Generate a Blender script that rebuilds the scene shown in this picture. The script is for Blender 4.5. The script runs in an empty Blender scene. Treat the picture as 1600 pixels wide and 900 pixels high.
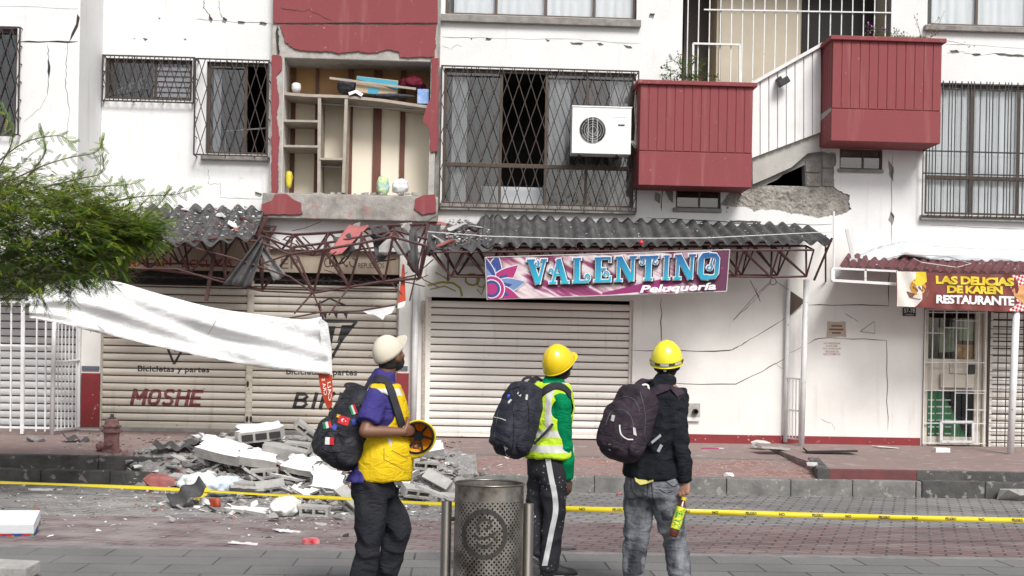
import bpy, bmesh, math, random
import numpy as np
from mathutils import Vector, Matrix, noise, Euler
from mathutils.geometry import tessellate_polygon
from mathutils.bvhtree import BVHTree
random.seed(7)
SC = bpy.context.scene
COL = SC.collection
R = math.radians
# ------------------------------------------------------------------ camera
FPX, HY, CX = 2000.0, 565.0, 800.0
CAM = Vector((0.0, -20.0, 1.62))
cam_d = bpy.data.cameras.new('camera')
cam = bpy.data.objects.new('camera', cam_d); COL.objects.link(cam)
cam_d.sensor_width = 36.0
cam_d.lens = 36.0 * FPX / 1600.0
cam_d.shift_y = (HY - 450.0) / 1600.0
cam_d.clip_end = 500
ROT = Matrix.Rotation(R(-2.5), 3, 'Z') @ Matrix.Rotation(R(90), 3, 'X') @ Matrix.Rotation(0.0195, 3, 'Z')
cam.matrix_world = Matrix.Translation(CAM) @ ROT.to_4x4()
SC.camera = cam
cam_d.dof.use_dof = True
cam_d.dof.focus_distance = 13.0
cam_d.dof.aperture_fstop = 9.0
# ------------------------------------------------------------------ world, sun, exposure
SUN_EL, SUN_AZ = R(46), R(162)          # azimuth measured from +Y clockwise
wd = bpy.data.worlds.new('World'); SC.world = wd; wd.use_nodes = True
wn = wd.node_tree; wn.nodes.clear()
sky = wn.nodes.new('ShaderNodeTexSky'); sky.sky_type = 'NISHITA'; sky.sun_disc = False
sky.sun_elevation = SUN_EL; sky.sun_rotation = SUN_AZ; sky.dust_density = 4.0; sky.air_density = 1.0
hs = wn.nodes.new('ShaderNodeHueSaturation'); hs.inputs['Saturation'].default_value = 0.5   # thin bright overcast
bg = wn.nodes.new('ShaderNodeBackground'); bg.inputs['Strength'].default_value = 0.11
wo = wn.nodes.new('ShaderNodeOutputWorld')
wn.links.new(sky.outputs[0], hs.inputs['Color']); wn.links.new(hs.outputs[0], bg.inputs[0]); wn.links.new(bg.outputs[0], wo.inputs[0])
sun_d = bpy.data.lights.new('sun', 'SUN'); sun_d.energy = 2.4; sun_d.angle = R(20); sun_d.color = (1.0, 0.985, 0.965)
sun = bpy.data.objects.new('sun', sun_d); COL.objects.link(sun)
sd = Vector((math.sin(SUN_AZ) * math.cos(SUN_EL), math.cos(SUN_AZ) * math.cos(SUN_EL), math.sin(SUN_EL)))
sun.rotation_euler = sd.to_track_quat('Z', 'Y').to_euler()
SC.view_settings.view_transform = 'Standard'; SC.view_settings.look = 'None'
SC.view_settings.gamma = 1.0; SC.view_settings.use_curve_mapping = False
SC.view_settings.exposure = 0.34

# ------------------------------------------------------------------ geometry helpers
def P(px, py, Y):
    """the real-world point in the plane y = Y where the photo shows pixel (px, py)"""
    d = ROT @ Vector(((px - CX) / FPX, (HY - py) / FPX, -1.0))
    t = (Y - CAM.y) / d.y
    return CAM + d * t
def X(px, py=500, Y=0.0): return P(px, py, Y).x
def Z(px, py, Y=0.0): return P(px, py, Y).z
def ray(px, py): return (ROT @ Vector(((px - CX) / FPX, (HY - py) / FPX, -1.0))).normalized()
def rect(px0, py0, px1, py1, Y=0.0):
    """axis-aligned world rect (x0,x1,z0,z1) for a pixel rect"""
    mx, my = (px0 + px1) / 2, (py0 + py1) / 2
    return (P(px0, my, Y).x, P(px1, my, Y).x, P(mx, py1, Y).z, P(mx, py0, Y).z)
def PP(pts, Y): return [P(a, b, Y) for a, b in pts]

def spline(pts, n):
    out = []; m_ = len(pts)
    for i in range(n+1):
        t = i/n*(m_-1); k = min(int(t), m_-2); f = t-k
        p0,p1,p2,p3 = pts[max(k-1,0)],pts[k],pts[k+1],pts[min(k+2,m_-1)]
        out.append(tuple(0.5*((2*p1[j])+(-p0[j]+p2[j])*f+(2*p0[j]-5*p1[j]+4*p2[j]-p3[j])*f*f+(-p0[j]+3*p1[j]-3*p2[j]+p3[j])*f**3) for j in range(len(p1))))
    return out

class MB:
    def __init__(s): s.v = []; s.f = []; s.m = []
    def add(s, vs, fs, mi=0):
        o = len(s.v); s.v += [Vector(q) for q in vs]
        for f in fs: s.f.append([i + o for i in f]); s.m.append(mi)
        return s
    def box(s, x0, x1, y0, y1, z0, z1, mi=0):
        v = [(x0,y0,z0),(x1,y0,z0),(x1,y1,z0),(x0,y1,z0),(x0,y0,z1),(x1,y0,z1),(x1,y1,z1),(x0,y1,z1)]
        return s.add(v, [(0,3,2,1),(4,5,6,7),(0,1,5,4),(1,2,6,5),(2,3,7,6),(3,0,4,7)], mi)
    def obox(s, c, ax, ay, az, mi=0):
        c = Vector(c); v = []
        for k in (-1, 1):
            for i, j in ((-1,-1),(1,-1),(1,1),(-1,1)): v.append(c + ax*i + ay*j + az*k)
        return s.add(v, [(0,3,2,1),(4,5,6,7),(0,1,5,4),(1,2,6,5),(2,3,7,6),(3,0,4,7)], mi)
    def bar(s, a, b, w, h=None, mi=0):
        a, b = Vector(a), Vector(b); d = (b - a)
        if d.length < 1e-6: return s
        h = h or w; n = d.normalized()
        u = n.cross(Vector((0,1,0)))
        if u.length < 1e-3: u = n.cross(Vector((1,0,0)))
        u.normalize(); w2 = n.cross(u).normalized()
        return s.obox((a+b)/2, u*w/2, w2*h/2, d/2, mi)
    def tube(s, pts, r, seg=8, mi=0, caps=True, radii=None):
        pts = [Vector(p) for p in pts]; n = len(pts); vs = []; fs = []
        up = Vector((0,0,1)); prev = None
        for i, p in enumerate(pts):
            d = (pts[min(i+1,n-1)] - pts[max(i-1,0)]).normalized()
            if prev is None:
                u = d.cross(up)
                if u.length < 1e-3: u = d.cross(Vector((1,0,0)))
            else:
                u = prev - d * prev.dot(d)
                if u.length < 1e-4: u = d.cross(up)
            u.normalize(); prev = u; w = d.cross(u)
            rr = radii[i] if radii else r
            for k in range(seg):
                a = 2*math.pi*k/seg
                vs.append(p + u*math.cos(a)*rr + w*math.sin(a)*rr)
        for i in range(n-1):
            for k in range(seg):
                k2 = (k+1) % seg
                fs.append((i*seg+k, i*seg+k2, (i+1)*seg+k2, (i+1)*seg+k))
        if caps:
            fs.append(tuple(range(seg))[::-1]); fs.append(tuple((n-1)*seg+k for k in range(seg)))
        return s.add(vs, fs, mi)
    def loft(s, rings, mi=0, caps=True):
        n = len(rings[0]); vs = [p for r in rings for p in r]; fs = []
        for i in range(len(rings)-1):
            for k in range(n):
                k2 = (k+1) % n
                fs.append((i*n+k, i*n+k2, (i+1)*n+k2, (i+1)*n+k))
        if caps:
            fs.append(tuple(range(n))[::-1]); fs.append(tuple((len(rings)-1)*n+k for k in range(n)))
        return s.add(vs, fs, mi)
    def lathe(s, c, prof, seg=32, mi=0, ax=None, caps=False):
        c = Vector(c); M3 = ax or Matrix.Identity(3); rings = []
        for r, z in prof:
            rings.append([c + M3 @ Vector((r*math.cos(2*math.pi*k/seg), r*math.sin(2*math.pi*k/seg), z)) for k in range(seg)])
        return s.loft(rings, mi, caps)
    def ell(s, c, rx, ry, rz, ax=None, seg=14, rn=9, mi=0, e=1.0):
        """super-ellipsoid; ax = 3x3 of local axes"""
        c = Vector(c); M3 = ax or Matrix.Identity(3); rings = []
        def pw(t): return math.copysign(abs(t)**e, t)
        for i in range(rn+1):
            ph = -math.pi/2 + math.pi*i/rn
            cp, sp = pw(math.cos(ph)), pw(math.sin(ph))
            if i in (0, rn): cp = 0.02
            rings.append([c + M3 @ Vector((rx*cp*pw(math.cos(2*math.pi*k/seg)), ry*cp*pw(math.sin(2*math.pi*k/seg)), rz*sp)) for k in range(seg)])
        return s.loft(rings, mi)
    def plate(s, outer, holes, y0, y1, mi=0, side_mi=None):
        """polygon in the XZ plane (outer and holes: lists of (x,z)) from front y0 to back y1"""
        side_mi = mi if side_mi is None else side_mi
        loops = [outer] + list(holes)
        tri = tessellate_polygon([[Vector((a, b, 0)) for a, b in l] for l in loops])
        flat = [q for l in loops for q in l]
        s.add([(a, y0, b) for a, b in flat], [tuple(t) for t in tri], mi)
        s.add([(a, y1, b) for a, b in flat], [tuple(t)[::-1] for t in tri], mi)
        for l in loops:
            n = len(l)
            s.add([(a, y0, b) for a, b in l] + [(a, y1, b) for a, b in l], [(i, (i+1)%n, n+(i+1)%n, n+i) for i in range(n)], side_mi)
        return s
    def ribbon(s, pts, w, nrm, th=0.0, mi=0):
        """flat strip through pts, width w (number or list), facing nrm, thickness th"""
        pts = [Vector(p) for p in pts]; n = len(pts); vs = []
        for i, p in enumerate(pts):
            d = (pts[min(i+1,n-1)] - pts[max(i-1,0)]).normalized()
            nn = Vector(nrm[i]) if isinstance(nrm, list) else Vector(nrm)
            u = d.cross(nn).normalized(); ww = w[i] if isinstance(w, (list, tuple)) else w
            nn = nn.normalized()
            vs += [p - u*ww/2 + nn*th/2, p + u*ww/2 + nn*th/2]
            if th: vs += [p + u*ww/2 - nn*th/2, p - u*ww/2 - nn*th/2]
        k = 4 if th else 2; fs = []
        for i in range(n-1):
            if th:
                for a in range(4):
                    b = (a+1) % 4
                    fs.append((i*4+a, i*4+b, (i+1)*4+b, (i+1)*4+a))
            else: fs.append((i*2, i*2+1, i*2+3, i*2+2))
        if th: fs.append((0,1,2,3)); fs.append(((n-1)*4+3,(n-1)*4+2,(n-1)*4+1,(n-1)*4))
        return s.add(vs, fs, mi)
    def mesh(s, name, origin=Vector((0,0,0)), fix=True):
        me = bpy.data.meshes.new(name)
        me.from_pydata([tuple(v - origin) for v in s.v], [], s.f)
        me.polygons.foreach_set('material_index', s.m)
        if fix:
            bm = bmesh.new(); bm.from_mesh(me)
            bmesh.ops.recalc_face_normals(bm, faces=bm.faces)
            bm.to_mesh(me); bm.free()
        me.update(); return me
def rootloc(o):
    while o.parent: o = o.parent
    return o.location.copy()
def link(name, me, mats, parent=None, smooth=False, bevel=0, solid=0):
    ob = bpy.data.objects.new(name, me); COL.objects.link(ob)
    for m in (mats if isinstance(mats, (list, tuple)) else [mats]): me.materials.append(m)
    if parent: ob.parent = parent
    if smooth: me.polygons.foreach_set('use_smooth', [True]*len(me.polygons))
    if solid:
        md = ob.modifiers.new('thickness', 'SOLIDIFY'); md.thickness = solid; md.offset = 0
    if bevel:
        md = ob.modifiers.new('bevel', 'BEVEL'); md.width = bevel; md.segments = 2; md.limit_method = 'ANGLE'; md.angle_limit = R(40)
    return ob
def obj(name, mb, mats, parent=None, smooth=False, bevel=0, solid=0, fix=True):
    org = rootloc(parent) if parent else Vector((0,0,0))
    if parent is None and mb.v:
        xs = [v.x for v in mb.v]; ys = [v.y for v in mb.v]; zs = [v.z for v in mb.v]
        org = Vector(((min(xs)+max(xs))/2, (min(ys)+max(ys))/2, min(zs)))
    ob = link(name, mb.mesh(name, org, fix), mats, parent, smooth, bevel, solid)
    if parent is None: ob.location = org
    return ob
def tag(o, label=None, cat=None, group=None, kind=None):
    if label: o['label'] = label
    if cat: o['category'] = cat
    if group: o['group'] = group
    if kind: o['kind'] = kind
    return o
def thing(name, loc, label, cat, group=None):
    o = bpy.data.objects.new(name, None); COL.objects.link(o); o.location = loc
    o.empty_display_size = 0.1
    return tag(o, label, cat, group)
def voxel(mb, size, smooth=3):
    """fuse overlapping closed shapes into one continuous surface"""
    me = mb.mesh('tmp'); ob = bpy.data.objects.new('tmp', me); COL.objects.link(ob)
    md = ob.modifiers.new('r', 'REMESH'); md.mode = 'VOXEL'; md.voxel_size = size; md.use_smooth_shade = True
    if smooth:
        ms = ob.modifiers.new('s', 'SMOOTH'); ms.iterations = smooth; ms.factor = 0.5
    dg = bpy.context.evaluated_depsgraph_get(); dg.update()
    out = bpy.data.meshes.new_from_object(ob.evaluated_get(dg))
    bpy.data.objects.remove(ob); bpy.data.meshes.remove(me)
    return out
def displace(me, fn):
    n = [v.normal.copy() for v in me.vertices]
    for v, nn in zip(me.vertices, n): v.co += nn * fn(v.co)
    me.update()
def shift(me, off):
    me.transform(Matrix.Translation(-off)); me.update(); return me
def jag(pts, amp, step, seed=0, closed=True):
    """roughen an outline of (x,z) points"""
    rnd = random.Random(seed); out = []; n = len(pts)
    for i in range(n if closed else n-1):
        a = Vector(pts[i]); b = Vector(pts[(i+1) % n]); L = (b-a).length; k = max(1, int(L/step))
        for j in range(k):
            p = a.lerp(b, j/k)
            if j or True: p = p + Vector((rnd.uniform(-amp, amp), rnd.uniform(-amp, amp)))
            out.append((p.x, p.y))
    if not closed: out.append(tuple(pts[-1]))
    return out

# ------------------------------------------------------------------ text
_tc = {}
def text_geo(body, bold=0.0, shear=0.0, space=1.0):
    k = (body, bold, shear, space)
    if k in _tc: return _tc[k]
    cu = bpy.data.curves.new('t', 'FONT'); cu.body = body; cu.offset = bold; cu.shear = shear; cu.space_character = space
    cu.resolution_u = 3
    o = bpy.data.objects.new('t', cu); COL.objects.link(o)
    dg = bpy.context.evaluated_depsgraph_get(); dg.update()
    me = bpy.data.meshes.new_from_object(o.evaluated_get(dg))
    vs = [v.co.copy() for v in me.vertices]; fs = [tuple(p.vertices) for p in me.polygons]
    bpy.data.objects.remove(o); bpy.data.curves.remove(cu); bpy.data.meshes.remove(me)
    x0 = min(v.x for v in vs); x1 = max(v.x for v in vs); y0 = min(v.y for v in vs); y1 = max(v.y for v in vs)
    vs = [((v.x-x0)/(x1-x0), (v.y-y0)/(y1-y0)) for v in vs]
    _tc[k] = (vs, fs); return _tc[k]
def quadmap(q, u, v):
    """q = bottom-left, bottom-right, top-right, top-left world points"""
    return q[0]*(1-u)*(1-v) + q[1]*u*(1-v) + q[2]*u*v + q[3]*(1-u)*v
def text_on(mb, body, q, off=Vector((0,0,0)), mi=0, **kw):
    vs, fs = text_geo(body, **kw)
    mb.add([quadmap(q, u, v) + off for u, v in vs], fs, mi); return mb

# ------------------------------------------------------------------ materials
_mc = {}
CLOTHW = ('polo cotton','sleeved cotton','trousers','jersey','cloth','nylon','webbing','jeans','mesh')
def M(name, c, rough=0.7, c2=None, scale=3.0, mix=0.5, bump=0.0, bscale=40.0, metal=0.0, spec=0.5, stretch=(1,1,1), streak=None, coat=0, spots=None, obj_space=False, sheen=0, bdist=0.01):
    """procedural surface: base colour varied with noise, optional dark streaks, spots and bump"""
    if name in _mc: return _mc[name]
    m = bpy.data.materials.new(name); m.use_nodes = True; t = m.node_tree; b = t.nodes['Principled BSDF']
    N = t.nodes.new; L = t.links.new
    b.inputs['Roughness'].default_value = rough; b.inputs['Metallic'].default_value = metal
    fold = any(w in name for w in CLOTHW)
    if fold: spec = 0.12
    b.inputs['Specular IOR Level'].default_value = spec; b.inputs['Coat Weight'].default_value = coat
    b.inputs['Sheen Weight'].default_value = sheen
    c = tuple(c) + (1,); c2 = (tuple(c2) + (1,)) if c2 else tuple(x*0.72 for x in c[:3]) + (1,)
    tc = N('ShaderNodeTexCoord') if obj_space else N('ShaderNodeNewGeometry')
    src = tc.outputs['Object'] if obj_space else tc.outputs['Position']
    mp = N('ShaderNodeMapping'); mp.inputs['Scale'].default_value = stretch; L(src, mp.inputs[0])
    n1 = N('ShaderNodeTexNoise'); n1.inputs['Scale'].default_value = scale; n1.inputs['Detail'].default_value = 7; n1.inputs['Roughness'].default_value = 0.62
    L(mp.outputs[0], n1.inputs['Vector'])
    r1 = N('ShaderNodeMapRange'); r1.inputs[1].default_value = 0.35; r1.inputs[2].default_value = 0.7; r1.inputs[4].default_value = mix
    L(n1.outputs[0], r1.inputs[0])
    mx = N('ShaderNodeMix'); mx.data_type = 'RGBA'; mx.inputs[6].default_value = c; mx.inputs[7].default_value = c2
    L(r1.outputs[0], mx.inputs[0]); out = mx.outputs[2]
    def layer(out, col, vec_scale, nscale, lo, hi, amt):
        mp2 = N('ShaderNodeMapping'); mp2.inputs['Scale'].default_value = vec_scale; L(src, mp2.inputs[0])
        n2 = N('ShaderNodeTexNoise'); n2.inputs['Scale'].default_value = nscale; n2.inputs['Detail'].default_value = 5
        L(mp2.outputs[0], n2.inputs['Vector'])
        r2 = N('ShaderNodeMapRange'); r2.inputs[1].default_value = lo; r2.inputs[2].default_value = hi; r2.inputs[4].default_value = amt
        L(n2.outputs[0], r2.inputs[0])
        m2 = N('ShaderNodeMix'); m2.data_type = 'RGBA'; m2.inputs[7].default_value = tuple(col) + (1,)
        L(r2.outputs[0], m2.inputs[0]); L(out, m2.inputs[6]); return m2.outputs[2]
    if streak: out = layer(out, streak[0], (5.0, 5.0, 0.45), 1.6, streak[1], streak[1]+0.22, streak[2])
    if spots: out = layer(out, spots[0], (1,1,1), spots[1], spots[2], spots[2]+0.04, spots[3])
    L(out, b.inputs['Base Color'])
    if bump:
        n3 = N('ShaderNodeTexNoise'); n3.inputs['Scale'].default_value = bscale; n3.inputs['Detail'].default_value = 6
        L(src, n3.inputs['Vector'])
        bp = N('ShaderNodeBump'); bp.inputs['Strength'].default_value = bump; bp.inputs['Distance'].default_value = bdist
        L(n3.outputs[0], bp.inputs['Height']); L(bp.outputs[0], b.inputs['Normal'])
        if fold:
            wv = N('ShaderNodeTexNoise'); wv.inputs['Scale'].default_value = 8; wv.inputs['Detail'].default_value = 3; wv.inputs['Distortion'].default_value = 1.2
            mpw = N('ShaderNodeMapping'); mpw.inputs['Scale'].default_value = (1,1,1.9); mpw.inputs['Rotation'].default_value = (0.4,0.5,0.2); L(src, mpw.inputs[0]); L(mpw.outputs[0], wv.inputs['Vector'])
            ab = N('ShaderNodeMath'); ab.operation = 'SUBTRACT'; ab.inputs[1].default_value = 0.5; L(wv.outputs[0], ab.inputs[0]); ab2 = N('ShaderNodeMath'); ab2.operation = 'ABSOLUTE'; L(ab.outputs[0], ab2.inputs[0])
            b2 = N('ShaderNodeBump'); b2.invert = True; b2.inputs['Strength'].default_value = 0.45; b2.inputs['Distance'].default_value = 0.05; L(ab2.outputs[0], b2.inputs['Height']); L(b2.outputs[0], bp.inputs['Normal'])
    m['_out'] = 1
    _mc[name] = m; return m
def glass(name, tint=(0.02,0.022,0.025), rough=0.02, opac=0.35):
    if name in _mc: return _mc[name]
    m = bpy.data.materials.new(name); m.use_nodes = True; t = m.node_tree; t.nodes.clear(); N = t.nodes.new; L = t.links.new
    tr = N('ShaderNodeBsdfTransparent'); tr.inputs[0].default_value = (0.97,0.98,0.98,1)
    df = N('ShaderNodeBsdfDiffuse'); df.inputs[0].default_value = tuple(tint) + (1,)
    m1 = N('ShaderNodeMixShader'); m1.inputs[0].default_value = opac
    gl = N('ShaderNodeBsdfGlossy'); gl.inputs['Roughness'].default_value = rough
    lw = N('ShaderNodeLayerWeight'); lw.inputs[0].default_value = 0.5
    pw = N('ShaderNodeMath'); pw.operation = 'POWER'; pw.inputs[1].default_value = 4.0; L(lw.outputs['Facing'], pw.inputs[0])
    fr = N('ShaderNodeMapRange'); fr.inputs[3].default_value = 0.10 if opac > 0.2 else 0.06; fr.inputs[4].default_value = 1.0; L(pw.outputs[0], fr.inputs[0])
    m2 = N('ShaderNodeMixShader'); o = N('ShaderNodeOutputMaterial')
    L(tr.outputs[0], m1.inputs[1]); L(df.outputs[0], m1.inputs[2]); L(fr.outputs[0], m2.inputs[0]); L(m1.outputs[0], m2.inputs[1]); L(gl.outputs[0], m2.inputs[2]); L(m2.outputs[0], o.inputs[0])
    _mc[name] = m; return m
WHITE = M('white plaster', (0.75,0.755,0.75), 0.85, (0.58,0.575,0.55), 1.3, 0.4, 0.3, 25, streak=((0.44,0.40,0.34), 0.59, 0.42), spots=((0.48,0.45,0.40), 7, 0.70, 0.35))
WHITE2 = M('white wall ground floor', (0.78,0.77,0.74), 0.8, (0.60,0.57,0.53), 1.1, 0.5, 0.2, 20, streak=((0.42,0.38,0.33), 0.58, 0.35))
CREAMP = M('cream plaster', (0.70,0.60,0.42), 0.8, (0.6,0.5,0.34), 2, 0.5)
RED = M('red plaster', (0.235,0.048,0.054), 0.78, (0.215,0.046,0.05), 2.5, 0.7, 0.35, 60, streak=((0.36,0.15,0.14), 0.56, 0.45), spots=((0.40,0.27,0.24), 13, 0.69, 0.6))
REDP = M('red base paint', (0.24,0.022,0.028), 0.6, (0.16,0.02,0.022), 3, 0.7, 0.2, 30, spots=((0.5,0.4,0.38), 14, 0.66, 0.8))
CONC = M('bare concrete', (0.34,0.33,0.31), 0.95, (0.18,0.17,0.16), 5, 0.85, 1.0, 35, spots=((0.45,0.43,0.40), 9, 0.62, 0.5))
CONCL = M('pale mortar', (0.46,0.44,0.41), 0.95, (0.26,0.25,0.23), 6, 0.8, 1.0, 30)
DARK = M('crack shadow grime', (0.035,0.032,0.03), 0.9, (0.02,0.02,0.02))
BRONZE = M('bronze aluminium', (0.10,0.072,0.055), 0.45, (0.06,0.045,0.035), 8, 0.5, metal=0.4)
IRON = M('rusty window iron', (0.032,0.028,0.027), 0.6, (0.075,0.042,0.03), 9, 0.8, metal=0.2)
BLACKI = M('black window iron', (0.025,0.025,0.027), 0.5, (0.05,0.045,0.04), 9, 0.6)
TRUSS = M('maroon oxide paint', (0.062,0.018,0.02), 0.7, (0.085,0.05,0.042), 14, 0.7, 0.2, 60)
WPAINT = M('white metal paint', (0.74,0.75,0.76), 0.4, (0.5,0.47,0.42), 6, 0.5, spots=((0.22,0.15,0.1), 20, 0.68, 0.8))
SILL = M('weathered sill', (0.30,0.28,0.26), 0.9, (0.14,0.13,0.12), 7, 0.8, 0.5, 40)
WOOD = M('dark brown wood', (0.16,0.055,0.03), 0.5, (0.08,0.03,0.018), 6, 0.8, stretch=(8,8,0.8))
SHELF = M('raw chipboard shelf', (0.42,0.37,0.31), 0.85, (0.25,0.22,0.19), 8, 0.7, 0.4, 60)
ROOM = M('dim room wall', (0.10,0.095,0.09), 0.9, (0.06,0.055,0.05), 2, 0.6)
CURT = M('pale curtain', (0.88,0.90,0.92), 0.9, (0.66,0.70,0.76), 5, 0.5, stretch=(3,3,0.3))
GLASS = glass('window glass', opac=0.30)
GLASSF = glass('clear window glass', opac=0.06)
ALOUV = M('grey louvre slat', (0.22,0.23,0.25), 0.5, (0.14,0.14,0.15), 6, 0.6)
# ================================================================== GROUND
def nodes_of(name, rough=0.85):
    m = bpy.data.materials.new(name); m.use_nodes = True; t = m.node_tree
    t.nodes['Principled BSDF'].inputs['Roughness'].default_value = rough
    return m, t, t.nodes.new, t.links.new
def paver(name, ca, cb, mortar, bw, bh, rotz, dust=0.3, dustc=(0.37,0.355,0.34), scale=1.0, msize=0.012, off=0.5, skew=0):
    m, t, N, L = nodes_of(name); b = t.nodes['Principled BSDF']
    g = N('ShaderNodeNewGeometry'); mp = N('ShaderNodeMapping'); mp.inputs['Rotation'].default_value = (0,0,rotz)
    L(g.outputs['Position'], mp.inputs[0]); vec = mp.outputs[0]
    br = N('ShaderNodeTexBrick'); br.inputs['Scale'].default_value = scale; br.inputs['Color1'].default_value = (*ca,1); br.inputs['Color2'].default_value = (*cb,1)
    br.inputs['Mortar'].default_value = (*mortar,1); br.inputs['Brick Width'].default_value = bw; br.inputs['Row Height'].default_value = bh
    br.inputs['Mortar Size'].default_value = msize; br.inputs['Mortar Smooth'].default_value = 0.25; br.offset = off; br.inputs['Bias'].default_value = 0
    L(vec, br.inputs['Vector'])
    n = N('ShaderNodeTexNoise'); n.inputs['Scale'].default_value = 1.1; n.inputs['Detail'].default_value = 9; n.inputs['Roughness'].default_value = 0.7
    mp2 = N('ShaderNodeMapping'); mp2.inputs['Scale'].default_value = (0.7,1.6,1); L(g.outputs['Position'], mp2.inputs[0]); L(mp2.outputs[0], n.inputs['Vector'])
    r = N('ShaderNodeMapRange'); r.inputs[1].default_value = 0.42; r.inputs[2].default_value = 0.68; r.inputs[4].default_value = dust; L(n.outputs[0], r.inputs[0])
    # more dust on the left, where the rubble fell
    sx = N('ShaderNodeSeparateXYZ'); L(g.outputs['Position'], sx.inputs[0])
    rx = N('ShaderNodeMapRange'); rx.inputs[1].default_value = 1.2; rx.inputs[2].default_value = -2.0; rx.inputs[3].default_value = 0.0; rx.inputs[4].default_value = 0.55; L(sx.outputs[0], rx.inputs[0])
    n5 = N('ShaderNodeTexNoise'); n5.inputs['Scale'].default_value = 2.6; n5.inputs['Detail'].default_value = 9; L(g.outputs['Position'], n5.inputs['Vector'])
    r5 = N('ShaderNodeMapRange'); r5.inputs[1].default_value = 0.35; r5.inputs[2].default_value = 0.6; L(n5.outputs[0], r5.inputs[0])
    mu = N('ShaderNodeMath'); mu.operation = 'MULTIPLY'; L(rx.outputs[0], mu.inputs[0]); L(r5.outputs[0], mu.inputs[1])
    ad = N('ShaderNodeMath'); ad.operation = 'ADD'; ad.use_clamp = True; L(mu.outputs[0], ad.inputs[0]); L(r.outputs[0], ad.inputs[1])
    mx = N('ShaderNodeMix'); mx.data_type = 'RGBA'; mx.inputs[7].default_value = (*dustc,1); L(ad.outputs[0], mx.inputs[0]); L(br.outputs['Color'], mx.inputs[6])
    n4 = N('ShaderNodeTexNoise'); n4.inputs['Scale'].default_value = 0.5; n4.inputs['Detail'].default_value = 6; L(g.outputs['Position'], n4.inputs['Vector'])
    r4 = N('ShaderNodeMapRange'); r4.inputs[1].default_value = 0.5; r4.inputs[2].default_value = 0.75; r4.inputs[4].default_value = 0.55; L(n4.outputs[0], r4.inputs[0])
    m4 = N('ShaderNodeMix'); m4.data_type = 'RGBA'; m4.inputs[7].default_value = (0.07,0.065,0.065,1); L(r4.outputs[0], m4.inputs[0]); L(mx.outputs[2], m4.inputs[6])
    L(m4.outputs[2], b.inputs['Base Color'])
    n2 = N('ShaderNodeTexNoise'); n2.inputs['Scale'].default_value = 45; n2.inputs['Detail'].default_value = 5; L(g.outputs['Position'], n2.inputs['Vector'])
    inv = N('ShaderNodeMath'); inv.operation = 'MULTIPLY_ADD'; inv.inputs[1].default_value = -1.2; L(br.outputs['Fac'], inv.inputs[0]); L(n2.outputs[0], inv.inputs[2])
    bp = N('ShaderNodeBump'); bp.inputs['Strength'].default_value = 0.7; bp.inputs['Distance'].default_value = 0.012; L(inv.outputs[0], bp.inputs['Height']); L(bp.outputs[0], b.inputs['Normal'])
    return m
def crazy(name, ca, cb, joint, sc):
    m, t, N, L = nodes_of(name); b = t.nodes['Principled BSDF']
    g = N('ShaderNodeNewGeometry')
    v = N('ShaderNodeTexVoronoi'); v.feature = 'DISTANCE_TO_EDGE'; v.inputs['Scale'].default_value = sc; L(g.outputs['Position'], v.inputs['Vector'])
    v2 = N('ShaderNodeTexVoronoi'); v2.inputs['Scale'].default_value = sc; L(g.outputs['Position'], v2.inputs['Vector'])
    r = N('ShaderNodeMapRange'); r.inputs[1].default_value = 0.015; r.inputs[2].default_value = 0.045; L(v.outputs['Distance'], r.inputs[0])
    s = N('ShaderNodeSeparateColor'); L(v2.outputs['Color'], s.inputs[0])
    mx = N('ShaderNodeMix'); mx.data_type = 'RGBA'; mx.inputs[6].default_value = (*ca,1); mx.inputs[7].default_value = (*cb,1); L(s.outputs[0], mx.inputs[0])
    m2 = N('ShaderNodeMix'); m2.data_type = 'RGBA'; m2.inputs[6].default_value = (*joint,1); L(r.outputs[0], m2.inputs[0]); L(mx.outputs[2], m2.inputs[7])
    n = N('ShaderNodeTexNoise'); n.inputs['Scale'].default_value = 1.8; n.inputs['Detail'].default_value = 8; L(g.outputs['Position'], n.inputs['Vector'])
    r3 = N('ShaderNodeMapRange'); r3.inputs[1].default_value = 0.4; r3.inputs[2].default_value = 0.7; r3.inputs[4].default_value = 0.75; L(n.outputs[0], r3.inputs[0])
    m3 = N('ShaderNodeMix'); m3.data_type = 'RGBA'; m3.inputs[7].default_value = (0.23,0.20,0.19,1); L(r3.outputs[0], m3.inputs[0]); L(m2.outputs[2], m3.inputs[6])
    L(m3.outputs[2], b.inputs['Base Color'])
    bp = N('ShaderNodeBump'); bp.inputs['Strength'].default_value = 0.5; bp.inputs['Distance'].default_value = 0.006; L(r.outputs[0], bp.inputs['Height']); L(bp.outputs[0], b.inputs['Normal'])
    return m
GREYP = paver('grey block paving', (0.165,0.158,0.154), (0.25,0.242,0.235), (0.045,0.042,0.04), 0.25, 0.125, R(20), 0.45, msize=0.014)
REDPV = paver('red block paving', (0.145,0.098,0.096), (0.205,0.135,0.13), (0.045,0.037,0.036), 0.25, 0.125, R(20), 0.5, (0.32,0.29,0.28))
SLABP = paver('large grey paving slabs', (0.14,0.14,0.138), (0.175,0.175,0.17), (0.03,0.03,0.028), 0.62, 0.40, R(0), 0.35, (0.19,0.185,0.18), msize=0.009)
CRAZY = crazy('red crazy paving', (0.23,0.105,0.09), (0.30,0.17,0.15), (0.40,0.36,0.33), 7.0)
PINKT = M('dusty red pavement', (0.27,0.185,0.172), 0.85, (0.20,0.165,0.152), 1.6, 0.9, 0.35, 30, spots=((0.35,0.31,0.29), 5, 0.6, 0.6))
KERBM = M('weathered kerb concrete', (0.22,0.215,0.20), 0.95, (0.085,0.085,0.082), 3.2, 0.9, 0.8, 30, spots=((0.33,0.32,0.30), 11, 0.63, 0.6))
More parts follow.
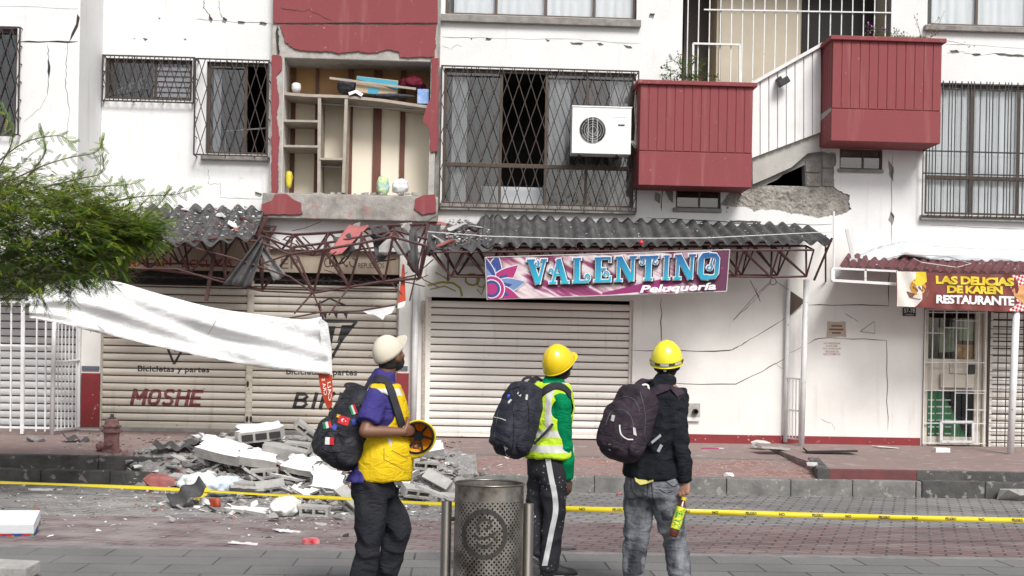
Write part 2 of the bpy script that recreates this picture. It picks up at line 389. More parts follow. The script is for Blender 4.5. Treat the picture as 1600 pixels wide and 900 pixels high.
KERBD = M('dark mossy kerb stone', (0.10,0.098,0.092), 0.95, (0.035,0.035,0.034), 4, 0.9, 0.9, 28, spots=((0.26,0.25,0.23), 9, 0.6, 0.8))
ASPH = M('ground asphalt', (0.10,0.10,0.098), 0.95, (0.07,0.07,0.07), 2, 0.7, 0.5, 60)

def sheet(name, x0, x1, y0, y1, z, mat, nx=1, kind='structure'):
    mb = MB(); mb.add([(x0,y0,z),(x1,y0,z),(x1,y1,z),(x0,y1,z)], [(0,1,2,3)])
    return tag(obj(name, mb, mat, fix=False), kind=kind)
sheet('ground', -150, 150, -150, 150, -0.012, ASPH)
YK = P(800, 768, 0).y
def yat(px, py, z):         # depth at which the photo's pixel lies at height z
    d = ray(px, py); t = (z - CAM.z) / d.z; return (CAM + d*t)
YK = yat(800, 768, 0.0).y           # foot of the kerb
YB1 = yat(800, 815, 0.0).y; YB2 = yat(800, 862, 0.0).y
sheet('road_grey_paving', -30, 30, YB1, YK + 0.02, 0.0, GREYP)
sheet('road_red_paving', -30, 30, YB2, YB1, 0.0, REDPV)
LINE = M('pale concrete edging', (0.24,0.235,0.225), 0.9, (0.13,0.13,0.125), 4, 0.8, 0.4, 40)
mb = MB(); mb.box(-30, 30, YB2-0.12, YB2, -0.05, 0.006); tag(obj('paving_edging', mb, LINE), kind='structure')
sheet('footpath_slabs', -30, 30, -24, YB2-0.12, 0.0, SLABP)
# boundaries along x
XL = yat(560, 745, 0.2).x; XR = yat(1292, 751, 0.22).x
ZF = 0.41                                                      # pavement level at the facade
def steps_kerb(name, x0, x1, y0, y1, z0, z1, mat, w=0.82, seed=1):
    rnd = random.Random(seed); mb = MB(); x = x0
    while x < x1 - 0.01:
        e = min(x + w*rnd.uniform(0.96,1.04), x1); dz = rnd.uniform(-0.004, 0.004); dy = rnd.uniform(-0.006, 0.006)
        mb.box(x+0.004, e-0.004, y0+dy, y1, z0, z1+dz); x = e
    mb.box(x0, x1, y0+0.03, y1-0.01, z0, z1-0.02)
    return tag(obj(name, mb, mat, bevel=0.012), kind='structure')
XKD = X(1440, 770, YK)
steps_kerb('kerb', XL-0.4, XKD, YK, YK+0.16, -0.05, 0.205, KERBM, seed=2)
steps_kerb('kerb_dark', -14, XL-0.4, YK, YK+0.27, -0.05, 0.175, KERBD, seed=3)
steps_kerb('kerb_dark_right', XKD, 16, YK, YK+0.16, -0.05, 0.215, KERBD, seed=9)
steps_kerb('kerb_upper_step', -14, XL, YK+0.27, YK+0.45, -0.05, 0.335, KERBD, 1.6, seed=4)
def slab(name, x0, x1, y0, y1, z0, z1, mat):
    """pavement prism rising from z0 at y0 to z1 at y1"""
    mb = MB(); v = [(x0,y0,-0.05),(x1,y0,-0.05),(x1,y1,-0.05),(x0,y1,-0.05),(x0,y0,z0),(x1,y0,z0),(x1,y1,z1),(x0,y1,z1)]
    mb.add(v, [(0,3,2,1),(4,5,6,7),(0,1,5,4),(1,2,6,5),(2,3,7,6),(3,0,4,7)]); return tag(obj(name, mb, mat), kind='structure')
YM = yat(900, 716, 0.27).y
slab('pavement_left', -14, XL, YK+0.45, 0.2, 0.333, ZF+0.03, PINKT)
slab('pavement_crazy_paving', XL, XR+0.158, YK+0.16, YM, 0.20, 0.285, CRAZY)
slab('pavement_band', XL, XR+0.158, YM, YM+0.12, 0.292, 0.295, KERBM)
slab('pavement_middle', XL, XR+0.158, YM+0.12, 0.2, 0.30, ZF, PINKT)
slab('pavement_platform', XR+0.16, 16, YK+0.30, 0.2, 0.325, ZF+0.01, PINKT)
mb = MB(); mb.box(XR+0.16, XKD, YK+0.18, YK+0.30, 0.19, 0.328); tag(obj('platform_edge_red', mb, M('red painted edge', (0.17,0.045,0.045), 0.8, (0.08,0.04,0.04), 5, 0.8, 0.4, 30), bevel=0.01), kind='structure')
mb = MB(); mb.box(XKD, 16, YK+0.18, YK+0.30, 0.19, 0.326); tag(obj('platform_edge_dark', mb, KERBD, bevel=0.01), kind='structure')
mb = MB(); a = yat(1262, 716, 0.36)
mb.add([(XR,YK+0.17,0.1),(XR+0.16,YK+0.17,0.1),(XR+0.16,YK+0.17,0.33),(XR,YK+0.17,0.33),(a.x,a.y,0.1),(a.x+0.16,a.y,0.1),(a.x+0.16,a.y,0.372),(a.x,a.y,0.372)],
       [(0,1,2,3),(4,7,6,5),(0,4,5,1),(3,2,6,7),(0,3,7,4),(1,5,6,2)])
tag(obj('platform_side_step', mb, KERBD, bevel=0.008), kind='structure')
MOUND = [(X(430,740,-3.2), -3.2, 1.25, 1.0, 0.24), (X(600,740,-3.4), -3.4, 1.0, 0.8, 0.2), (X(660,740,-2.6), -2.9, 0.8, 0.7, 0.18), (X(470,700,-2.4), -2.5, 0.9, 0.6, 0.16), (X(340,770,-4.4), -4.4, 0.9, 0.5, 0.10), (X(600,770,-4.6), -4.6, 1.1, 0.5, 0.12)]
def base_z(x, y):
    if y < YK: return 0.0
    if x < XL:
        if y < YK+0.27: return 0.175
        if y < YK+0.45: return 0.335
        return 0.333 + (ZF+0.03-0.333)*(y-YK-0.45)/(-YK-0.45)
    if x < XR:
        if y < YK+0.16: return 0.205
        if y < YM: return 0.20 + 0.085*(y-YK-0.16)/(YM-YK-0.16)
        return 0.29 + (ZF-0.29)*(y-YM)/(-YM)
    if y < YK+0.18: return 0.205
    return 0.326 + (ZF-0.315)*(y-YK-0.3)/(-YK-0.3)
def mound_h(x, y):
    h = 0
    for cx, cy, rx, ry, hh in MOUND:
        h = max(h, hh*math.exp(-((x-cx)/rx)**2 - ((y-cy)/ry)**2))
    return h if h > 0.015 else 0
def smooth_base(x, y): 
    return sum(base_z(x, y+d) for d in (-0.2,-0.1,0,0.1,0.2))/5
def gz(x, y):
    m = mound_h(x, y)
    return base_z(x, y) if m == 0 else max(base_z(x, y), smooth_base(x, y) + m)
def G(px, py, lift=0.0):
    """where the ray through the pixel first meets the ground (or the heap of rubble)"""
    d = ray(px, py); t = 4.0
    while t < 40:
        p = CAM + d*t
        if p.z <= gz(p.x, p.y) + lift: return Vector((p.x, p.y, gz(p.x, p.y)))
        t += 0.02
    return Vector((p.x, -0.2, ZF))

# ================================================================== BUILDING
BLD = thing('apartment_building', (0,0,0), 'white and dark red apartment block with cracked plaster above a row of closed shops', 'building')
def pxz(pts, Y=0.0): return [(P(a,b,Y).x, P(a,b,Y).z) for a, b in pts]
def rz(px0, py0, px1, py1, Y=0.0):
    x0, x1, z0, z1 = rect(px0, py0, px1, py1, Y); return [(x0,z0),(x1,z0),(x1,z1),(x0,z1)]
ZW = 3.66
W_B1 = rz(164,92,300,156); W_B2 = rz(322,97,419,241); W_D = rz(692,110,992,322); W_DU = rz(697,-115,996,26)
W_F = rz(1446,134,1760,338); W_FU = rz(1450,-90,1760,43); W_S1 = rz(1056,292,1126,326); W_S2 = rz(1312,233,1379,265)
W_FAR = [(9.9,4.3),(12.4,4.3),(12.4,6.1),(9.9,6.1)]
O_C = rz(440,92,673,304); O_E = rz(1066,-95,1392,222)
TRI = jag(pxz([(1192,292),(1238,266),(1257,257),(1259,291)]), 0.012, 0.12, 3)
x0w = X(160,100); x1w = 13.8; ztop = 9.6
outer = [(x0w, ZW), (x1w, ZW), (x1w, ztop), (x0w, ztop)]
# plaster lost around the stair beam
LOSS = jag(jag(pxz([(1140,300),(1175,288),(1177,254),(1225,236),(1280,229),(1284,238),(1304,240),(1305,292),(1326,305),(1329,325),(1310,338),(1270,340),(1215,330),(1180,330),(1150,322),(1128,318)]), 0.022, 0.10, 5), 0.013, 0.035, 8)
LOSS2 = jag(pxz([(1036,293),(1052,293),(1052,318),(1045,312)]), 0.01, 0.08, 6)
# E opening merges with LOSS: keep LOSS below it, so clip the opening at 222 px and let the stair parapet hide the joint
O_Es = rz(1066,-95,1282,206); O_Er = rz(1283,-95,1392,222)
O_Eall = [(O_E[0][0], O_Es[0][1]), (O_E[1][0], O_Es[0][1]), (O_E[2][0], O_E[2][1]), (O_E[3][0], O_E[3][1])]
chips = [jag(pxz(p), 0.008, 0.05, i) for i, p in enumerate([
    [(932,68),(938,66),(944,70),(936,72)], [(974,70),(986,72),(988,76),(978,75)], [(734,59),(739,60),(736,63)],
    [(1519,84),(1532,83),(1533,87),(1521,88)], [(1552,82),(1600,86),(1600,90),(1560,87)], [(666,1),(684,0),(684,5)],
    [(246,27),(251,28),(250,31)], [(311,92),(318,90),(319,104),(317,128),(319,150),(315,158),(312,140),(314,120),(310,104)], [(327,24),(333,30),(331,36),(325,31)], [(349,26),(356,31),(353,37),(346,34)], [(158,240),(163,250),(161,262),(158,258)], [(1388,250),(1397,262),(1396,285),(1390,276)], [(1140,344),(1190,346),(1186,350),(1142,349)], [(372,33),(384,34),(381,38),(371,37)], [(407,34),(418,36),(414,41),(405,39)], [(222,58),(231,60),(226,64)], [(287,60),(292,61),(289,64)], [(760,59),(768,60),(765,64),(758,63)], [(852,61),(860,62),(856,66)], [(1024,300),(1033,304),(1031,318),(1023,312)], [(1391,330),(1398,338),(1394,352),(1388,344)], [(1484,79),(1496,78),(1499,82),(1488,84)], [(1015,20),(1024,22),(1021,29),(1013,27)], [(170,300),(180,303),(176,309),(168,307)], [(398,300),(410,303),(408,309),(399,306)], [(890,66),(912,67),(908,71),(893,70)], [(206,60),(212,60),(212,62)]])]
plast = MB(); plast.plate(outer, [W_B1,W_B2,W_D,W_DU,W_F,W_FU,W_S1,W_S2,W_FAR,O_C,LOSS2,LOSS,O_Eall]+chips[:5]+chips[6:7]+chips[8:], 0.0, 0.03)
obj('wall', plast, WHITE, BLD)
core = MB(); core.plate(outer, [W_B1,W_B2,W_D,W_DU,W_F,W_FU,W_S1,W_S2,W_FAR,O_C,TRI,O_Eall], 0.0305, 0.22)
obj('wall_core', core, CONC, BLD)
# pillar of grey blocks beside the hole (joints)
mb = MB()
for a, b, c, d in ((1259,251,1283,269),(1260,271,1283,291),(1285,242,1305,262),(1285,264,1308,291)):
    x0,x1,z0,z1 = rect(a,b,c,d); mb.box(x0,x1,0.004,0.028,z0,z1)
obj('hollow_block', mb, M('exposed block face', (0.34,0.32,0.29), 0.95, (0.17,0.155,0.14), 6, 0.9, 1.0, 26, bdist=0.03), BLD, bevel=0.012)
x0,x1,z0,z1 = rect(1132,290,1324,341)
rg = MB(); nx, nz = 150, 36; vs = []
for j in range(nz+1):
    for i in range(nx+1):
        x = x0+(x1-x0)*i/nx; z = z0+(z1-z0)*j/nz
        inside = min(i, nx-i, j, nz-j)
        top = noise.noise(Vector((x*7,0,z*7)))*0.5+noise.noise(Vector((x*22,3,z*22)))*0.4
        vs.append((x, 0.028 - (max(0, top)*0.06+0.012*abs(noise.noise(Vector((x*60,7,z*60)))))*min(1, inside/3), z))
rg.add(vs, [(j*(nx+1)+i, j*(nx+1)+i+1, (j+1)*(nx+1)+i+1, (j+1)*(nx+1)+i) for j in range(nz) for i in range(nx)])
obj('rough_mortar', rg, M('exposed rough mortar', (0.40,0.38,0.34), 0.95, (0.17,0.155,0.14), 5, 0.9, 1.0, 22, bdist=0.05), BLD, smooth=True, fix=False)

# bay at the left end, standing one metre proud
YA = -1.0
xb = X(122,200,YA)
W_A = rz(-75,42,26,212,YA)
mb = MB(); mb.plate([(-13,2.9),(xb,2.9),(xb,ztop),(-13,ztop)], [W_A], YA, YA+0.12)
mb.add([(xb,YA,2.9),(x0w,0.02,2.9),(x0w,0.02,ztop),(xb,YA,ztop)], [(0,1,2,3)])
mb.box(-13, xb-0.02, YA+0.13, 0.0, 2.9, 3.0)
obj('bay_wall', mb, WHITE, BLD)
# slabs, back wall, end walls and roof
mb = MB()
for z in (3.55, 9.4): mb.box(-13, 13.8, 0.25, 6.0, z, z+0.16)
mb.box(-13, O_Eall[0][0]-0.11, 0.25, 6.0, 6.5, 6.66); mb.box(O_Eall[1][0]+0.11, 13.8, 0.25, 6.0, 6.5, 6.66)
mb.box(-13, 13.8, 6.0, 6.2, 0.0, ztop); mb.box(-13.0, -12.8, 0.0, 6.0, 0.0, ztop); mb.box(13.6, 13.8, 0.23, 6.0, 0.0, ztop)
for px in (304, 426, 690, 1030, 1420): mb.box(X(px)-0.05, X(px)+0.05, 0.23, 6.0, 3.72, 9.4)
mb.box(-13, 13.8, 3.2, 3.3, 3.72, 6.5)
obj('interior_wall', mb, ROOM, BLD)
mb = MB(); mb.box(-13.2, 14.0, -1.1, 6.3, ztop, ztop+0.2); obj('roof', mb, CONC, BLD)

# ------------------------------------------------------------------ windows
def window(name, r, Y, mull, trans, mat=BRONZE, depth=0.08, fw=0.045, curtain=None, pane=GLASS, label=None, open_cols=()):
    x0, x1, z0, z1 = r[0][0], r[1][0], r[0][1], r[2][1]
    mb = MB(); ya, yb = Y+depth, Y+depth+0.05
    for a, b in ((x0, x0+fw), (x1-fw, x1)): mb.box(a, b, ya, yb, z0, z1)
    mb.box(x0+fw, x1-fw, ya, yb, z0, z0+fw); mb.box(x0+fw, x1-fw, ya, yb, z1-fw, z1)
    for m in mull: mb.box(m-fw/2, m+fw/2, ya+0.003, yb-0.003, z0+fw, z1-fw)
    for tz in trans: mb.box(x0+fw, x1-fw, ya-0.004, yb+0.004, tz-fw*0.7, tz+fw*0.7)
    f = obj(name, mb, mat, BLD, bevel=0.004)
    if label: f['label'] = label
    cols = [x0+fw] + list(mull) + [x1-fw]; g = MB()
    for i in range(len(cols)-1):
        if i in open_cols: continue
        g = MB(); g.box(cols[i]+0.002, cols[i+1]-0.002, ya+0.02, ya+0.024, z0+fw, z1-fw); obj('pane', g, pane, f)
    if curtain:
        for (a, b, c0, c1) in curtain:
            drape('curtain', a, b, Y+depth+0.09, z0+(z1-z0)*c0, z0+(z1-z0)*c1, f)
    return f
def drape(name, x0, x1, y, z0, z1, parent, mat=CURT, amp=0.02, n=None):
    mb = MB(); n = n or max(12, int((x1-x0)*40)); vs = []; fs = []
    rows = 5; sd_ = random.random()*50
    for j in range(rows):
        for i in range(n+1):
            x = x0+(x1-x0)*i/n
            w = math.sin((x+sd_)*38 + 1.5*math.sin(x*7+sd_))*amp*(0.6+0.4*noise.noise(Vector((x*3, sd_, j*0.3))))
            vs.append((x, y+w, z1+(z0-z1)*j/(rows-1)))
    for j in range(rows-1):
        for i in range(n): fs.append((j*(n+1)+i, j*(n+1)+i+1, (j+1)*(n+1)+i+1, (j+1)*(n+1)+i))
    mb.add(vs, fs); return obj(name, mb, mat, parent, smooth=True, fix=False)
def clipseg(ax, az, bx, bz, x0, x1, z0, z1):
    t0, t1 = 0.0, 1.0; dx, dz = bx-ax, bz-az
    for p, q in ((-dx, ax-x0), (dx, x1-ax), (-dz, az-z0), (dz, z1-az)):
        if abs(p) < 1e-9:
            if q < 0: return None
        else:
            r = q/p
            if p < 0: t0 = max(t0, r)
            else: t1 = min(t1, r)
    if t1 - t0 < 0.02: return None
    return (ax+dx*t0, az+dz*t0, ax+dx*t1, az+dz*t1)
def diamond_grille(parent, r, Y, pitch, hh, mat=IRON, rad=0.007, depth=0.0, extra=(), wob=0.0):
    """crossed bars: pitch = width of a diamond, hh = its height; returns to the wall when depth > 0"""
    x0, x1, z0, z1 = r[0][0], r[1][0], r[0][1], r[2][1]; mb = MB(); t = 0.014
    for a, b in ((x0, x0+t*1.6), (x1-t*1.6, x1)): mb.box(a, b, Y-t/2, Y+t/2, z0, z1)
    for a, b in ((z0, z0+t*1.6), (z1-t*1.6, z1)): mb.box(x0+t*1.6, x1-t*1.6, Y-t/2, Y+t/2, a, b)
    for e in extra: mb.box(x0, x1, Y-t/2-0.004, Y+t/2+0.004, e-0.012, e+0.012)
    k = (z1-z0)/hh*pitch; n = int((x1-x0+k)/pitch)+2
    for i in range(-1, n):
        for s in (1, -1):
            a = x0 + i*pitch - (k if s == 1 else 0)
            a = x0 - k + i*pitch if s == 1 else x0 + i*pitch
            b = a + s*k
            c = clipseg(a, z0, b, z1, x0+t, x1-t, z0+t, z1-t)
            if c: mb.bar((c[0], Y-0.003*s, c[1]), (c[2], Y-0.003*s, c[3]), rad*1.7)
    if depth:
        nb = int((z1-z0)/0.3)+1
        for xx in (x0+0.01, x1-0.01):
            for j in range(nb+1):
                z = z0+0.01+(z1-z0-0.02)*j/nb; mb.bar((xx, Y, z), (xx, Y+depth, z), 0.012)
        for j in range(int((x1-x0)/0.45)+1):
            xx = x0+0.02+j*0.45; mb.bar((xx, Y, z0+0.01), (xx, Y+depth, z0+0.01), 0.012); mb.bar((xx, Y, z1-0.01), (xx, Y+depth, z1-0.01), 0.012)
    return obj('grille', mb, mat, parent)
def bar_grille(parent, r, Y, n, horiz, mat=BLACKI, double=False):
    x0, x1, z0, z1 = r; mb = MB()
    for h in horiz: mb.box(x0, x1, Y-0.006, Y+0.006, h-0.011, h+0.011)
    for i in range(n):
        x = x0 + (x1-x0)*i/(n-1)
        mb.box(x-0.007, x+0.007, Y-0.02, Y-0.007, z0, z1)
        if double and i % 3 == 1: mb.box(x+0.045, x+0.057, Y-0.02, Y-0.007, z0, z1)
    return obj('grille', mb, mat, parent)
def sill(parent, px0, px1, py0, py1, proud=0.09, Y=0.0):
    x0,x1,z0,z1 = rect(px0,py0,px1,py1,Y-proud); mb = MB(); mb.box(x0,x1,Y-proud,Y+0.02,z0,z1)
    return obj('sill', mb, SILL, parent, bevel=0.008)
def xs(*pp): return [X(p) for p in pp]
w = window('window', W_B1, 0, xs(234), [], label='narrow high window with one open side and grey louvres')
mb = MB()
lx0, lx1, lz0, lz1 = rect(238,100,297,150)
for i in range(6):
    z = lz0 + (lz1-lz0)*(i+0.5)/6; mb.obox(((lx0+lx1)/2, 0.10, z), Vector(((lx1-lx0)/2,0,0)), Vector((0,0.012,0.045)), Vector((0,0.003,-0.001)))
obj('louvre', mb, ALOUV, w)
mb = MB(); a = PP([(168,150),(230,140),(230,118),(170,146)], 0.05); mb.add(a, [(0,1,2,3)]); obj('tilted_pane', mb, GLASSF, w, solid=0.006)
diamond_grille(w, rz(159,87,304,160,-0.10), -0.10, 0.135, 0.42, depth=0.10)
w = window('window', W_B2, 0, xs(376), [], label='tall window behind bent diamond bars, right sash slid open', curtain=[(X(324),X(336),0,1)], open_cols=(1,))
diamond_grille(w, rz(303,92,420,244,-0.22), -0.22, 0.165, 0.55, depth=0.22); sill(w, 313,420,244,250)
mb = MB()     # glass table and chairs seen inside
for a, b in (((350,205),(420,200)),((352,206),(352,240)),((385,204),(385,240))): mb.bar(P(*a,0.9), P(*b,0.9), 0.02)
obj('table_frame', mb, WPAINT, w)
w = window('window', W_D, 0, xs(777,848,912), [Z(850,259)], label='wide window with a bronze frame behind diamond bars',
           curtain=[(X(700),X(724),0,1),(X(853),X(886),0.30,1),(X(948),X(988),0.0,1)], open_cols=(1,))
diamond_grille(w, rz(687,106,997,328,-0.24), -0.24, 0.185, 0.56, depth=0.24, extra=[]); sill(w, 682,994,321,331)
mb = MB(); x0,x1,z0,z1 = rect(752,292,848,318,0.5); mb.box(x0,x1,0.5,0.52,z0,z1); obj('white_board', mb, M('white panel', (0.75,0.78,0.82), 0.6), w)
x0,x1,z0,z1 = rect(704,265,750,318,0.4); mb = MB(); mb.box(x0,x1,0.4,0.45,z0,z1); obj('wooden_leaf', mb, WOOD, w)
w = window('window', W_DU, 0, xs(766,844,920), [], label='curtained window at the top edge above the wide window', curtain=[(X(700),X(993),0,1)], pane=GLASSF)
sill(w, 687,1002,26,37)
w = window('window', W_F, 0, xs(1516,1590,1668), [Z(1520,277)], label='curtained window behind vertical black bars', curtain=[(X(1450),X(1755),0,1)], pane=GLASSF)
bar_grille(w, rect(1442,130,1762,341,-0.1), -0.1, 34, [Z(1500,131,-.1), Z(1500,237,-.1), Z(1500,272,-.1), Z(1500,339,-.1)], double=True); sill(w, 1440,1765,339,347)
w = window('window', W_FU, 0, xs(1520,1600,1680), [], label='curtained window at the top right corner', curtain=[(X(1452),X(1755),0,1)], pane=GLASSF); sill(w, 1446,1765,43,51)
w = window('window', W_S1, 0, xs(1090), [], depth=0.04, fw=0.03, label='small two pane window under the lower balcony'); sill(w, 1052,1128,325,331,0.05)
w = window('window', W_S2, 0, xs(1345), [], depth=0.04, fw=0.03, label='small two pane window under the upper balcony'); sill(w, 1310,1381,264,269,0.05)
w = window('window', W_FAR, 0, [11.1], [], curtain=[(9.95,12.35,0,1)])
w = window('window', W_A, YA, [X(-30,100,YA)], [], label='dark barred window at the far left of the bay', curtain=[(X(-70,100,YA),X(-40,100,YA),0,1)])
diamond_grille(w, rz(-80,40,31,210,YA-0.1), YA-0.1, 0.15, 0.5, depth=0.10)
# bowls and bottles on ledges are too small to matter; open stair landing behind the balconies
BEIGE = M('beige stairwell wall', (0.60,0.53,0.42), 0.85, (0.5,0.45,0.36), 2, 0.5)
x0,x1 = O_Eall[0][0], O_Eall[1][0]; zl0, zl1 = O_Eall[0][1], O_Eall[2][1]
mb = MB(); mb.box(X(1128,0,0.9), x1, 0.9, 0.98, zl0-0.3, zl1); mb.box(X(1128,0,.9)-0.06, X(1128,0,.9), 0.98, 3.0, zl0-.3, zl1)
mb.box(x0-0.1, x0-0.02, 0.23, 3.0, zl0-0.3, zl1); mb.box(x1+0.02, x1+0.1, 0.23, 1.0, zl0-0.3, zl1)
obj('stairwell_wall', mb, BEIGE, BLD)
mb = MB(); mb.box(x0-0.1, x1+0.1, 0.23, 3.0, zl0-0.42, zl0-0.3); obj('landing_floor', mb, CONC, BLD)
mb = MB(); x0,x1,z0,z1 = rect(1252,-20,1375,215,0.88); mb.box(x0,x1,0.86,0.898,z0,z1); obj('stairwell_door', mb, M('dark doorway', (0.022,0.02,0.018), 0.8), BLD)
mb = MB(); x0,x1,z0,z1 = rect(1068,-20,1128,215,1.6); mb.box(x0,x1,1.6,1.65,z0,z1); obj('apartment_door', mb, M('grey brown door', (0.11,0.095,0.08), 0.6), BLD)
mb = MB(); yb = 0.02; ztopbar = Z(1200,-80)
barsx = [1066,1083] + [1100+17.2*i for i in range(17)]
for i, px in enumerate(barsx):
    lo = 125 if px < 1178 else max(20, 125-(px-1178)*0.62)
    mb.box(X(px)-0.008, X(px)+0.008, yb, yb+0.014, Z(px, 215 if px<1178 else 190), ztopbar)
for a, b, t in (((1083,68),(1156,70),0.03), ((1083,68),(1083,200),0.03), ((1156,70),(1156,200),0.03)): mb.bar(P(*a,-0.01), P(*b,-0.01), t)
mb.bar(P(1100,15,0.0), P(1392,20,0.0), 0.02)
obj('bar_gate', mb, WPAINT, BLD)

# stair parapet: white boards running up between the balconies
def board_poly(pts, y0, y1, n, gap=0.012):
    pass
par = MB(); top = ((1174,134),(1283,73)); bot = ((1174,247),(1283,206))
nb = 8
for i in range(nb):
    u0, u1 = i/nb, (i+1)/nb
    def q(e, u): return (e[0][0]+(e[1][0]-e[0][0])*u, e[0][1]+(e[1][1]-e[0][1])*u)
    g = 0.0045/ (1.09)
    a, b, c, d = q(bot,u0+g*2), q(bot,u1-g*2), q(top,u1-g*2), q(top,u0+g*2)
    par.plate(pxz([a,b,c,d], -0.14), [], -0.14, -0.10)
par.plate(pxz([bot[0],bot[1],top[1],top[0]], -0.10), [], -0.105, -0.06)
WB = M('white boards', (0.78,0.78,0.77), 0.7, (0.6,0.58,0.55), 3, 0.4, streak=((0.4,0.37,0.33), 0.58, 0.4))
pp_ = obj('stair_parapet', par, WB, BLD, bevel=0.004)
mb = MB(); mb.bar(P(1172,133,-0.13), P(1284,70,-0.13), 0.05, 0.14); obj('handrail', mb, WPAINT, pp_)
mb = MB(); mb.plate(jag(pxz([(1176,288),(1176,247),(1284,206),(1284,236),(1262,240),(1236,262),(1205,276)], -0.05), 0.006, 0.2, 9), [], -0.07, 0.02)
obj('stair_beam', mb, M('smooth concrete beam', (0.46,0.45,0.42), 0.9, (0.30,0.29,0.27), 4, 0.6, 0.4, 40), BLD)

# balconies
def balcony(x0p, x1p, ytop, ymid, ybot, depth, label, nb, broken):
    xa, xb_ = X(x0p, (ytop+ybot)/2, -depth), X(x1p, (ytop+ybot)/2, -depth); mx = (x0p+x1p)/2
    zt, zm, zb = Z(mx,ytop,-depth), Z(mx,ymid,-depth), Z(mx,ybot,-depth)
    bal = MB(); bal.box(xa, xb_, -depth, 0, zb, zm)
    o = obj('balcony', bal, RED, BLD, bevel=0.008); o['label'] = label
    bd = MB(); w = (xb_-xa)/nb
    for i in range(nb): bd.box(xa+i*w+0.006, xa+(i+1)*w-0.006, -depth, -depth+0.04, zm+0.012, zt-0.03)
    m = 6; w2 = depth/m
    for i in range(m):
        for xx in (xa, xb_-0.04): bd.box(xx, xx+0.04, -depth+0.041+i*w2, -depth+0.041+(i+1)*w2-0.012, zm+0.012, zt-0.03)
    bd.box(xa+0.012, xb_-0.012, -depth+0.012, -depth+0.05, zm, zt-0.03); bd.box(xa+0.012, xa+0.05, -depth+0.06, 0, zm, zt-0.03); bd.box(xb_-0.05, xb_-0.012, -depth+0.06, 0, zm, zt-0.03)
    obj('board_front', bd, RED, o, bevel=0.004)
    cp = MB(); e = 0.05
    cp.box(xa-e, xb_+e, -depth-e, -depth+0.10, zt-0.03, zt+0.035); cp.box(xa-e, xa+0.10, -depth+0.1, 0, zt-0.03, zt+0.035); cp.box(xb_-0.10, xb_+e, -depth+0.1, 0, zt-0.03, zt+0.035)
    obj('coping', cp, RED, o, bevel=0.008)
    so = MB(); so.box(xa+0.1, xb_-0.1, -depth+0.1, 0, zt-0.18, zt-0.15); obj('planter_soil', so, M('planter soil', (0.05,0.035,0.025), 0.95), o)
    if broken:
        x0, z0 = xa, zm
        bb = MB(); bb.add([(xa-0.004,-depth+0.0,zm+0.02),(xa-0.004,-0.05,zm+0.02),(xa-0.004,-0.05,zm-0.09),(xa-0.004,-0.3,zm-0.07),(xa-0.004,-depth,zm-0.03)], [(0,1,2,3,4)])
        obj('plaster_loss', bb, CONCL, o)
    return o, (xa, xb_, zt)
B1, b1i = balcony(999,1176,131,238,291,0.62,'lower red balcony left of the stair', 13, False)
B2, b2i = balcony(1300,1471,62,172,222,0.70,'upper red balcony right of the stair', 12, True)

# ------------------------------------------------------------------ broken red wardrobe bay
YC = -0.20
cr = MB(); cr.plate(rz(426,-260,684,304,YC), [rz(441,92,672,304,YC)], YC+0.03, 0.0)
obj('red_bay_core', cr, CONCL, BLD)
rp = MB()
rp.plate(jag(pxz([(427,-260),(684,-260),(684,35.5),(427,35.5)],YC),0.0,9,1), [], YC, YC+0.03)
def ragged(pts, seed): return jag(jag(pxz(pts, YC), 0.013, 0.09, seed), 0.007, 0.025, seed+50)
rp.plate(ragged([(439,38.5),(681,38.5),(681,60),(679,89),(626,89),(622,81),(606,76),(590,83),(560,81),(528,82),(500,80),(478,80),(458,75),(447,66),(442,54)],1), [], YC, YC+0.03)
rp.plate(ragged([(424,86),(441,86),(439,109),(431,118),(435,148),(433,183),(437,218),(434,253),(434,300),(424,304)],2), [], YC, YC+0.03)
rp.plate(ragged([(674,91),(686,91),(684,237),(673,237),(670,200),(661,188),(664,174),(673,150)],3), [], YC, YC+0.03)
YD = -0.30
obj('red_plaster', rp, RED, BLD)
bm_ = MB(); x0,x1,z0,z1 = rect(409,304,684,343,YD); bm_.box(x0,x1,YD+0.03,0,z0,z1); obj('broken_beam', bm_, M('stained concrete beam', (0.40,0.38,0.35), 0.95, (0.15,0.14,0.13), 3.5, 0.95, 0.9, 30, spots=((0.36,0.17,0.16), 5, 0.62, 0.5)), BLD, bevel=0.015)
rb = MB(); rb2 = MB()
rb.plate(jag(pxz([(408,320),(424,314),(430,304),(447,302),(458,311),(470,317),(473,334),(408,336)],YD),0.01,0.07,5), [], YD, YD+0.03)
rb2.plate(jag(pxz([(646,326),(650,311),(660,306),(680,304),(682,331),(660,335)],YD),0.01,0.07,6), [], YD, YD+0.03)
obj('red_beam_patch', rb, RED, BLD); obj('red_beam_patch', rb2, RED, BLD)
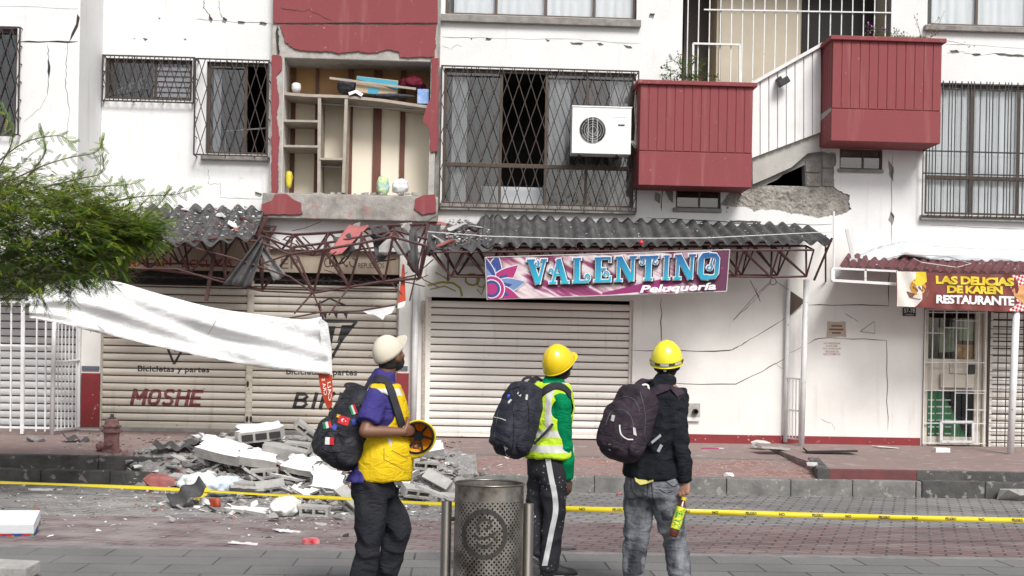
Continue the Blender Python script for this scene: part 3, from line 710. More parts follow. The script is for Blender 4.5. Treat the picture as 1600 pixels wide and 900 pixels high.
# closet niche: side walls, ceiling, back doors
x0,x1,z0,z1 = rect(441,92,672,304,YC)
nb_ = MB(); NB = 0.52
nb_.box(x0-0.06,x0+0.006,YC+0.034,NB,z0+0.003,z1-0.003); nb_.box(x1-0.006,x1+0.06,YC+0.034,NB,z0+0.003,z1-0.003)
obj('closet_side', nb_, M('closet white', (0.72,0.70,0.66), 0.8, (0.5,0.48,0.45), 4, 0.6), BLD)
nb_ = MB(); nb_.box(x0+0.007,x1-0.007,YC+0.036,NB,z1-0.008,z1+0.05); obj('closet_ceiling', nb_, CONCL, BLD)
nb_ = MB(); nb_.box(x0+0.007,x1-0.007,YC+0.036,NB,z0-0.1,z0+0.006); obj('closet_floor', nb_, CONCL, BLD)
bk = MB(); bk.box(x0,x1,NB,NB+0.03,z0,Z(560,160,NB)); obj('closet_back', bk, M('cream closet panel', (0.80,0.73,0.60), 0.6, (0.72,0.64,0.50), 1, 0.5), BLD)
bk = MB(); bk.box(x0,x1,NB,NB+0.03,Z(560,160,NB),z1); obj('closet_top_back', bk, M('tan closet panel', (0.42,0.24,0.10), 0.6, (0.34,0.18,0.07), 1.5, 0.6), BLD)
fr_ = MB()
for a, b in ((454,461),(492,497),(543,551),(583,596),(625,633)):
    x = X(a,200,NB-0.03); xx = X(b,200,NB-0.03); fr_.box(x,xx,NB-0.035,NB-0.002,z0,z1)
obj('closet_door_frame', fr_, WOOD, BLD)

# ------------------------------------------------------------------ cracks: thin broken lines a couple of mm proud
def crack(mb, pts, w, Y=0.0, seed=0, n=6):
    rnd = random.Random(seed); out = []
    for i in range(len(pts)-1):
        a, b = Vector(pts[i]), Vector(pts[i+1])
        for j in range(n):
            t = j/n; p = a.lerp(b, t)
            out.append((p.x+rnd.uniform(-1.2,1.2), p.y+rnd.uniform(-1.2,1.2)))
    out.append(pts[-1])
    W3 = PP(out, Y); k = len(W3)
    mb.ribbon([v - Vector((0,0.0025,0)) for v in W3], [max(0.002, w*rnd.uniform(0.5,1.5)*(1 if 0<i<k-1 else 0.2)) for i in range(k)], (0,-1,0))
cr = MB()
for s, (pts, w) in enumerate([([(319,0),(318,12),(328,24),(330,32)],0.010), ([(342,0),(343,18),(349,30),(352,32)],0.006), ([(305,30),(352,33),(430,38)],0.005),
    ([(158,88),(158,160),(157,240),(155,300)],0.009), ([(326,265),(326,287),(344,287),(344,308),(420,313)],0.004),
    ([(690,57),(760,60),(900,62),(1000,68)],0.004), ([(1394,240),(1393,380)],0.007), ([(1035,292),(1034,330)],0.012), ([(1477,68),(1600,76)],0.004),
    ([(1010,340),(1100,345),(1200,352),(1300,350)],0.012), ([(690,72),(705,77),(712,70),(722,73)],0.003),
    ([(1480,83),(1500,80),(1522,87),(1560,83)],0.004), ([(1452,352),(1600,358)],0.004)]): cr = MB(); crack(cr, pts, w, 0, s); obj('plaster_crack', cr, DARK, BLD)
pass
cr = MB()
for s, (pts, w) in enumerate([([(75,68),(76,100),(74,150)],0.007), ([(73,150),(62,170),(38,190)],0.003), ([(106,65),(104,100),(102,130),(108,170),(105,220)],0.006),
    ([(30,65),(122,65)],0.02), ([(0,10),(122,14)],0.003)]): crack(cr, pts, w, YA, s+40)
cr.plate(jag(pxz([(121,22),(125,28),(122,42),(114,56),(108,66),(112,52),(119,38)],YA),0.003,0.1,8), [], YA-0.003, YA+0.001)
cr.plate(jag(pxz([(76,92),(79,104),(77,122),(74,112)],YA),0.003,0.05,9), [], YA-0.003, YA+0.001)
obj('bay_crack', cr, DARK, BLD)
cr = MB(); crack(cr, [(434,40),(433,60),(435,85)], 0.03, YC, 3); crack(cr, [(427,37),(560,36),(684,38)], 0.014, YC, 4)
crack(cr, [(438,12),(470,18),(484,16),(520,33)], 0.008, YC, 5)
obj('red_bay_crack', cr, DARK, BLD)
gp = MB(); x0,x1,z0,z1 = rect(684,-200,690,105,-0.1); gp.box(x0,x1,-0.12,0.0,z0,z1)
obj('broken_joint', gp, CONC, BLD); x0,x1,z0,z1 = rect(681,105,687,330,-0.1); gp = MB(); gp.box(x0,x1,-0.12,0.0,z0,z1); obj('broken_joint', gp, CONC, BLD)
# ================================================================== GROUND FLOOR
SHUT = M('old cream roller shutter', (0.60,0.56,0.49), 0.55, (0.38,0.33,0.27), 2.2, 0.75, 0.15, 40, metal=0.0, stretch=(0.22,1,8), streak=((0.22,0.17,0.12), 0.60, 0.5), spots=((0.16,0.10,0.07), 16, 0.67, 0.7))
SHUTW = M('white roller shutter', (0.80,0.78,0.74), 0.5, (0.60,0.55,0.48), 1.8, 0.7, 0.1, 40, stretch=(0.2,1,8), streak=((0.34,0.28,0.22), 0.60, 0.5), spots=((0.2,0.13,0.09), 15, 0.71, 0.6))
GROOVE = M('grimy shutter groove', (0.06,0.05,0.042), 0.9)
PINKTXT = M('faded red lettering', (0.13,0.022,0.03), 0.7, (0.22,0.09,0.09), 12, 0.7)
BLK = M('black lettering', (0.018,0.018,0.02), 0.6, (0.05,0.05,0.05), 10, 0.4)
PITCH = 0.116
def slat_d(z):
    u = (z / PITCH) % 1.0
    if u < 0.16: return 0.020
    return 0.018 - 0.016*math.sin(math.pi*(u-0.16)/0.84)**0.6
def shutter(px0, py0, px1, py1, Y, mat, label=None, name='roller_shutter', parent=BLD):
    x0,x1,z0,z1 = rect(px0,py0,px1,py1,Y); mb = MB(); prof = []
    z = z0; zs = []
    k0 = math.floor(z0/PITCH); k1 = math.ceil(z1/PITCH)
    for k in range(k0, k1+1):
        for u in (0.0,0.02,0.15,0.165,0.22,0.3,0.42,0.58,0.72,0.84,0.92,0.97):
            zz = (k+u)*PITCH
            if z0 < zz < z1: zs.append(zz)
    zs = [z0] + zs + [z1]; vs = []
    rnd = random.Random(int(px0)); cols = 14
    cx_ = [x0+(x1-x0)*i/cols for i in range(cols+1)]
    for zz in zs:
        for xx in cx_: vs.append((xx, Y+slat_d(zz)+0.007*noise.noise(Vector((xx*1.7, px0, zz*5))), zz))
    fs = []; mi = []
    for j in range(len(zs)-1):
        g = ((zs[j]+zs[j+1])/2/PITCH) % 1.0 < 0.16
        for i in range(cols): fs.append((j*(cols+1)+i, j*(cols+1)+i+1, (j+1)*(cols+1)+i+1, (j+1)*(cols+1)+i)); mi.append(1 if g else 0)
    mb.v = [Vector(v) for v in vs]; mb.f = [list(f) for f in fs]; mb.m = mi
    o = obj(name, mb, [mat, GROOVE], parent, fix=False)
    md = MB(); md.box(x0-0.055, x0, Y-0.03, Y+0.06, z0, z1+0.05); md.box(x1, x1+0.055, Y-0.03, Y+0.06, z0, z1+0.05); md.box(x0, x1, Y-0.012, Y+0.03, z0, z0+0.055)
    obj('guide_rail', md, mat, o, bevel=0.004)
    if label: o['label'] = label
    return o
def conform(mb, name, mat, parent, Y, wob=True):
    sx0 = 161 if parent is s1 else 395
    """wrap flat lettering over the slats"""
    me = mb.mesh('t', Vector((0,0,0)), fix=False); bm = bmesh.new(); bm.from_mesh(me)
    zs = [v.co.z for v in bm.verts]; z = math.floor(min(zs)/PITCH)*PITCH
    while z < max(zs):
        for u in (0.0,0.02,0.15,0.165,0.22,0.3,0.42,0.58,0.72,0.84,0.92,0.97):
            bmesh.ops.bisect_plane(bm, geom=bm.verts[:]+bm.edges[:]+bm.faces[:], plane_co=(0,0,z+u*PITCH), plane_no=(0,0,1))
        z += PITCH
    for v in bm.verts: v.co.y = Y+slat_d(v.co.z)+0.007*noise.noise(Vector((v.co.x*1.7, sx0, v.co.z*5)))-0.003 + (v.co.y-Y)
    bm.to_mesh(me); bm.free()
    rl = rootloc(parent); me.transform(Matrix.Translation(-rl)); return link(name, me, mat, parent)
YS = 0.12
gf = MB()
zt = ZW
def wallrect(px0, py0, px1, py1, Y=0.0, Yb=0.30, mb=None): 
    x0,x1,z0,z1 = rect(px0,py0,px1,py1,Y); (mb or gf).box(x0,x1,Y,Yb,z0,z1)
zsh = Z(400,452); zbase = 0.0
# shop walls between the shutters
x160, x640, x668, x987 = X(157,550), X(622,550), X(667,575), X(988,575)
pw_ = MB(); pw_.box(X(127,550), x160, 0, 0.3, 0.3, zt); obj('shop_wall', pw_, WHITE2, BLD)
gf.box(x640, x668, 0, 0.3, 0.3, zt)
ztop3 = Z(830,466)
gf.box(x668, x987, 0.002, 0.3, ztop3, zt)
gf.box(x987, X(1442,590), 0, 0.3, 0.3, zt)
gf.box(X(1442,590), 13.8, 0.002, 0.3, Z(1500,482), zt); gf.box(X(1640,590), 13.8, 0.0, 0.3, 0.3, Z(1500,482)-0.003)
fl_ = MB(); fl_.box(-13, X(127,550)-0.003, 0.004, 0.3, Z(60,440), zt); obj('shop_wall', fl_, WHITE2, BLD)
fw_ = MB(); fw_.box(-13, X(-60,550), 0.0, 0.3, 0.3, Z(60,440)-0.003); obj('shop_wall', fw_, WHITE2, BLD)
gfo = obj('shop_wall', gf, WHITE2, BLD)
th_ = MB(); th_.box(x160, x640, 0.02, 0.3, 0.2, Z(400,671,0.1)-0.003); obj('threshold', th_, CONC, BLD)
fa = MB(); fa.box(x160, x640, 0.05, 0.3, Z(400,424), zt); obj('fascia', fa, M('beige fascia board', (0.42,0.35,0.27), 0.8, (0.28,0.22,0.16), 2, 0.7, 0.3, 20, streak=((0.16,0.12,0.09),0.58,0.6)), BLD)
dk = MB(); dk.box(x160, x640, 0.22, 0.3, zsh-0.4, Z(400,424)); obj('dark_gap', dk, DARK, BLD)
# white upper band of the wall visible behind the broken frame
ub = MB(); x0,x1,z0,z1 = rect(423,343,684,392,0.0); ub.box(x0,x1,-0.05,0.0,z0,z1); obj('upper_band', ub, WHITE, BLD)
s1 = shutter(161,446,385,669,YS,SHUT,'left cream roller shutter lettered in faded red')
s2 = shutter(395,446,619,671,YS,SHUT,'cream roller shutter lettered in black behind the hanging banner')
s3 = shutter(672,472,982,684,YS,SHUTW,'wide white roller shutter under the hairdresser sign')
pm = MB(); x0,x1,z0,z1 = rect(385.5,440,394,671,YS-0.03); pm.box(x0+0.01,x1-0.01,YS-0.04,YS+0.07,z0,z1); obj('shutter_post', pm, SHUT, BLD, bevel=0.004)
dm = MB(); 
for (a,b) in ((386,655),(392,655),(387,560),(387,600)):
    q=P(a,b,YS-0.045); dm.ell(q,0.02,0.006,0.05)
obj('grease_stain', dm, DARK, BLD)
# scrolled iron above the shutters
sc_ = MB()
for row, yy in enumerate((430, 441)):
    n = 16
    for i in range(n):
        x = x160 + (x640-x160)*(i+0.5)/n; z = Z(400,yy); pts = []
        for k in range(9):
            a = math.pi*k/8; pts.append((x + 0.11*math.cos(a), 0.10, z + (0.05 if row else -0.05)*math.sin(a)))
        sc_.tube(pts, 0.006, 5)
for yy in (424.5,436,447): sc_.bar((x160,0.10,Z(400,yy)),(x640,0.10,Z(400,yy)),0.016)
obj('scrolled_iron', sc_, IRON, BLD)
# lettering on the shutters and the fascia
BL = {'M':[[(.1,0),(.1,1)],[(.12,.95),(.5,.35)],[(.5,.35),(.88,.95)],[(.9,0),(.9,1)]], 'O':[[(.5,.9),(.22,.86),(.12,.7),(.12,.3),(.22,.14),(.5,.1)],[(.5,.9),(.78,.86),(.88,.7),(.88,.3),(.78,.14),(.5,.1)]],
 'S':[[(.88,.80),(.72,.9),(.3,.9),(.14,.75),(.25,.58),(.72,.45),(.87,.28),(.72,.1),(.3,.1),(.1,.22)]], 'H':[[(.1,0),(.1,1)],[(.9,0),(.9,1)],[(.1,.5),(.9,.5)]], 'E':[[(.12,0),(.12,1)],[(.12,.9),(.92,.9)],[(.12,.5),(.82,.5)],[(.12,.1),(.92,.1)]],
 'B':[[(.12,0),(.12,1)],[(.12,.9),(.6,.9),(.82,.76),(.62,.54),(.12,.52)],[(.5,.52),(.72,.5),(.9,.3),(.68,.1),(.12,.1)]], 'I':[[(.5,0),(.5,1)]], 'K':[[(.12,0),(.12,1)],[(.16,.42),(.85,1)],[(.35,.55),(.88,0)]]}
def block(mb, word, q, w=0.21, shear=0.30):
    wid = [0.45 if c == 'I' else (1.15 if c == 'M' else 0.95) for c in word]; gap = 0.16; tot = sum(wid)+gap*(len(word)-1)+shear; hgt = (q[3]-q[0]).length; x = 0; k = 0
    for c, wc in zip(word, wid):
        for st in BL[c]:
            mb.ribbon([quadmap(q, (x+a*wc+shear*b)/tot, b)-Vector((0,0.0003*k,0)) for a, b in st], w*hgt, (0,-1,0)); k += 1
        x += wc+gap
def tq(x0,yb0,x1,yb1,yt1,yt0,Y): return [P(x0,yb0,Y),P(x1,yb1,Y),P(x1,yt1,Y),P(x0,yt0,Y)]
mb = MB(); block(mb, 'MOSHE', tq(203,633,320,636,609,607,YS)); conform(mb,'lettering',PINKTXT,s1,YS)
mb = MB(); text_on(mb, 'Bicicletas y partes', tq(215,583,327,585,573,571,YS), bold=0.03, space=1.05); conform(mb,'lettering',BLK,s1,YS)
mb = MB(); block(mb, 'BIKES', tq(456,639,580,642,614,613,YS)); conform(mb,'lettering',BLK,s2,YS)
mb = MB(); text_on(mb, 'Bicicletas y partes', tq(447,588,558,590,577,575,YS), bold=0.03, space=1.05); conform(mb,'lettering',BLK,s2,YS)
def stroke(mb, pts, w, Y): mb.ribbon(PP(pts, Y), w, (0,-1,0))
def emblem(ox, oy, s, parent):
    mb = MB()
    f = lambda pts: [(ox+a*s, oy+b*s) for a, b in pts]
    stroke(mb, f([(-46,-66),(46,-66)]), 0.045*s, YS); 
    stroke(mb, f([(-44,-66),(-14,-34),(0,0)]), 0.05*s, YS); stroke(mb, f([(44,-66),(20,-36),(0,0)]), 0.05*s, YS)
    for pts in ([(-8,-58),(10,-58),(2,-24)], [(-30,-60),(-16,-60),(-12,-34)], [(20,-60),(36,-60),(12,-30)], [(-14,-82),(-4,-82),(-6,-70)],[(4,-84),(14,-84),(12,-70)],[(22,-80),(30,-80),(28,-70)]):
        mb.add(PP(f(pts), YS), [(0,1,2)])
    stroke(mb, f([(-24,-92),(0,-104),(26,-92)]), 0.03*s, YS)
    conform(mb, 'emblem', BLK, parent, YS)
emblem(272, 569, 0.72, s1); emblem(515, 565, 0.95, s2)
mb = MB(); text_on(mb, 'ALMACEN', tq(172,418,268,416,402,404,0.046), bold=0.03)
text_on(mb, 'BICICLETAS', tq(284,418,362,417,405,406,0.046), bold=0.02)
obj('lettering', mb, M('red fascia lettering', (0.30,0.02,0.02), 0.7), BLD)
mb = MB(); text_on(mb, 'TALLER', tq(368,420,470,420,404,404,0.046), bold=0.0); obj('graffiti', mb, M('brown grey lettering', (0.12,0.10,0.09), 0.7), BLD)
mb = MB()
for i in range(4):
    cx0 = 512 + i*13
    stroke(mb, [(cx0+5*math.cos(a*0.7+i), 410+7*math.sin(a*0.7+i*2)) for a in range(8)], 0.014, 0.044)
text_on(mb, 'REPUESTOS', tq(560,419,600,419,411,411,0.046)); obj('lettering', mb, BLK, BLD)
# pillars with red base and blue grey stripe
STRIPE = M('blue grey stripe', (0.10,0.13,0.18), 0.6)
for a, b, c in ((128,155,667),(619.5,637,671)):
    x0,x1,z0,z1 = rect(a,583,b,c,-0.02); mb = MB(); mb.box(x0-0.01,x1+0.01,-0.045,-0.003,z0,z1)
    po = obj('pillar_base', mb, REDP, BLD, bevel=0.004)
    x0,x1,z0,z1 = rect(a,572,b,578,-0.02); mb = MB(); mb.box(x0,x1,-0.03,-0.003,z0,z1); obj('stripe', mb, STRIPE, po)
# red base along the right wall
for a, b, yl, yr, bl, br_ in ((988,1438,676,683,692,698),):
    z1_ = Z(1200,680.3,-0.02); mb = MB(); mb.box(X(a,685,-0.02), X(b,685,-0.02), -0.022, -0.003, 0.3, z1_); obj('base_band', mb, REDP, BLD)
# fascia of the hairdresser: white board with painted swirls
mb = MB(); x0,x1,z0,z1 = rect(666,418,985,467,-0.06); mb.box(x0,x1,-0.06,0.0,z0,z1); fb = obj('fascia', mb, M('white sign board', (0.72,0.72,0.70), 0.5, (0.6,0.58,0.54), 2, 0.5), BLD)
mb = MB()
sw = [([(668,446),(690,441),(708,442),(719,450),(722,463)],0.035),([(672,452),(695,447),(712,455)],0.02),([(680,425),(700,437),(716,425)],0.015),([(745,452),(752,460),(757,448)],0.02),
      ([(738+11*math.cos(t*0.7), 437+9*math.sin(t*0.7)) for t in range(10)],0.028),([(752+7*math.cos(t*0.7), 440+9*math.sin(t*0.7)) for t in range(10)],0.02)]
for i,(pts, w_) in enumerate(sw): mb.ribbon([v-Vector((0,0.001*i,0)) for v in PP(pts,-0.063)], w_, (0,-1,0))
obj('swirl', mb, M('olive swirl paint', (0.30,0.30,0.04), 0.6), fb)
# white downpipe and flat strip at the pillar
def post(name, p0, p1, Y, r, mat, parent=None, seg=12):
    mb = MB(); a = P(*p0, Y); b = P(*p1, Y); mb.tube([a, b], r, seg); return obj(name, mb, mat, parent, smooth=False)
mb = MB(); mb.tube([P(651,441,-0.10), P(645,676,-0.10)], 0.05, 14); obj('downpipe', mb, WPAINT, BLD, smooth=True)
mb = MB(); mb.bar(P(663,470,-0.03), P(661,684,-0.03), 0.045, 0.03); mb.bar(P(661,470,-0.05), P(661,505,-0.05), 0.03); obj('rusty_strip', mb, M('peeling strip', (0.50,0.46,0.40), 0.8, (0.24,0.17,0.12), 22, 0.9), BLD)
mb = MB(); mb.bar(P(645,500,-0.05), P(640,690,-0.05), 0.02); obj('cable_conduit', mb, WPAINT, BLD)
# cracks of the right wall
cr = MB()
for s, (pts, w_) in enumerate([([(985,547),(1140,548),(1162,538),(1228,497)],0.013), ([(985,597),(1150,601),(1228,559)],0.010), ([(1232,552),(1280,528),(1385,532),(1387,675)],0.009),
    ([(1260,476),(1388,478),(1390,420)],0.012), ([(1033,465),(1033,540)],0.012), ([(1145,502),(1185,462),(1205,440)],0.006), ([(1180,450),(1188,470)],0.006),
    ([(1320,490),(1341,503)],0.007), ([(1282,655),(1300,662),(1304,672)],0.004), ([(1207,567),(1225,576)],0.004)]): crack(cr, pts, w_, 0.0, s+80)
obj('wall_crack', cr, M('brown joint grime', (0.10,0.075,0.06), 0.9), BLD)
mb = MB(); q = PP([(1341,520),(1364,500),(1368,502),(1366,520)],-0.004); mb.ribbon(PP([(1345,517),(1366,502),(1367,521),(1344,518)],-0.004), 0.012, (0,-1,0)); obj('chipped_mark', mb, SILL, BLD)
# paper notice, stencilled notice
TAPE = M('old paper notice', (0.42,0.33,0.27), 0.8, (0.55,0.46,0.38), 8, 0.6)
mb = MB(); x0,x1,z0,z1 = rect(1292,503,1322,526,-0.008); mb.plate(jag([(x0,z0),(x1,z0),(x1,z1),(x0,z1)],0.01,0.07,4), [], -0.008, -0.002)
nt = obj('paper_notice', mb, TAPE); tag(nt, 'torn brown paper notice stuck on the white wall above faint red lettering', 'notice')
mb = MB()
for i, (w0, w1) in enumerate(((1299,1316),(1296,1318),(1300,1314))): 
    x0,x1,z0,z1 = rect(w0,508+i*5.5,w1,510.5+i*5.5,-0.011); mb.box(x0,x1,-0.0105,-0.0085,z0,z1)
obj('lettering', mb, M('brown print', (0.2,0.10,0.07), 0.8), nt)
mb = MB()
for i, t_ in enumerate(('NO PARQUEAR','GARAJE','NO ARROJAR','BASURAS NI','ESCOMBROS')):
    y = 536+i*4.2; wdt = (13,9,14,10,13)[i]; text_on(mb, t_, tq(1300-wdt,y+2.2,1300+wdt,y+2.4,y-.8,y-1,-0.003))
obj('wall_stencil', mb, M('red stencil print', (0.35,0.10,0.07), 0.8), BLD)
# meter box
mb = MB(); c = P(1084,642,-0.03); x0,x1,z0,z1 = rect(1071,630,1094,654,-0.04); mb.box(x0,x1,-0.045,0.0,z0,z1)
mt = obj('meter_box', mb, M('dull box', (0.42,0.41,0.38), 0.6, (0.2,0.19,0.18), 20, 0.6), BLD, bevel=0.006)
mb = MB(); c = P(1086,643,-0.05); AX = Matrix.Rotation(R(90),3,'X')
mb.lathe(c, [(0.005,0.0),(0.045,0.0),(0.045,0.06),(0.03,0.06),(0.03,0.01)], 16, ax=AX); obj('pipe_end', mb, DARK, mt)
mb = MB(); x0,x1,z0,z1 = rect(1073,652,1094,658,-0.05); mb.box(x0,x1,-0.05,-0.046,z0,z1); obj('plate', mb, WPAINT, mt)
# small bits on the wall: speaker horn triangle and the dark triangular vent
mb = MB(); mb.plate(pxz([(1235,455),(1254,468),(1254,474),(1235,492)],-0.02), [], -0.05, -0.003); obj('broken_corner_vent', mb, M('brown vent', (0.09,0.065,0.05), 0.9), BLD)
# house number plate
x0,x1,z0,z1 = rect(1411,481,1431,494,-0.02); mb = MB(); mb.box(x0,x1,-0.02,-0.002,z0,z1); np_ = obj('number_plate', mb, M('black enamel', (0.02,0.025,0.02), 0.4), BLD)
mb = MB(); text_on(mb, '57-78', tq(1412.5,488.5,1429.5,489,482,482,-0.022), bold=0.02); text_on(mb, 'CARRERA', tq(1414,492.8,1428,493,490.5,490.3,-0.022)); obj('lettering', mb, WPAINT, np_)
# white post pair with a little gate
PO = thing('white_gate_post', P(1255,700,-0.45), 'tall rusty white pole with a narrow low gate by the cracked wall', 'gate')
mb = MB(); mb.tube([P(1260,437,-0.45), P(1252,701,-0.45)], 0.045, 12); obj('pole', mb, WPAINT, PO, smooth=True)
mb = MB(); mb.tube([P(1232,437,-0.08), P(1227,691,-0.08)], 0.035, 12); obj('pole', mb, WPAINT, PO, smooth=True)
mb = MB()
for yy in (590,640,684): mb.bar(P(1229,yy,-0.10), P(1254,yy+3,-0.43), 0.022)
for i in range(1,5): mb.bar(P(1229+i*5,590+i*0.5,-0.1-i*0.066), P(1228+i*5,684+i,-0.1-i*0.066), 0.014)
obj('low_gate', mb, WPAINT, PO)
# ------------------------------------------------------------------ restaurant door, grille
DR = rect(1446,486,1532,692,0.1)
x0,x1,z0,z1 = DR
mb = MB()
for a, b in ((x0-0.06,x0),(x1,x1+0.06)): mb.box(a,b,0.0,0.10,z0-0.05,z1+0.03)
mb.box(x0,x1,0.0,0.10,z1,z1+0.03); 
for a, b in ((z0-0.03,z0+0.10),(Z(1490,610,.1),Z(1490,561,.1))): mb.box(x0,x1,0.04,0.09,a,b)
mb.box(x1-0.12,x1,0.045,0.09,z0+0.10,z1-0.003)
CREAMD = M('cream metal door', (0.60,0.56,0.48), 0.6, (0.40,0.34,0.27), 3, 0.6, streak=((0.25,0.19,0.14),0.58,0.5))
door = obj('door', mb, CREAMD, BLD, bevel=0.004); door['label'] = 'cream metal restaurant door with posters behind a welded white grille'
mb = MB(); mb.box(x0,x1-0.12,0.06,0.064,Z(1490,561,.1),z1); obj('pane', mb, GLASSF, door); mb = MB(); mb.box(x0,x1-0.12,0.06,0.064,z0+0.10,Z(1490,610,.1)); obj('pane', mb, GLASSF, door)
mb = MB(); q = PP([(1447,688),(1512,688),(1472,612),(1447,612)],0.10); mb.add(q, [(0,1,2,3)]); g1 = obj('green_poster', mb, M('green poster', (0.02,0.20,0.06), 0.6, (0.015,0.13,0.04), 3, 0.4), door, solid=0.003)
mb = MB()
for i in range(6): 
    for sgm in range(3):
        a = 1450+sgm*13; b = a+10
        if a > 1472+ (i+1)*6: continue
        xx0,xx1,zz0,zz1 = rect(a,624+i*10.5,b,626+i*10.5,0.094); mb.box(xx0,xx1,0.093,0.096,zz0,zz1)
obj('lettering', mb, WPAINT, g1)
for (a,b,c,d,ca,cb,lb) in ((1467,512,1492,551,(0.30,0.36,0.22),(0.12,0.2,0.12),'leaning framed landscape picture'),(1499,497,1524,532,(0.22,0.36,0.20),(0.45,0.50,0.35),'green framed landscape poster'),(1494,538,1522,560,(0.34,0.10,0.05),(0.6,0.45,0.1),'small red and yellow food poster')):
    mb = MB(); tl = 2 if a==1467 else -1; q = PP([(a,d),(c,d-tl),(c-tl,b-tl),(a-tl,b)],0.12)
    mb.add(q, [(0,1,2,3)]); po = obj('poster', mb, M('poster '+lb, ca, 0.5, cb, 9, 1.0), door, solid=0.004); po['label'] = lb
mb = MB(); x0g,x1g,z0g,z1g = rect(1443,486,1540,694,-0.04)
for a in (1444,1456,1474,1493,1511,1528,1539): mb.bar((X(a,590,-.04),-0.04,z0g),(X(a,590,-.04),-0.04,z1g),0.016)
for (a,b,y_) in ((1443,1540,488),(1443,1476,520),(1476,1511,512),(1493,1528,501),(1443,1540,566),(1443,1540,610),(1493,1540,614),(1443,1540,661),(1443,1540,692),(1511,1540,640)): mb.bar(P(a,y_,-0.045),P(b,y_+0.8,-0.045),0.014)
for pts in (((1470,659),(1520,659),(1520,690),(1470,690)),):
    for i in range(4): mb.bar(P(*pts[i],-0.05),P(*pts[(i+1)%4],-0.05),0.035)
obj('grille', mb, WPAINT, door)
mb = MB(); x0,x1,z0,z1 = rect(1470,585,1522,606,-0.02); mb.box(x0,x1,-0.03,0.03,z0,z1); obj('letter_box', mb, CREAMD, door, bevel=0.006)
mb = MB(); x0,x1,z0,z1 = rect(1484,568,1510,584,0.03); mb.box(x0,x1,0.02,0.038,z0,z1); obj('door_panel', mb, CREAMD, door, bevel=0.004)
mb = MB(); x0,x1,z0,z1 = rect(1514,570,1524,584,0.0); mb.box(x0,x1,0.0,0.038,z0,z1); obj('lock', mb, BLACKI, door, bevel=0.004)
s4 = shutter(1549,486,1640,700,0.10,SHUTW,'white roller shutter right of the restaurant door behind a square grille')
mb = MB(); x0,x1,z0,z1 = rect(1545,488,1650,702,0.02)
n = 9
for i in range(n): mb.box(x0+(x1-x0)*i/(n-1)-0.006, x0+(x1-x0)*i/(n-1)+0.006, 0.0, 0.012, z0, z1)
for i in range(17): z=z0+(z1-z0)*i/16; mb.box(x0,x1,0.013,0.025,z-0.005,z+0.005)
obj('grille', mb, IRON, s4)
# ------------------------------------------------------------------ left shop front: white railings
mb = MB(); x0,x1,z0,z1 = rect(-40,470,126,676,0.1)
s0 = shutter(-60,440,124,676,0.25,M('white shutter in the porch', (0.62,0.63,0.64), 0.6, (0.45,0.45,0.45), 3, 0.5),'white horizontal slat shutter behind the porch railing')
PR = thing('porch_railing', P(80,678,-0.9), 'white bar railing gate enclosing the porch at the far left', 'railing')
YP = -0.95
mb = MB()
for px in (-38,-20,0,18,38,58,72): mb.bar(P(px,468,YP), P(px-1.5,674,YP), 0.022)
for px in (36,): mb.bar(P(px,468,YP), P(px-1.5,678,YP), 0.045)
for yy in (472,540,668): mb.bar(P(-40,yy-1.5,YP), P(80,yy+1,YP), 0.03)
obj('front_bars', mb, WPAINT, PR)
mb = MB(); mb.tube([P(86,455,YP), P(81,681,YP)], 0.035, 12); obj('corner_post', mb, WPAINT, PR, smooth=True); mb = MB(); mb.tube([P(-40,455,YP), P(-42,676,YP)], 0.035, 12); obj('corner_post', mb, WPAINT, PR, smooth=True)
mb = MB()
for i in range(1,7):
    u = i/7; yy = YP+(0-YP)*u*0.97; px = 84+(124-84)*u
    mb.bar(P(px+2,470,yy), P(px,672-u*4,yy), 0.016)
for yy_ in (566,672): mb.bar(P(84,yy_,YP), P(124,yy_-4,-0.04), 0.03)
obj('side_bars', mb, WPAINT, PR)
mb = MB(); mb.bar(P(124,470,-0.03),P(123,672,-0.03),0.05); obj('wall_post', mb, WPAINT, PR)

# ================================================================== AWNINGS
CORR = M('weathered fibre cement', (0.10,0.097,0.098), 0.95, (0.035,0.034,0.036), 4.5, 0.95, 0.8, 40, spots=((0.26,0.25,0.24), 11, 0.66, 0.8))
CORRM = M('maroon painted roofing', (0.13,0.035,0.04), 0.7, (0.07,0.022,0.026), 5, 0.8, 0.4, 40, spots=((0.4,0.33,0.32), 15, 0.68, 0.8))
def corrugated(name, tl, tr, br, bl, waves, amp, mat, parent, ragged=0.0, seed=1, n2=14, lift=None, drop=None):
    """sheet from four world corners, ridges running from top to bottom"""
    rnd = random.Random(seed); per = 10; n = waves*per; vs = []; fs = []
    nrm = (tr-tl).cross(bl-tl).normalized()
    if nrm.z < 0: nrm = -nrm
    ends = [rnd.uniform(0,1) for _ in range(n+1)]
    for i in range(n+1):
        u = i/n; a = tl.lerp(tr,u); b = bl.lerp(br,u)
        e = 1 + ragged*(noise.noise(Vector((u*waves*0.8, seed, 0)))+0.4*noise.noise(Vector((u*waves*3, seed, 5))))
        st = ragged*0.6*noise.noise(Vector((u*waves*0.7, seed+9, 0)))
        for j in range(n2+1):
            v = st + (e-st)*j/n2
            p = a.lerp(b, v) + nrm*amp*math.cos(2*math.pi*u*waves)
            p += nrm*0.02*noise.noise(p*1.3)
            if lift: p = lift(p, u, v)
            vs.append(p)
    for i in range(n):
        for j in range(n2):
            if drop and drop(i/n, j/n2): continue
            fs.append((i*(n2+1)+j, (i+1)*(n2+1)+j, (i+1)*(n2+1)+j+1, i*(n2+1)+j+1))
    mb = MB(); mb.add(vs, fs); return obj(name, mb, mat, parent, smooth=True, solid=0.009, fix=False)
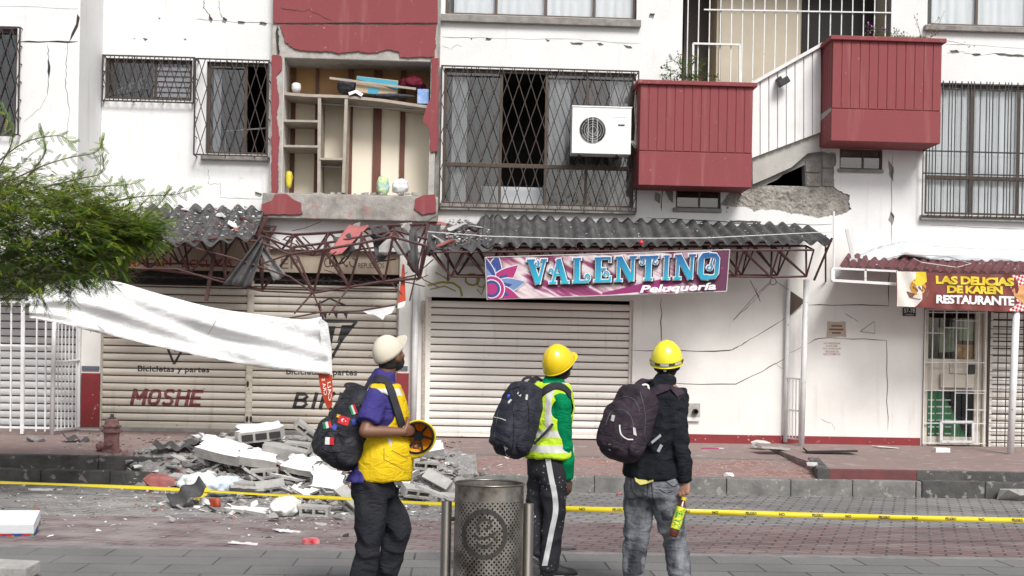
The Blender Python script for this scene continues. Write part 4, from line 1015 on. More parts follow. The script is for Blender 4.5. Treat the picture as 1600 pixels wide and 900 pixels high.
def truss(mb, tops, apex, dz_back, Yf, Yb, Ya, r=0.013):
    r *= 1.2
    """tops, apex: photo pixels at the front chord depth; the back chord runs parallel behind it"""
    F = [P(a,b,Yf) for a,b in tops]; Bk = [Vector((v.x, Yb, v.z+dz_back)) for v in F]; A = [P(a,b,Ya) for a,b in apex]
    for L_ in (F, Bk, A): mb.tube(L_, r*1.15, 6)
    for i, a in enumerate(A):
        for T in (F, Bk):
            for k in (i, i+1):
                if k < len(T): mb.tube([a, T[k]], r, 6)
    for f, b in zip(F, Bk): mb.tube([f, b], r, 6)
# right awning (hairdresser)
AW = thing('corrugated_awning', P(985,392,-1.15), 'long grey corrugated awning on maroon trusses over the hairdresser sign', 'awning')
YF = -1.15
def sag(p, u, v):
    return p
c1 = corrugated('roofing_sheet', P(758,338,-0.03), P(1262,352,-0.03), P(1300,379,YF), P(752,384,YF)+Vector((0,0,0.0)), 25, 0.042, CORR, AW, 0.06, 3,
     lift=lambda p,u,v: p + Vector((0,0,0.11*math.sin(math.pi*min(1,u))*0 - 0.05*max(0,u-0.93)*8)))
c2 = corrugated('broken_sheet', P(700,352,-0.1), P(772,340,-0.08), P(775,387,YF-0.02), P(672,392,YF-0.02), 4, 0.032, CORR, AW, 0.28, 8)
mb = MB()
tops = [(672+54.5*i, 394-0.3*i) for i in range(12)]; apx = [(705+55.5*i, 432-0.0*i+ (1 if i%2 else 0)) for i in range(11)]
truss(mb, tops, apx, 0.10, YF, -0.72, -0.92)
tops = [(690+54.5*i, 388-0.3*i) for i in range(11)]; apx = [(715+55.5*i, 430) for i in range(10)]
truss(mb, tops, apx, 0.10, -0.62, -0.2, -0.4, 0.011)
for px in (700,900,1110,1290): mb.tube([P(px,385,YF), P(px,440,-0.02)], 0.014, 6); mb.tube([P(px,383,YF), P(px,368,-0.02)], 0.014, 6)
mb.tube([P(1300,372,YF-0.02),P(1272,438,-0.9)],0.018,6)
obj('truss', mb, TRUSS, AW)
mb = MB()
mb.tube([P(1208,440,-0.7)+Vector((0.05*math.cos(a/2),0,0.05*math.sin(a/2))) for a in range(14)],0.006,5)
mb.tube([P(1172,438,-0.7),P(1182,458,-0.7),P(1188,471,-0.7)],0.005,5); mb.tube([P(1146,500,-0.3),P(1180,462,-0.5),P(1206,438,-0.7)],0.004,5); mb.tube([P(1212,440,-0.7),P(1232,452,-0.3)],0.005,5)
obj('loose_wire', mb, BLACKI, AW)
mb = MB(); mb.tube([P(668,362,-1.25),P(760,369,-1.25),P(900,373,-1.22),P(1100,372,-1.2),P(1302,362,-1.2)],0.006,5); ob_ = obj('white_cable', mb, M('white cable', (0.7,0.7,0.7), 0.5)); tag(ob_, 'thin white cable stretched along the grey corrugated awning', 'cable')
mb = MB(); mb.ribbon(PP([(1000,375),(1030,376),(1120,375)],-1.24),0.01,(0,-1,0.3)); 
mb = MB(); mb.ell(P(1002,379,-1.2),0.035,0.03,0.035); tag(obj('red_cup', mb, M('red plastic', (0.6,0.02,0.04), 0.4)), 'small round red plastic cup caught on the edge of the corrugated awning', 'cup')
# left awning (bicycle shop)
AL = thing('corrugated_awning', P(320,380,-1.2), 'broken grey corrugated awning strewn with rubble at the left above the bicycle shop', 'awning')
corrugated('roofing_sheet', P(238,321,-0.05), P(416,326,-0.05), P(398,372,-1.35), P(178,392,-1.5), 8, 0.045, CORR, AL, 0.10, 5)
mb = MB()
truss(mb, [(150,392),(212,384),(275,379.5),(344,372),(403,377),(452,397)], [(176,436),(232,420),(296,427.5),(352,437),(410,453)], 0.12, -1.3, -0.8, -1.0, 0.014)
truss(mb, [(190,385),(250,378),(310,372),(370,366),(425,362)], [(222,412),(280,412),(340,415),(398,420)], 0.12, -0.55, -0.15, -0.35, 0.012)
mb.tube([P(120,420,-1.3),P(275,420,-1.2),P(344,440,-1.1),P(410,455,-1.1),P(489,458,-1.1)],0.014,6)
mb.tube([P(275,379.5,-1.35),P(360,402,-1.35),P(452,432,-1.35),P(489,457,-1.3)],0.016,6)
mb.tube([P(416,340,-0.3),P(400,372,-0.9)],0.03,6); 
mb.bar(P(335,393,-1.0),P(322,470,-1.0),0.05); mb.tube([P(120,420,-1.3),P(80,470,YP)],0.02,6)
obj('truss', mb, TRUSS, AL)
# bare middle frame
FM = thing('bare_awning_frame', P(550,440,-1.1), 'bare maroon awning frame stripped of its roofing between the two grey awnings', 'frame')
mb = MB()
truss(mb, [(407,361),(458,366),(513,363),(565,358),(610,352),(668,350)], [(440,390),(489,399),(545,392),(600,385),(650,388)], 0.02, -0.55, -0.2, -0.4, 0.011)
truss(mb, [(452,397),(506,390),(564,380),(614,370),(668,385)], [(489.5,457.5),(545,448.5),(600.5,439.5),(656,435)], 0.14, -1.3, -0.85, -1.05, 0.015)
mb.tube([P(410,412,-1.3),P(452,397,-1.3)],0.015,6)
mb.tube([P(452,397,-1.3),P(489,457,-1.05)],0.016,6); mb.tube([P(489,457,-1.05),P(505,497,-1.25)],0.013,6); mb.tube([P(489,457,-1.05),P(460,490,-1.25)],0.013,6)
mb.tube([P(545,449,-1.05),P(514,492,-1.25)],0.013,6); mb.tube([P(600,440,-1.05),P(650,430,-1.05)],0.013,6)
mb.tube([P(452,497,-1.3),P(500,488,-1.3),P(560,486,-1.3),P(618,476,-1.3)],0.013,6); mb.tube([P(500,470,-1.2),P(502,500,-1.3)],0.016,6)
mb.tube([P(668,350,-0.55),P(655,435,-1.0)],0.022,6); mb.tube([P(660,385,-1.3),P(640,470,-1.0)],0.012,6)
mb.tube([P(407,362,-0.55),P(403,377,-1.3)],0.014,6); mb.tube([P(458,366,-0.55),P(452,397,-1.3)],0.014,6); mb.tube([P(513,363,-0.55),P(506,390,-1.3)],0.014,6); mb.tube([P(565,358,-0.55),P(564,380,-1.3)],0.014,6)
rn_ = random.Random(31)
for k in range(26):
    a = rn_.uniform(415,655); b_ = rn_.uniform(358,440); yy = rn_.uniform(-1.2,-0.3); an = rn_.uniform(-1.2,1.2); L2 = rn_.uniform(16,48)
    q0 = P(a,b_,yy); q2 = P(a+L2*math.cos(an), b_+L2*math.sin(an), yy+rn_.uniform(-.25,.25)); q1 = (q0+q2)/2+Vector((rn_.uniform(-.05,.05),0,rn_.uniform(-.06,.04))); mb.tube([q0,q1,q2], rn_.choice((0.006,0.009,0.012)), 5)
obj('truss', mb, TRUSS, FM)
# hanging scraps of roofing
def scrap(px_pts, Ys, mat, label, waves=2, amp=0.03, name='roofing_scrap', cat='roofing scrap'):
    tl,tr,br,bl = [P(a,b,y) for (a,b),y in zip(px_pts,Ys)]
    o = corrugated(name, tl,tr,br,bl, waves, amp, mat, None, 0.12, int(px_pts[0][0]), 8); return tag(o, label, cat)
scrap([(408,368),(412,384),(392,448),(348,446)], (-1.3,-1.3,-1.4,-1.45), CORR, 'dark corrugated roofing scrap dangling from the left truss', 2, 0.05)
scrap([(404,385),(412,385),(446,428),(428,440)], (-1.2,-1.2,-1.25,-1.25), M('grey scrap', (0.26,0.255,0.25),0.9,(0.12,0.12,0.12),6,0.8,0.5,30), 'pale grey roofing scrap hanging right of the dark dangling one', 1, 0.03)
scrap([(545,352),(578,352),(534,397),(514,396)], (-0.6,-0.6,-1.1,-1.1), M('faded red sheet', (0.42,0.13,0.13),0.8,(0.28,0.10,0.10),4,0.7,0.3,40), 'faded red strip of sheet slanting across the bare frame', 1, 0.012)
scrap([(579,355),(600,355),(610,395),(588,412)], (-0.5,-0.5,-0.9,-0.9), CORR, 'dark scrap hanging behind the rubble on the bare frame', 1, 0.03)
scrap([(640,360),(652,362),(655,430),(636,415)], (-1.0,-1.0,-1.1,-1.1), CORR, 'narrow dark upright scrap at the right end of the bare frame', 1, 0.03)
scrap([(575,353),(604,354),(610,366),(584,368)], (-0.7,-0.7,-0.9,-0.9), CORR, 'curled grey scrap lying over the top bar of the bare frame', 1, 0.03)

scrap([(520,372),(548,366),(556,392),(530,400)], (-0.8,-0.8,-0.9,-0.9), CORR, 'small dark scrap in the middle of the bare frame', 1, 0.03)
scrap([(610,378),(636,370),(642,392),(622,400)], (-1.0,-1.0,-1.1,-1.1), _mc['grey scrap'], 'grey scrap leaning right of the faded red strip on the bare frame', 1, 0.03)
scrap([(672,352),(690,350),(676,400),(664,396)], (-0.9,-0.9,-1.1,-1.1), CORR, 'dark scrap hanging where the bare frame meets the long awning', 1, 0.03)
# restaurant canopy
CP = thing('maroon_canopy', P(1450,425,-1.2), 'low maroon corrugated canopy over the restaurant door', 'awning')
corrugated('roofing_sheet', P(1325,398,-0.02), P(1720,404,-0.02), P(1700,432,-1.25), P(1312,417,-1.1), 26, 0.022, CORRM, CP, 0.04, 12)
mb = MB()
for a, b, t in (((1300,420),(1300,438),0.035),((1300,438),(1402,444),0.04),((1352,421),(1352,440),0.03),((1303,330),(1303,440),0.022),((1300,419),(1402,424),0.03)):
    mb.bar(P(*a,-1.15), P(*b,-1.15), t)
mb.bar(P(1300,438,-1.15), P(1310,434,-0.02), 0.035); obj('white_frame', mb, WPAINT, CP); mb = MB(); mb.bar(P(1700,438,-1.2), P(1700,434,-0.02), 0.035)
obj('white_frame', mb, WPAINT, CP)
mb = MB(); mb.tube([P(1588,488,-1.28), P(1578,724,-1.28)], 0.052, 14); tag(obj('white_pole', mb, WPAINT, smooth=True), 'round white pole holding the restaurant canopy at the right', 'pole')
tpt = spline([(1338.0,402.0),(1368.0,388.0),(1400.0,380.0),(1416.0,378.0),(1450.0,384.0),(1520.0,388.0),(1600.0,390.0),(1720.0,394.0)],70); tpb = spline([(1345.0,409.0),(1375.0,412.0),(1400.0,405.0),(1412.0,399.0),(1460.0,406.0),(1520.0,409.0),(1600.0,411.0),(1720.0,414.0)],70)
mb = MB(); vs = []
for j in range(9):
    for i in range(71):
        a, b = tpt[i], tpb[i]; t = j/8; q = P(a[0]+(b[0]-a[0])*t, a[1]+(b[1]-a[1])*t, -0.03-0.34*t**0.7); vs.append(q+Vector((0,-0.10*math.sin(math.pi*t)-0.05*noise.noise(Vector((i*0.35,t*3,0))),0.02*noise.noise(Vector((i*0.5,t*2,4))))))
mb.add(vs, [(j*71+i,(j+1)*71+i,(j+1)*71+i+1,j*71+i+1) for j in range(8) for i in range(70)]); o = obj('rolled_tarp', mb, M('white tarp', (0.62,0.66,0.70), 0.6, (0.50,0.54,0.58), 2, 0.5, 0.3, 6), smooth=True, solid=0.006, fix=False)
tag(o, 'white plastic tarp rolled along the wall on top of the maroon canopy', 'tarp')
mb = MB(); mb.tube([P(1385,404,-0.5),P(1412,397,-0.45),P(1480,400,-0.5),P(1517,412,-0.8),P(1495,418,-0.95),P(1440,410,-0.85),P(1428,404,-0.6)],0.008,5)
tag(obj('loose_cable', mb, M('beige cable', (0.6,0.56,0.5), 0.6)), 'loop of pale cable lying on the maroon canopy', 'cable')
mb = MB(); mb.bar(P(1323,358,-0.4), P(1333,405,-0.5), 0.05, 0.02); mb.obox(P(1332,412,-0.55), Vector((0.06,0,0)), Vector((0,0.05,0)), Vector((0,0,0.08))); tag(obj('metal_bracket', mb, M('pale metal', (0.5,0.5,0.5), 0.6)), 'thin pale metal strip standing at the left end of the maroon canopy', 'bracket')
# ================================================================== SIGNS AND BANNERS
def gradmat(name, stops, vec_rot=(0,0,0), scale=(1,1,1), nscale=2.0, lo=0.3, hi=0.75, rough=0.45):
    m, t, N, L = nodes_of(name, rough); b = t.nodes['Principled BSDF']
    g = N('ShaderNodeTexCoord'); mp = N('ShaderNodeMapping'); mp.inputs['Rotation'].default_value = vec_rot
    mp2 = N('ShaderNodeMapping'); mp2.inputs['Scale'].default_value = scale
    L(g.outputs['Object'], mp.inputs[0]); L(mp.outputs[0], mp2.inputs[0])
    n = N('ShaderNodeTexNoise'); n.inputs['Scale'].default_value = nscale; n.inputs['Detail'].default_value = 5; L(mp2.outputs[0], n.inputs['Vector'])
    r = N('ShaderNodeMapRange'); r.inputs[1].default_value = lo; r.inputs[2].default_value = hi; L(n.outputs[0], r.inputs[0])
    cr = N('ShaderNodeValToRGB'); e = cr.color_ramp.elements
    e[0].position, e[0].color = stops[0][0], (*stops[0][1],1); e[1].position, e[1].color = stops[-1][0], (*stops[-1][1],1)
    for p, c in stops[1:-1]: x = e.new(p); x.color = (*c,1)
    L(r.outputs[0], cr.inputs[0]); L(cr.outputs[0], b.inputs['Base Color']); return m
YV = -1.30
SQ = [P(761,468,YV+0.06), P(1135,455,YV), P(1140,390,YV-0.02), P(758,402,YV)]
SG = thing('hairdresser_sign', quadmap(SQ,0.5,0.0), 'long printed hairdresser sign reading VALENTINO Peluqueria under the grey awning', 'sign')
SNRM = (SQ[1]-SQ[0]).cross(SQ[3]-SQ[0]).normalized()
if SNRM.y > 0: SNRM = -SNRM
mb = MB(); vs = [q + SNRM*0.0 for q in SQ] + [q - SNRM*0.03 for q in SQ]
mb.add(vs, [(0,1,2,3),(7,6,5,4),(0,4,5,1),(1,5,6,2),(2,6,7,3),(3,7,4,0)])
PRINT = gradmat('printed sign swirl', [(0.0,(0.10,0.018,0.04)),(0.3,(0.24,0.05,0.12)),(0.5,(0.62,0.50,0.52)),(0.65,(0.70,0.64,0.66)),(0.8,(0.30,0.04,0.16)),(1.0,(0.13,0.02,0.06))], (0,R(-28),0), (0.45,1,3.2), 1.6, 0.3, 0.7)
obj('panel', mb, PRINT, SG)
mb = MB(); 
for i in range(4): mb.bar(SQ[i]+SNRM*0.004, SQ[(i+1)%4]+SNRM*0.004, 0.012)
obj('edging', mb, M('pale sign edging', (0.5,0.48,0.48), 0.5), SG)
def uv(u, v, d=0.0): return quadmap(SQ, u, v) + SNRM*d
SW, SH = (SQ[1]-SQ[0]).length, (SQ[3]-SQ[0]).length
# right dark end of the print
mb = MB(); mb.add([uv(0.86,0.0,0.002),uv(0.999,0.0,0.002),uv(0.999,0.999,0.002),uv(0.93,0.999,0.002)], [(0,1,2,3)]); obj('dark_print', mb, M('plum print', (0.085,0.02,0.055), 0.45, (0.15,0.03,0.09), 2, 0.8), SG)
mb = MB()
mb.ribbon([uv(0.48+0.5*t, 0.04+0.28*t+0.25*t*t, 0.0035) for t in [i/12 for i in range(13)]], [0.03+0.10*math.sin(math.pi*i/12) for i in range(13)], SNRM)
obj('magenta_swoosh', mb, M('magenta print', (0.30,0.03,0.16), 0.45), SG)
def petal(cu, cv, ang, L_, w, d, mb, mi):
    """petal outline in metres around (cu,cv)"""
    pts = []
    n = 10
    for s_ in (1, -1):
        for i in range(n+1) if s_ == 1 else range(n-1, 0, -1):
            t = i/n; r = L_*t; ww = w*math.sin(math.pi*t**0.75)*s_
            x = r*math.cos(ang) - ww*math.sin(ang); y = r*math.sin(ang) + ww*math.cos(ang)
            pts.append((cu + x/SW, cv + y/SH))
    pts = [(min(0.998,max(0.004,a)), min(0.99,max(0.01,b))) for a, b in pts]
    mb.add([uv(a,b,d) for a,b in pts], [tuple(range(len(pts)))], mi)
fl = MB(); k = 0
PC = [M('petal blue', (0.035,0.07,0.25),0.5), M('petal magenta', (0.40,0.03,0.17),0.5), M('petal pale blue',(0.16,0.27,0.50),0.5), M('petal white line',(0.75,0.7,0.75),0.5)]
for ang, L_, w, c in ((78,0.52,0.115,0),(40,0.52,0.12,1),(10,0.50,0.11,2),(-22,0.46,0.10,1),(100,0.5,0.1,0)):
    petal(0.02,0.25,R(ang),L_+0.02,w+0.012,0.004+k*0.0012,fl,3); k += 1
    petal(0.02,0.25,R(ang),L_,w,0.004+k*0.0012,fl,c); k += 1
    petal(0.02,0.25,R(ang),L_*0.62,w*0.6,0.004+k*0.0012,fl,{0:2,1:0,2:0}[c] if c!=2 else 0); k += 1
for rr, c in ((0.20,3),(0.185,1),(0.14,3),(0.125,0),(0.085,1)):
    pts = [(0.02+rr*math.cos(2*math.pi*i/24)/SW, 0.25+rr*math.sin(2*math.pi*i/24)/SH) for i in range(24)]
    pts = [(max(0.004,a), max(0.01,b)) for a,b in pts]; fl.add([uv(a,b,0.004+k*0.0012) for a,b in pts], [tuple(range(24))], c); k += 1
obj('flower_print', fl, PC, SG, fix=False)
# ornate letters, built from strokes in a unit cell
def spir(cx, cy, r0, r1, a0, a1, n=14): return [(cx+(r0+(r1-r0)*i/n)*math.cos(R(a0+(a1-a0)*i/n)), cy+(r0+(r1-r0)*i/n)*math.sin(R(a0+(a1-a0)*i/n))) for i in range(n+1)]
GL = {
 'V': [([(0.20,0.97),(0.55,0.03)],.24), ([(0.88,0.97),(0.58,0.03)],.12), ([(0.70,0.95),(1.0,0.95)],.1), ([(0.02,0.95),(0.42,0.95)],.1), (spir(0.50,0.80,0.13,0.05,80,-250),.07)],
 'A': [([(0.50,0.97),(0.20,0.05)],.11), ([(0.48,0.97),(0.80,0.03)],.23), ([(0.28,0.36),(0.68,0.36)],.09), ([(0.03,0.05),(0.38,0.05)],.1), ([(0.62,0.05),(0.99,0.05)],.1), (spir(0.10,0.50,0.13,0.04,-60,250),.07)],
 'L': [([(0.32,0.02),(0.32,0.98)],.24), ([(0.12,0.95),(0.52,0.95)],.1), ([(0.12,0.05),(0.85,0.05)],.11), (spir(0.80,0.22,0.17,0.05,-90,230),.08)],
 'E': [([(0.30,0.02),(0.30,0.98)],.24), ([(0.10,0.95),(0.85,0.95)],.1), ([(0.85,0.98),(0.85,0.78)],.07), ([(0.30,0.52),(0.66,0.52)],.09), ([(0.10,0.05),(0.88,0.05)],.11), (spir(0.66,0.30,0.15,0.05,-30,270),.07), ([(0.88,0.02),(0.88,0.22)],.07)],
 'N': [([(0.20,0.02),(0.20,0.98)],.11), ([(0.22,0.96),(0.78,0.04)],.24), ([(0.82,0.02),(0.82,0.98)],.11), ([(0.04,0.05),(0.36,0.05)],.1), ([(0.66,0.95),(0.98,0.95)],.1), ([(0.04,0.95),(0.3,0.95)],.1)],
 'T': [([(0.50,0.02),(0.50,0.98)],.24), ([(0.04,0.94),(0.96,0.94)],.11), ([(0.30,0.05),(0.70,0.05)],.1), (spir(0.16,0.74,0.14,0.05,110,-200),.07), (spir(0.84,0.74,0.14,0.05,70,380),.07)],
 'I': [([(0.50,0.02),(0.50,0.98)],.30), ([(0.2,0.95),(0.8,0.95)],.1), ([(0.2,0.05),(0.8,0.05)],.1)],
 'O': [([(0.5,0.95),(0.25,0.93),(0.16,0.80),(0.16,0.20),(0.25,0.07),(0.5,0.05)],.22), ([(0.5,0.95),(0.78,0.93),(0.87,0.80),(0.87,0.20),(0.78,0.07),(0.5,0.05)],.15), (spir(0.52,0.45,0.15,0.05,60,-260),.07), ([(0.60,0.60),(0.66,0.85)],.07)]}
TU0, TU1 = (822-759)/379, (1126-759)/379
def orn(mb, grow, off, shx=0, shy=0, mi=0):
    word = 'VALENTINO'; wd_ = {'I':0.6,'O':1.12,'N':1.1}; tot = sum(wd_.get(c,1.0) for c in word); x = 0; k = 0
    lw = (TU1-TU0)*SW/tot; lh = SH*0.60
    for c in word:
        w_ = wd_.get(c,1.0)*lw*0.94
        for pts, sw_ in GL[c]:
            q = []
            for a, b in pts:
                xm = TU0*SW + x*lw + a*w_ + shx; ym = SH*0.325 + b*lh + shy
                u = xm/SW; q.append(uv(u, ym/SH, off + k*0.0004))
            # extend the ends so outlines close
            d0 = (q[0]-q[1]).normalized(); d1 = (q[-1]-q[-2]).normalized(); q[0] = q[0]+d0*grow; q[-1] = q[-1]+d1*grow
            mb.ribbon(q, sw_*w_ + 2*grow, SNRM, 0, mi); k += 1
        x += wd_.get(c,1.0)
mb = MB(); orn(mb, 0.020, 0.020, 0.016, -0.022); obj('letter_shadow', mb, M('dark letter drop', (0.03,0.01,0.03), 0.6), SG, fix=False)
mb = MB(); orn(mb, 0.014, 0.042); obj('letter_outline', mb, M('white letter outline', (0.80,0.80,0.80), 0.5), SG, fix=False)
TEAL = bpy.data.materials.new('teal lettering'); TEAL.use_nodes = True; t_ = TEAL.node_tree
g_ = t_.nodes.new('ShaderNodeTexCoord'); s_ = t_.nodes.new('ShaderNodeSeparateXYZ'); r_ = t_.nodes.new('ShaderNodeValToRGB'); mr_ = t_.nodes.new('ShaderNodeMapRange')
mr_.inputs[1].default_value = 0.15; mr_.inputs[2].default_value = 0.60
t_.links.new(g_.outputs['Object'], s_.inputs[0]); t_.links.new(s_.outputs[2], mr_.inputs[0]); t_.links.new(mr_.outputs[0], r_.inputs[0]); t_.links.new(r_.outputs[0], t_.nodes['Principled BSDF'].inputs['Base Color'])
r_.color_ramp.elements[0].color = (0.02,0.45,0.62,1); r_.color_ramp.elements[1].color = (0.01,0.10,0.30,1); t_.nodes['Principled BSDF'].inputs['Roughness'].default_value = 0.45
mb = MB(); orn(mb, 0.0, 0.064); obj('lettering', mb, TEAL, SG, fix=False)
mb = MB(); q = [uv((999-760)/378,0.12,0.086), uv((1120-760)/378,0.05,0.086), uv((1120-760)/378,0.27,0.086), uv((999-760)/378,0.31,0.086)]
def tq2(px0,yb0,px1,yb1,yt1,yt0,off):
    out = []
    for a, b in ((px0,yb0),(px1,yb1),(px1,yt1),(px0,yt0)):
        out.append(P(a,b,YV) )
    return out
q = [P(999,460.5,YV-0.09),P(1120,455.5,YV-0.09),P(1120,440.5,YV-0.09),P(999,446,YV-0.09)]
q = [P(1000,461,YV-0.06),P(1119,456,YV-0.06),P(1119,441,YV-0.06),P(1000,446,YV-0.06)]
text_on(mb, 'Peluquería', q, bold=0.03, shear=0.2); obj('subtitle', mb, M('white subtitle', (0.85,0.85,0.85), 0.5), SG)

# restaurant banner
YR = -1.33
RB = thing('restaurant_banner', P(1510,486,YR), 'maroon printed restaurant banner with yellow lettering under the maroon canopy', 'banner')
def bwav(p): return p + Vector((0, 0.018*math.sin(p.x*9)+0.012*math.sin(p.x*21+p.z*9), 0))
def bq(a, b, d=0.0): 
    v = bwav(P(a,b,YR)); return v - Vector((0,d,0))
def bgrid(x0, x1, yt, yb, d, n=40, rows=4):
    mb = MB(); vs = []; 
    for j in range(rows+1):
        for i in range(n+1):
            a = x0+(x1-x0)*i/n; t0 = yt(a) if callable(yt) else yt; b0 = yb(a) if callable(yb) else yb
            vs.append(bq(a, t0+(b0-t0)*j/rows, d))
    mb.add(vs, [(j*(n+1)+i, (j+1)*(n+1)+i, (j+1)*(n+1)+i+1, j*(n+1)+i+1) for j in range(rows) for i in range(n)]); return mb
btop = lambda a: 423 + 0.030*(a-1400) + 1.5*math.sin((a-1400)/60.0)
bbot = lambda a: 479 + 0.045*(a-1400) 
obj('cloth', bgrid(1401,1668,btop,bbot,0.0,60), M('maroon banner print', (0.13,0.02,0.02), 0.5, (0.26,0.07,0.05), 3, 0.7), RB, smooth=True, fix=False)
def bpoly(name, pts, mat, d, parent=RB):
    mb = MB(); mb.add([bq(a,b,d) for a,b in pts], [tuple(range(len(pts)))]); return obj(name, mb, mat, parent, fix=False)
WPR = M('white banner print', (0.72,0.68,0.62), 0.5); YEL = M('yellow lettering', (0.72,0.55,0.03), 0.5)
obj('white_print', bgrid(1402,1440,lambda a: btop(a)+.5,lambda a: bbot(a)-0.5-max(0,(a-1430))*1.2,0.004,10), WPR, RB, fix=False)
bpoly('sun_print', [(1434+13*math.cos(t*0.6), 448+13*math.sin(t*0.6)) for t in range(10)], M('orange print', (0.62,0.30,0.04), 0.5), 0.008)
bpoly('flame_print', [(1424,440),(1432,424.5),(1446,425),(1448,440),(1440,446),(1430,446)], YEL, 0.010)
bpoly('bowl_print', [(1416,455),(1428,459),(1446,458),(1452,453),(1449,464),(1436,468),(1421,465)], M('brown print', (0.16,0.03,0.02), 0.5), 0.012)
mb = MB()
for i in range(9): mb.ribbon([bq(1426+i*2.4+ (i%2), 447+ (i%3)*2.5,0.014), bq(1428+i*2.4, 450+(i%3)*2.5,0.014)], 0.02, (0,-1,0))
obj('speckle_print', mb, M('brown print', (0.16,0.03,0.02), 0.5), RB, fix=False)
CH = M('checker', (1,1,1)); 
m, t, N, L = nodes_of('red checked print', 0.5); g = N('ShaderNodeTexCoord'); c = N('ShaderNodeTexChecker'); c.inputs['Scale'].default_value = 26; mp = N('ShaderNodeMapping'); mp.inputs['Rotation'].default_value=(0,0.5,0); mp.inputs['Location'].default_value=(0,0.37,0); mp.inputs['Scale'].default_value=(1,0,1)
L(g.outputs['Object'], mp.inputs[0]); L(mp.outputs[0], c.inputs['Vector']); c.inputs[1].default_value = (0.5,0.03,0.04,1); c.inputs[2].default_value = (0.75,0.7,0.68,1); L(c.outputs[0], t.nodes['Principled BSDF'].inputs['Base Color']); CHK = m
mb = MB(); mb.add([bq(a,b,0.006) for a,b in [(1580,430),(1601,429.5),(1668,431.5),(1668,490),(1601,487),(1572,486),(1590,474),(1578,450)]], [tuple(range(8))]); obj('checked_print', mb, CHK, RB, fix=False)
bpoly('food_print', [(1581,452),(1594,446),(1612,446),(1640,452),(1646,466),(1620,476),(1596,473),(1583,462)], M('bun print', (0.62,0.33,0.12), 0.5, (0.5,0.2,0.06), 8, 0.8), 0.010)
def btext(body, x0,x1,yt0,yb0,yt1,yb1, mat, name, bold=0.05, d=0.012):
    vs, fs = text_geo(body, bold, 0.0, 0.95); mb = MB(); out = []
    for u, v in vs:
        a = x0+(x1-x0)*u; b = (yb0+(yb1-yb0)*u)*(1-v) + (yt0+(yt1-yt0)*u)*v; out.append(bq(a,b,d))
    mb.add(out, fs); obj(name, mb, mat, RB, fix=False)
btext('LAS DELICIAS',1462,1583,430.5,443.5,434,447.5, YEL, 'yellow_lettering',0.055); btext('DE KAREN',1480,1566,446,458,447.5,460, YEL, 'yellow_lettering',0.055)
btext('RESTAURANTE',1463,1584,460.5,474,463,478, M('white subtitle',(0.85,0.85,0.85),0.5), 'white_lettering',0.045)

# fallen white banner
m, t, N, L = nodes_of('white vinyl banner', 0.7); b_ = t.nodes['Principled BSDF']; b_.inputs['Base Color'].default_value = (0.70,0.715,0.72,1)
g = N('ShaderNodeNewGeometry'); mp = N('ShaderNodeMapping'); mp.inputs['Rotation'].default_value=(0,R(12),0); mp2 = N('ShaderNodeMapping'); mp2.inputs['Scale'].default_value=(0.6,1,5); n = N('ShaderNodeTexNoise'); n.inputs['Scale'].default_value = 1.2; n.inputs['Detail'].default_value = 5
L(g.outputs['Position'], mp.inputs[0]); L(mp.outputs[0], mp2.inputs[0]); L(mp2.outputs[0], n.inputs['Vector'])
bp = N('ShaderNodeBump'); bp.inputs['Strength'].default_value = 0.5; bp.inputs['Distance'].default_value = 0.08; L(n.outputs[0], bp.inputs['Height'])
n9 = N('ShaderNodeTexNoise'); n9.inputs['Scale'].default_value = 5; n9.inputs['Detail'].default_value = 6; n9.inputs['Distortion'].default_value = 1.5; L(mp.outputs[0], n9.inputs['Vector'])
b9 = N('ShaderNodeBump'); b9.inputs['Strength'].default_value = 0.45; b9.inputs['Distance'].default_value = 0.04; L(n9.outputs[0], b9.inputs['Height']); L(bp.outputs[0], b9.inputs['Normal']); L(b9.outputs[0], b_.inputs['Normal'])
r9 = N('ShaderNodeMapRange'); r9.inputs[1].default_value = 0.52; r9.inputs[2].default_value = 0.72; r9.inputs[4].default_value = 0.4; L(n.outputs[0], r9.inputs[0]); x9 = N('ShaderNodeMix'); x9.data_type = 'RGBA'; x9.inputs[6].default_value = (0.72,0.73,0.73,1); x9.inputs[7].default_value = (0.50,0.49,0.46,1); L(r9.outputs[0], x9.inputs[0]); L(x9.outputs[2], b_.inputs['Base Color'])
VINYL = m
tp = spline([(44,462,-1.9),(90,440,-1.8),(170,438,-1.62),(245,458,-1.5),(330,480,-1.45),(410,492,-1.42),(470,499,-1.42),(502,495,-1.42)], 60)
bt = spline([(46,496,-1.95),(100,507,-1.85),(165,523,-1.7),(240,541,-1.6),(330,560,-1.55),(400,573,-1.55),(462,580,-1.5),(516,585,-1.45)], 60)
mb = MB(); rows = 16; vs = []
for j in range(rows+1):
    for i in range(61):
        a, b = tp[i], bt[i]; t = j/rows; px = a[0]+(b[0]-a[0])*t; py = a[1]+(b[1]-a[1])*t; Y = a[2]+(b[2]-a[2])*t
        u = i/60
        if j == rows: py += 2.0*noise.noise(Vector((u*40,0,0)))
        Y += 0.05*math.sin(t*7 + u*5)*math.sin(math.pi*t)*math.sin(math.pi*u)**0.5 + 0.05*math.sin(t*15-u*11)*math.sin(math.pi*t) + 0.05*noise.noise(Vector((u*8,t*4,0)))
        vs.append(P(px,py,Y))
mb.add(vs, [(j*61+i,(j+1)*61+i,(j+1)*61+i+1,j*61+i+1) for j in range(rows) for i in range(60)])
FB = obj('fallen_banner', mb, VINYL, smooth=True, solid=0.004, fix=False); tag(FB, 'long white vinyl banner torn loose and sagging across the bicycle shop shutters', 'banner')
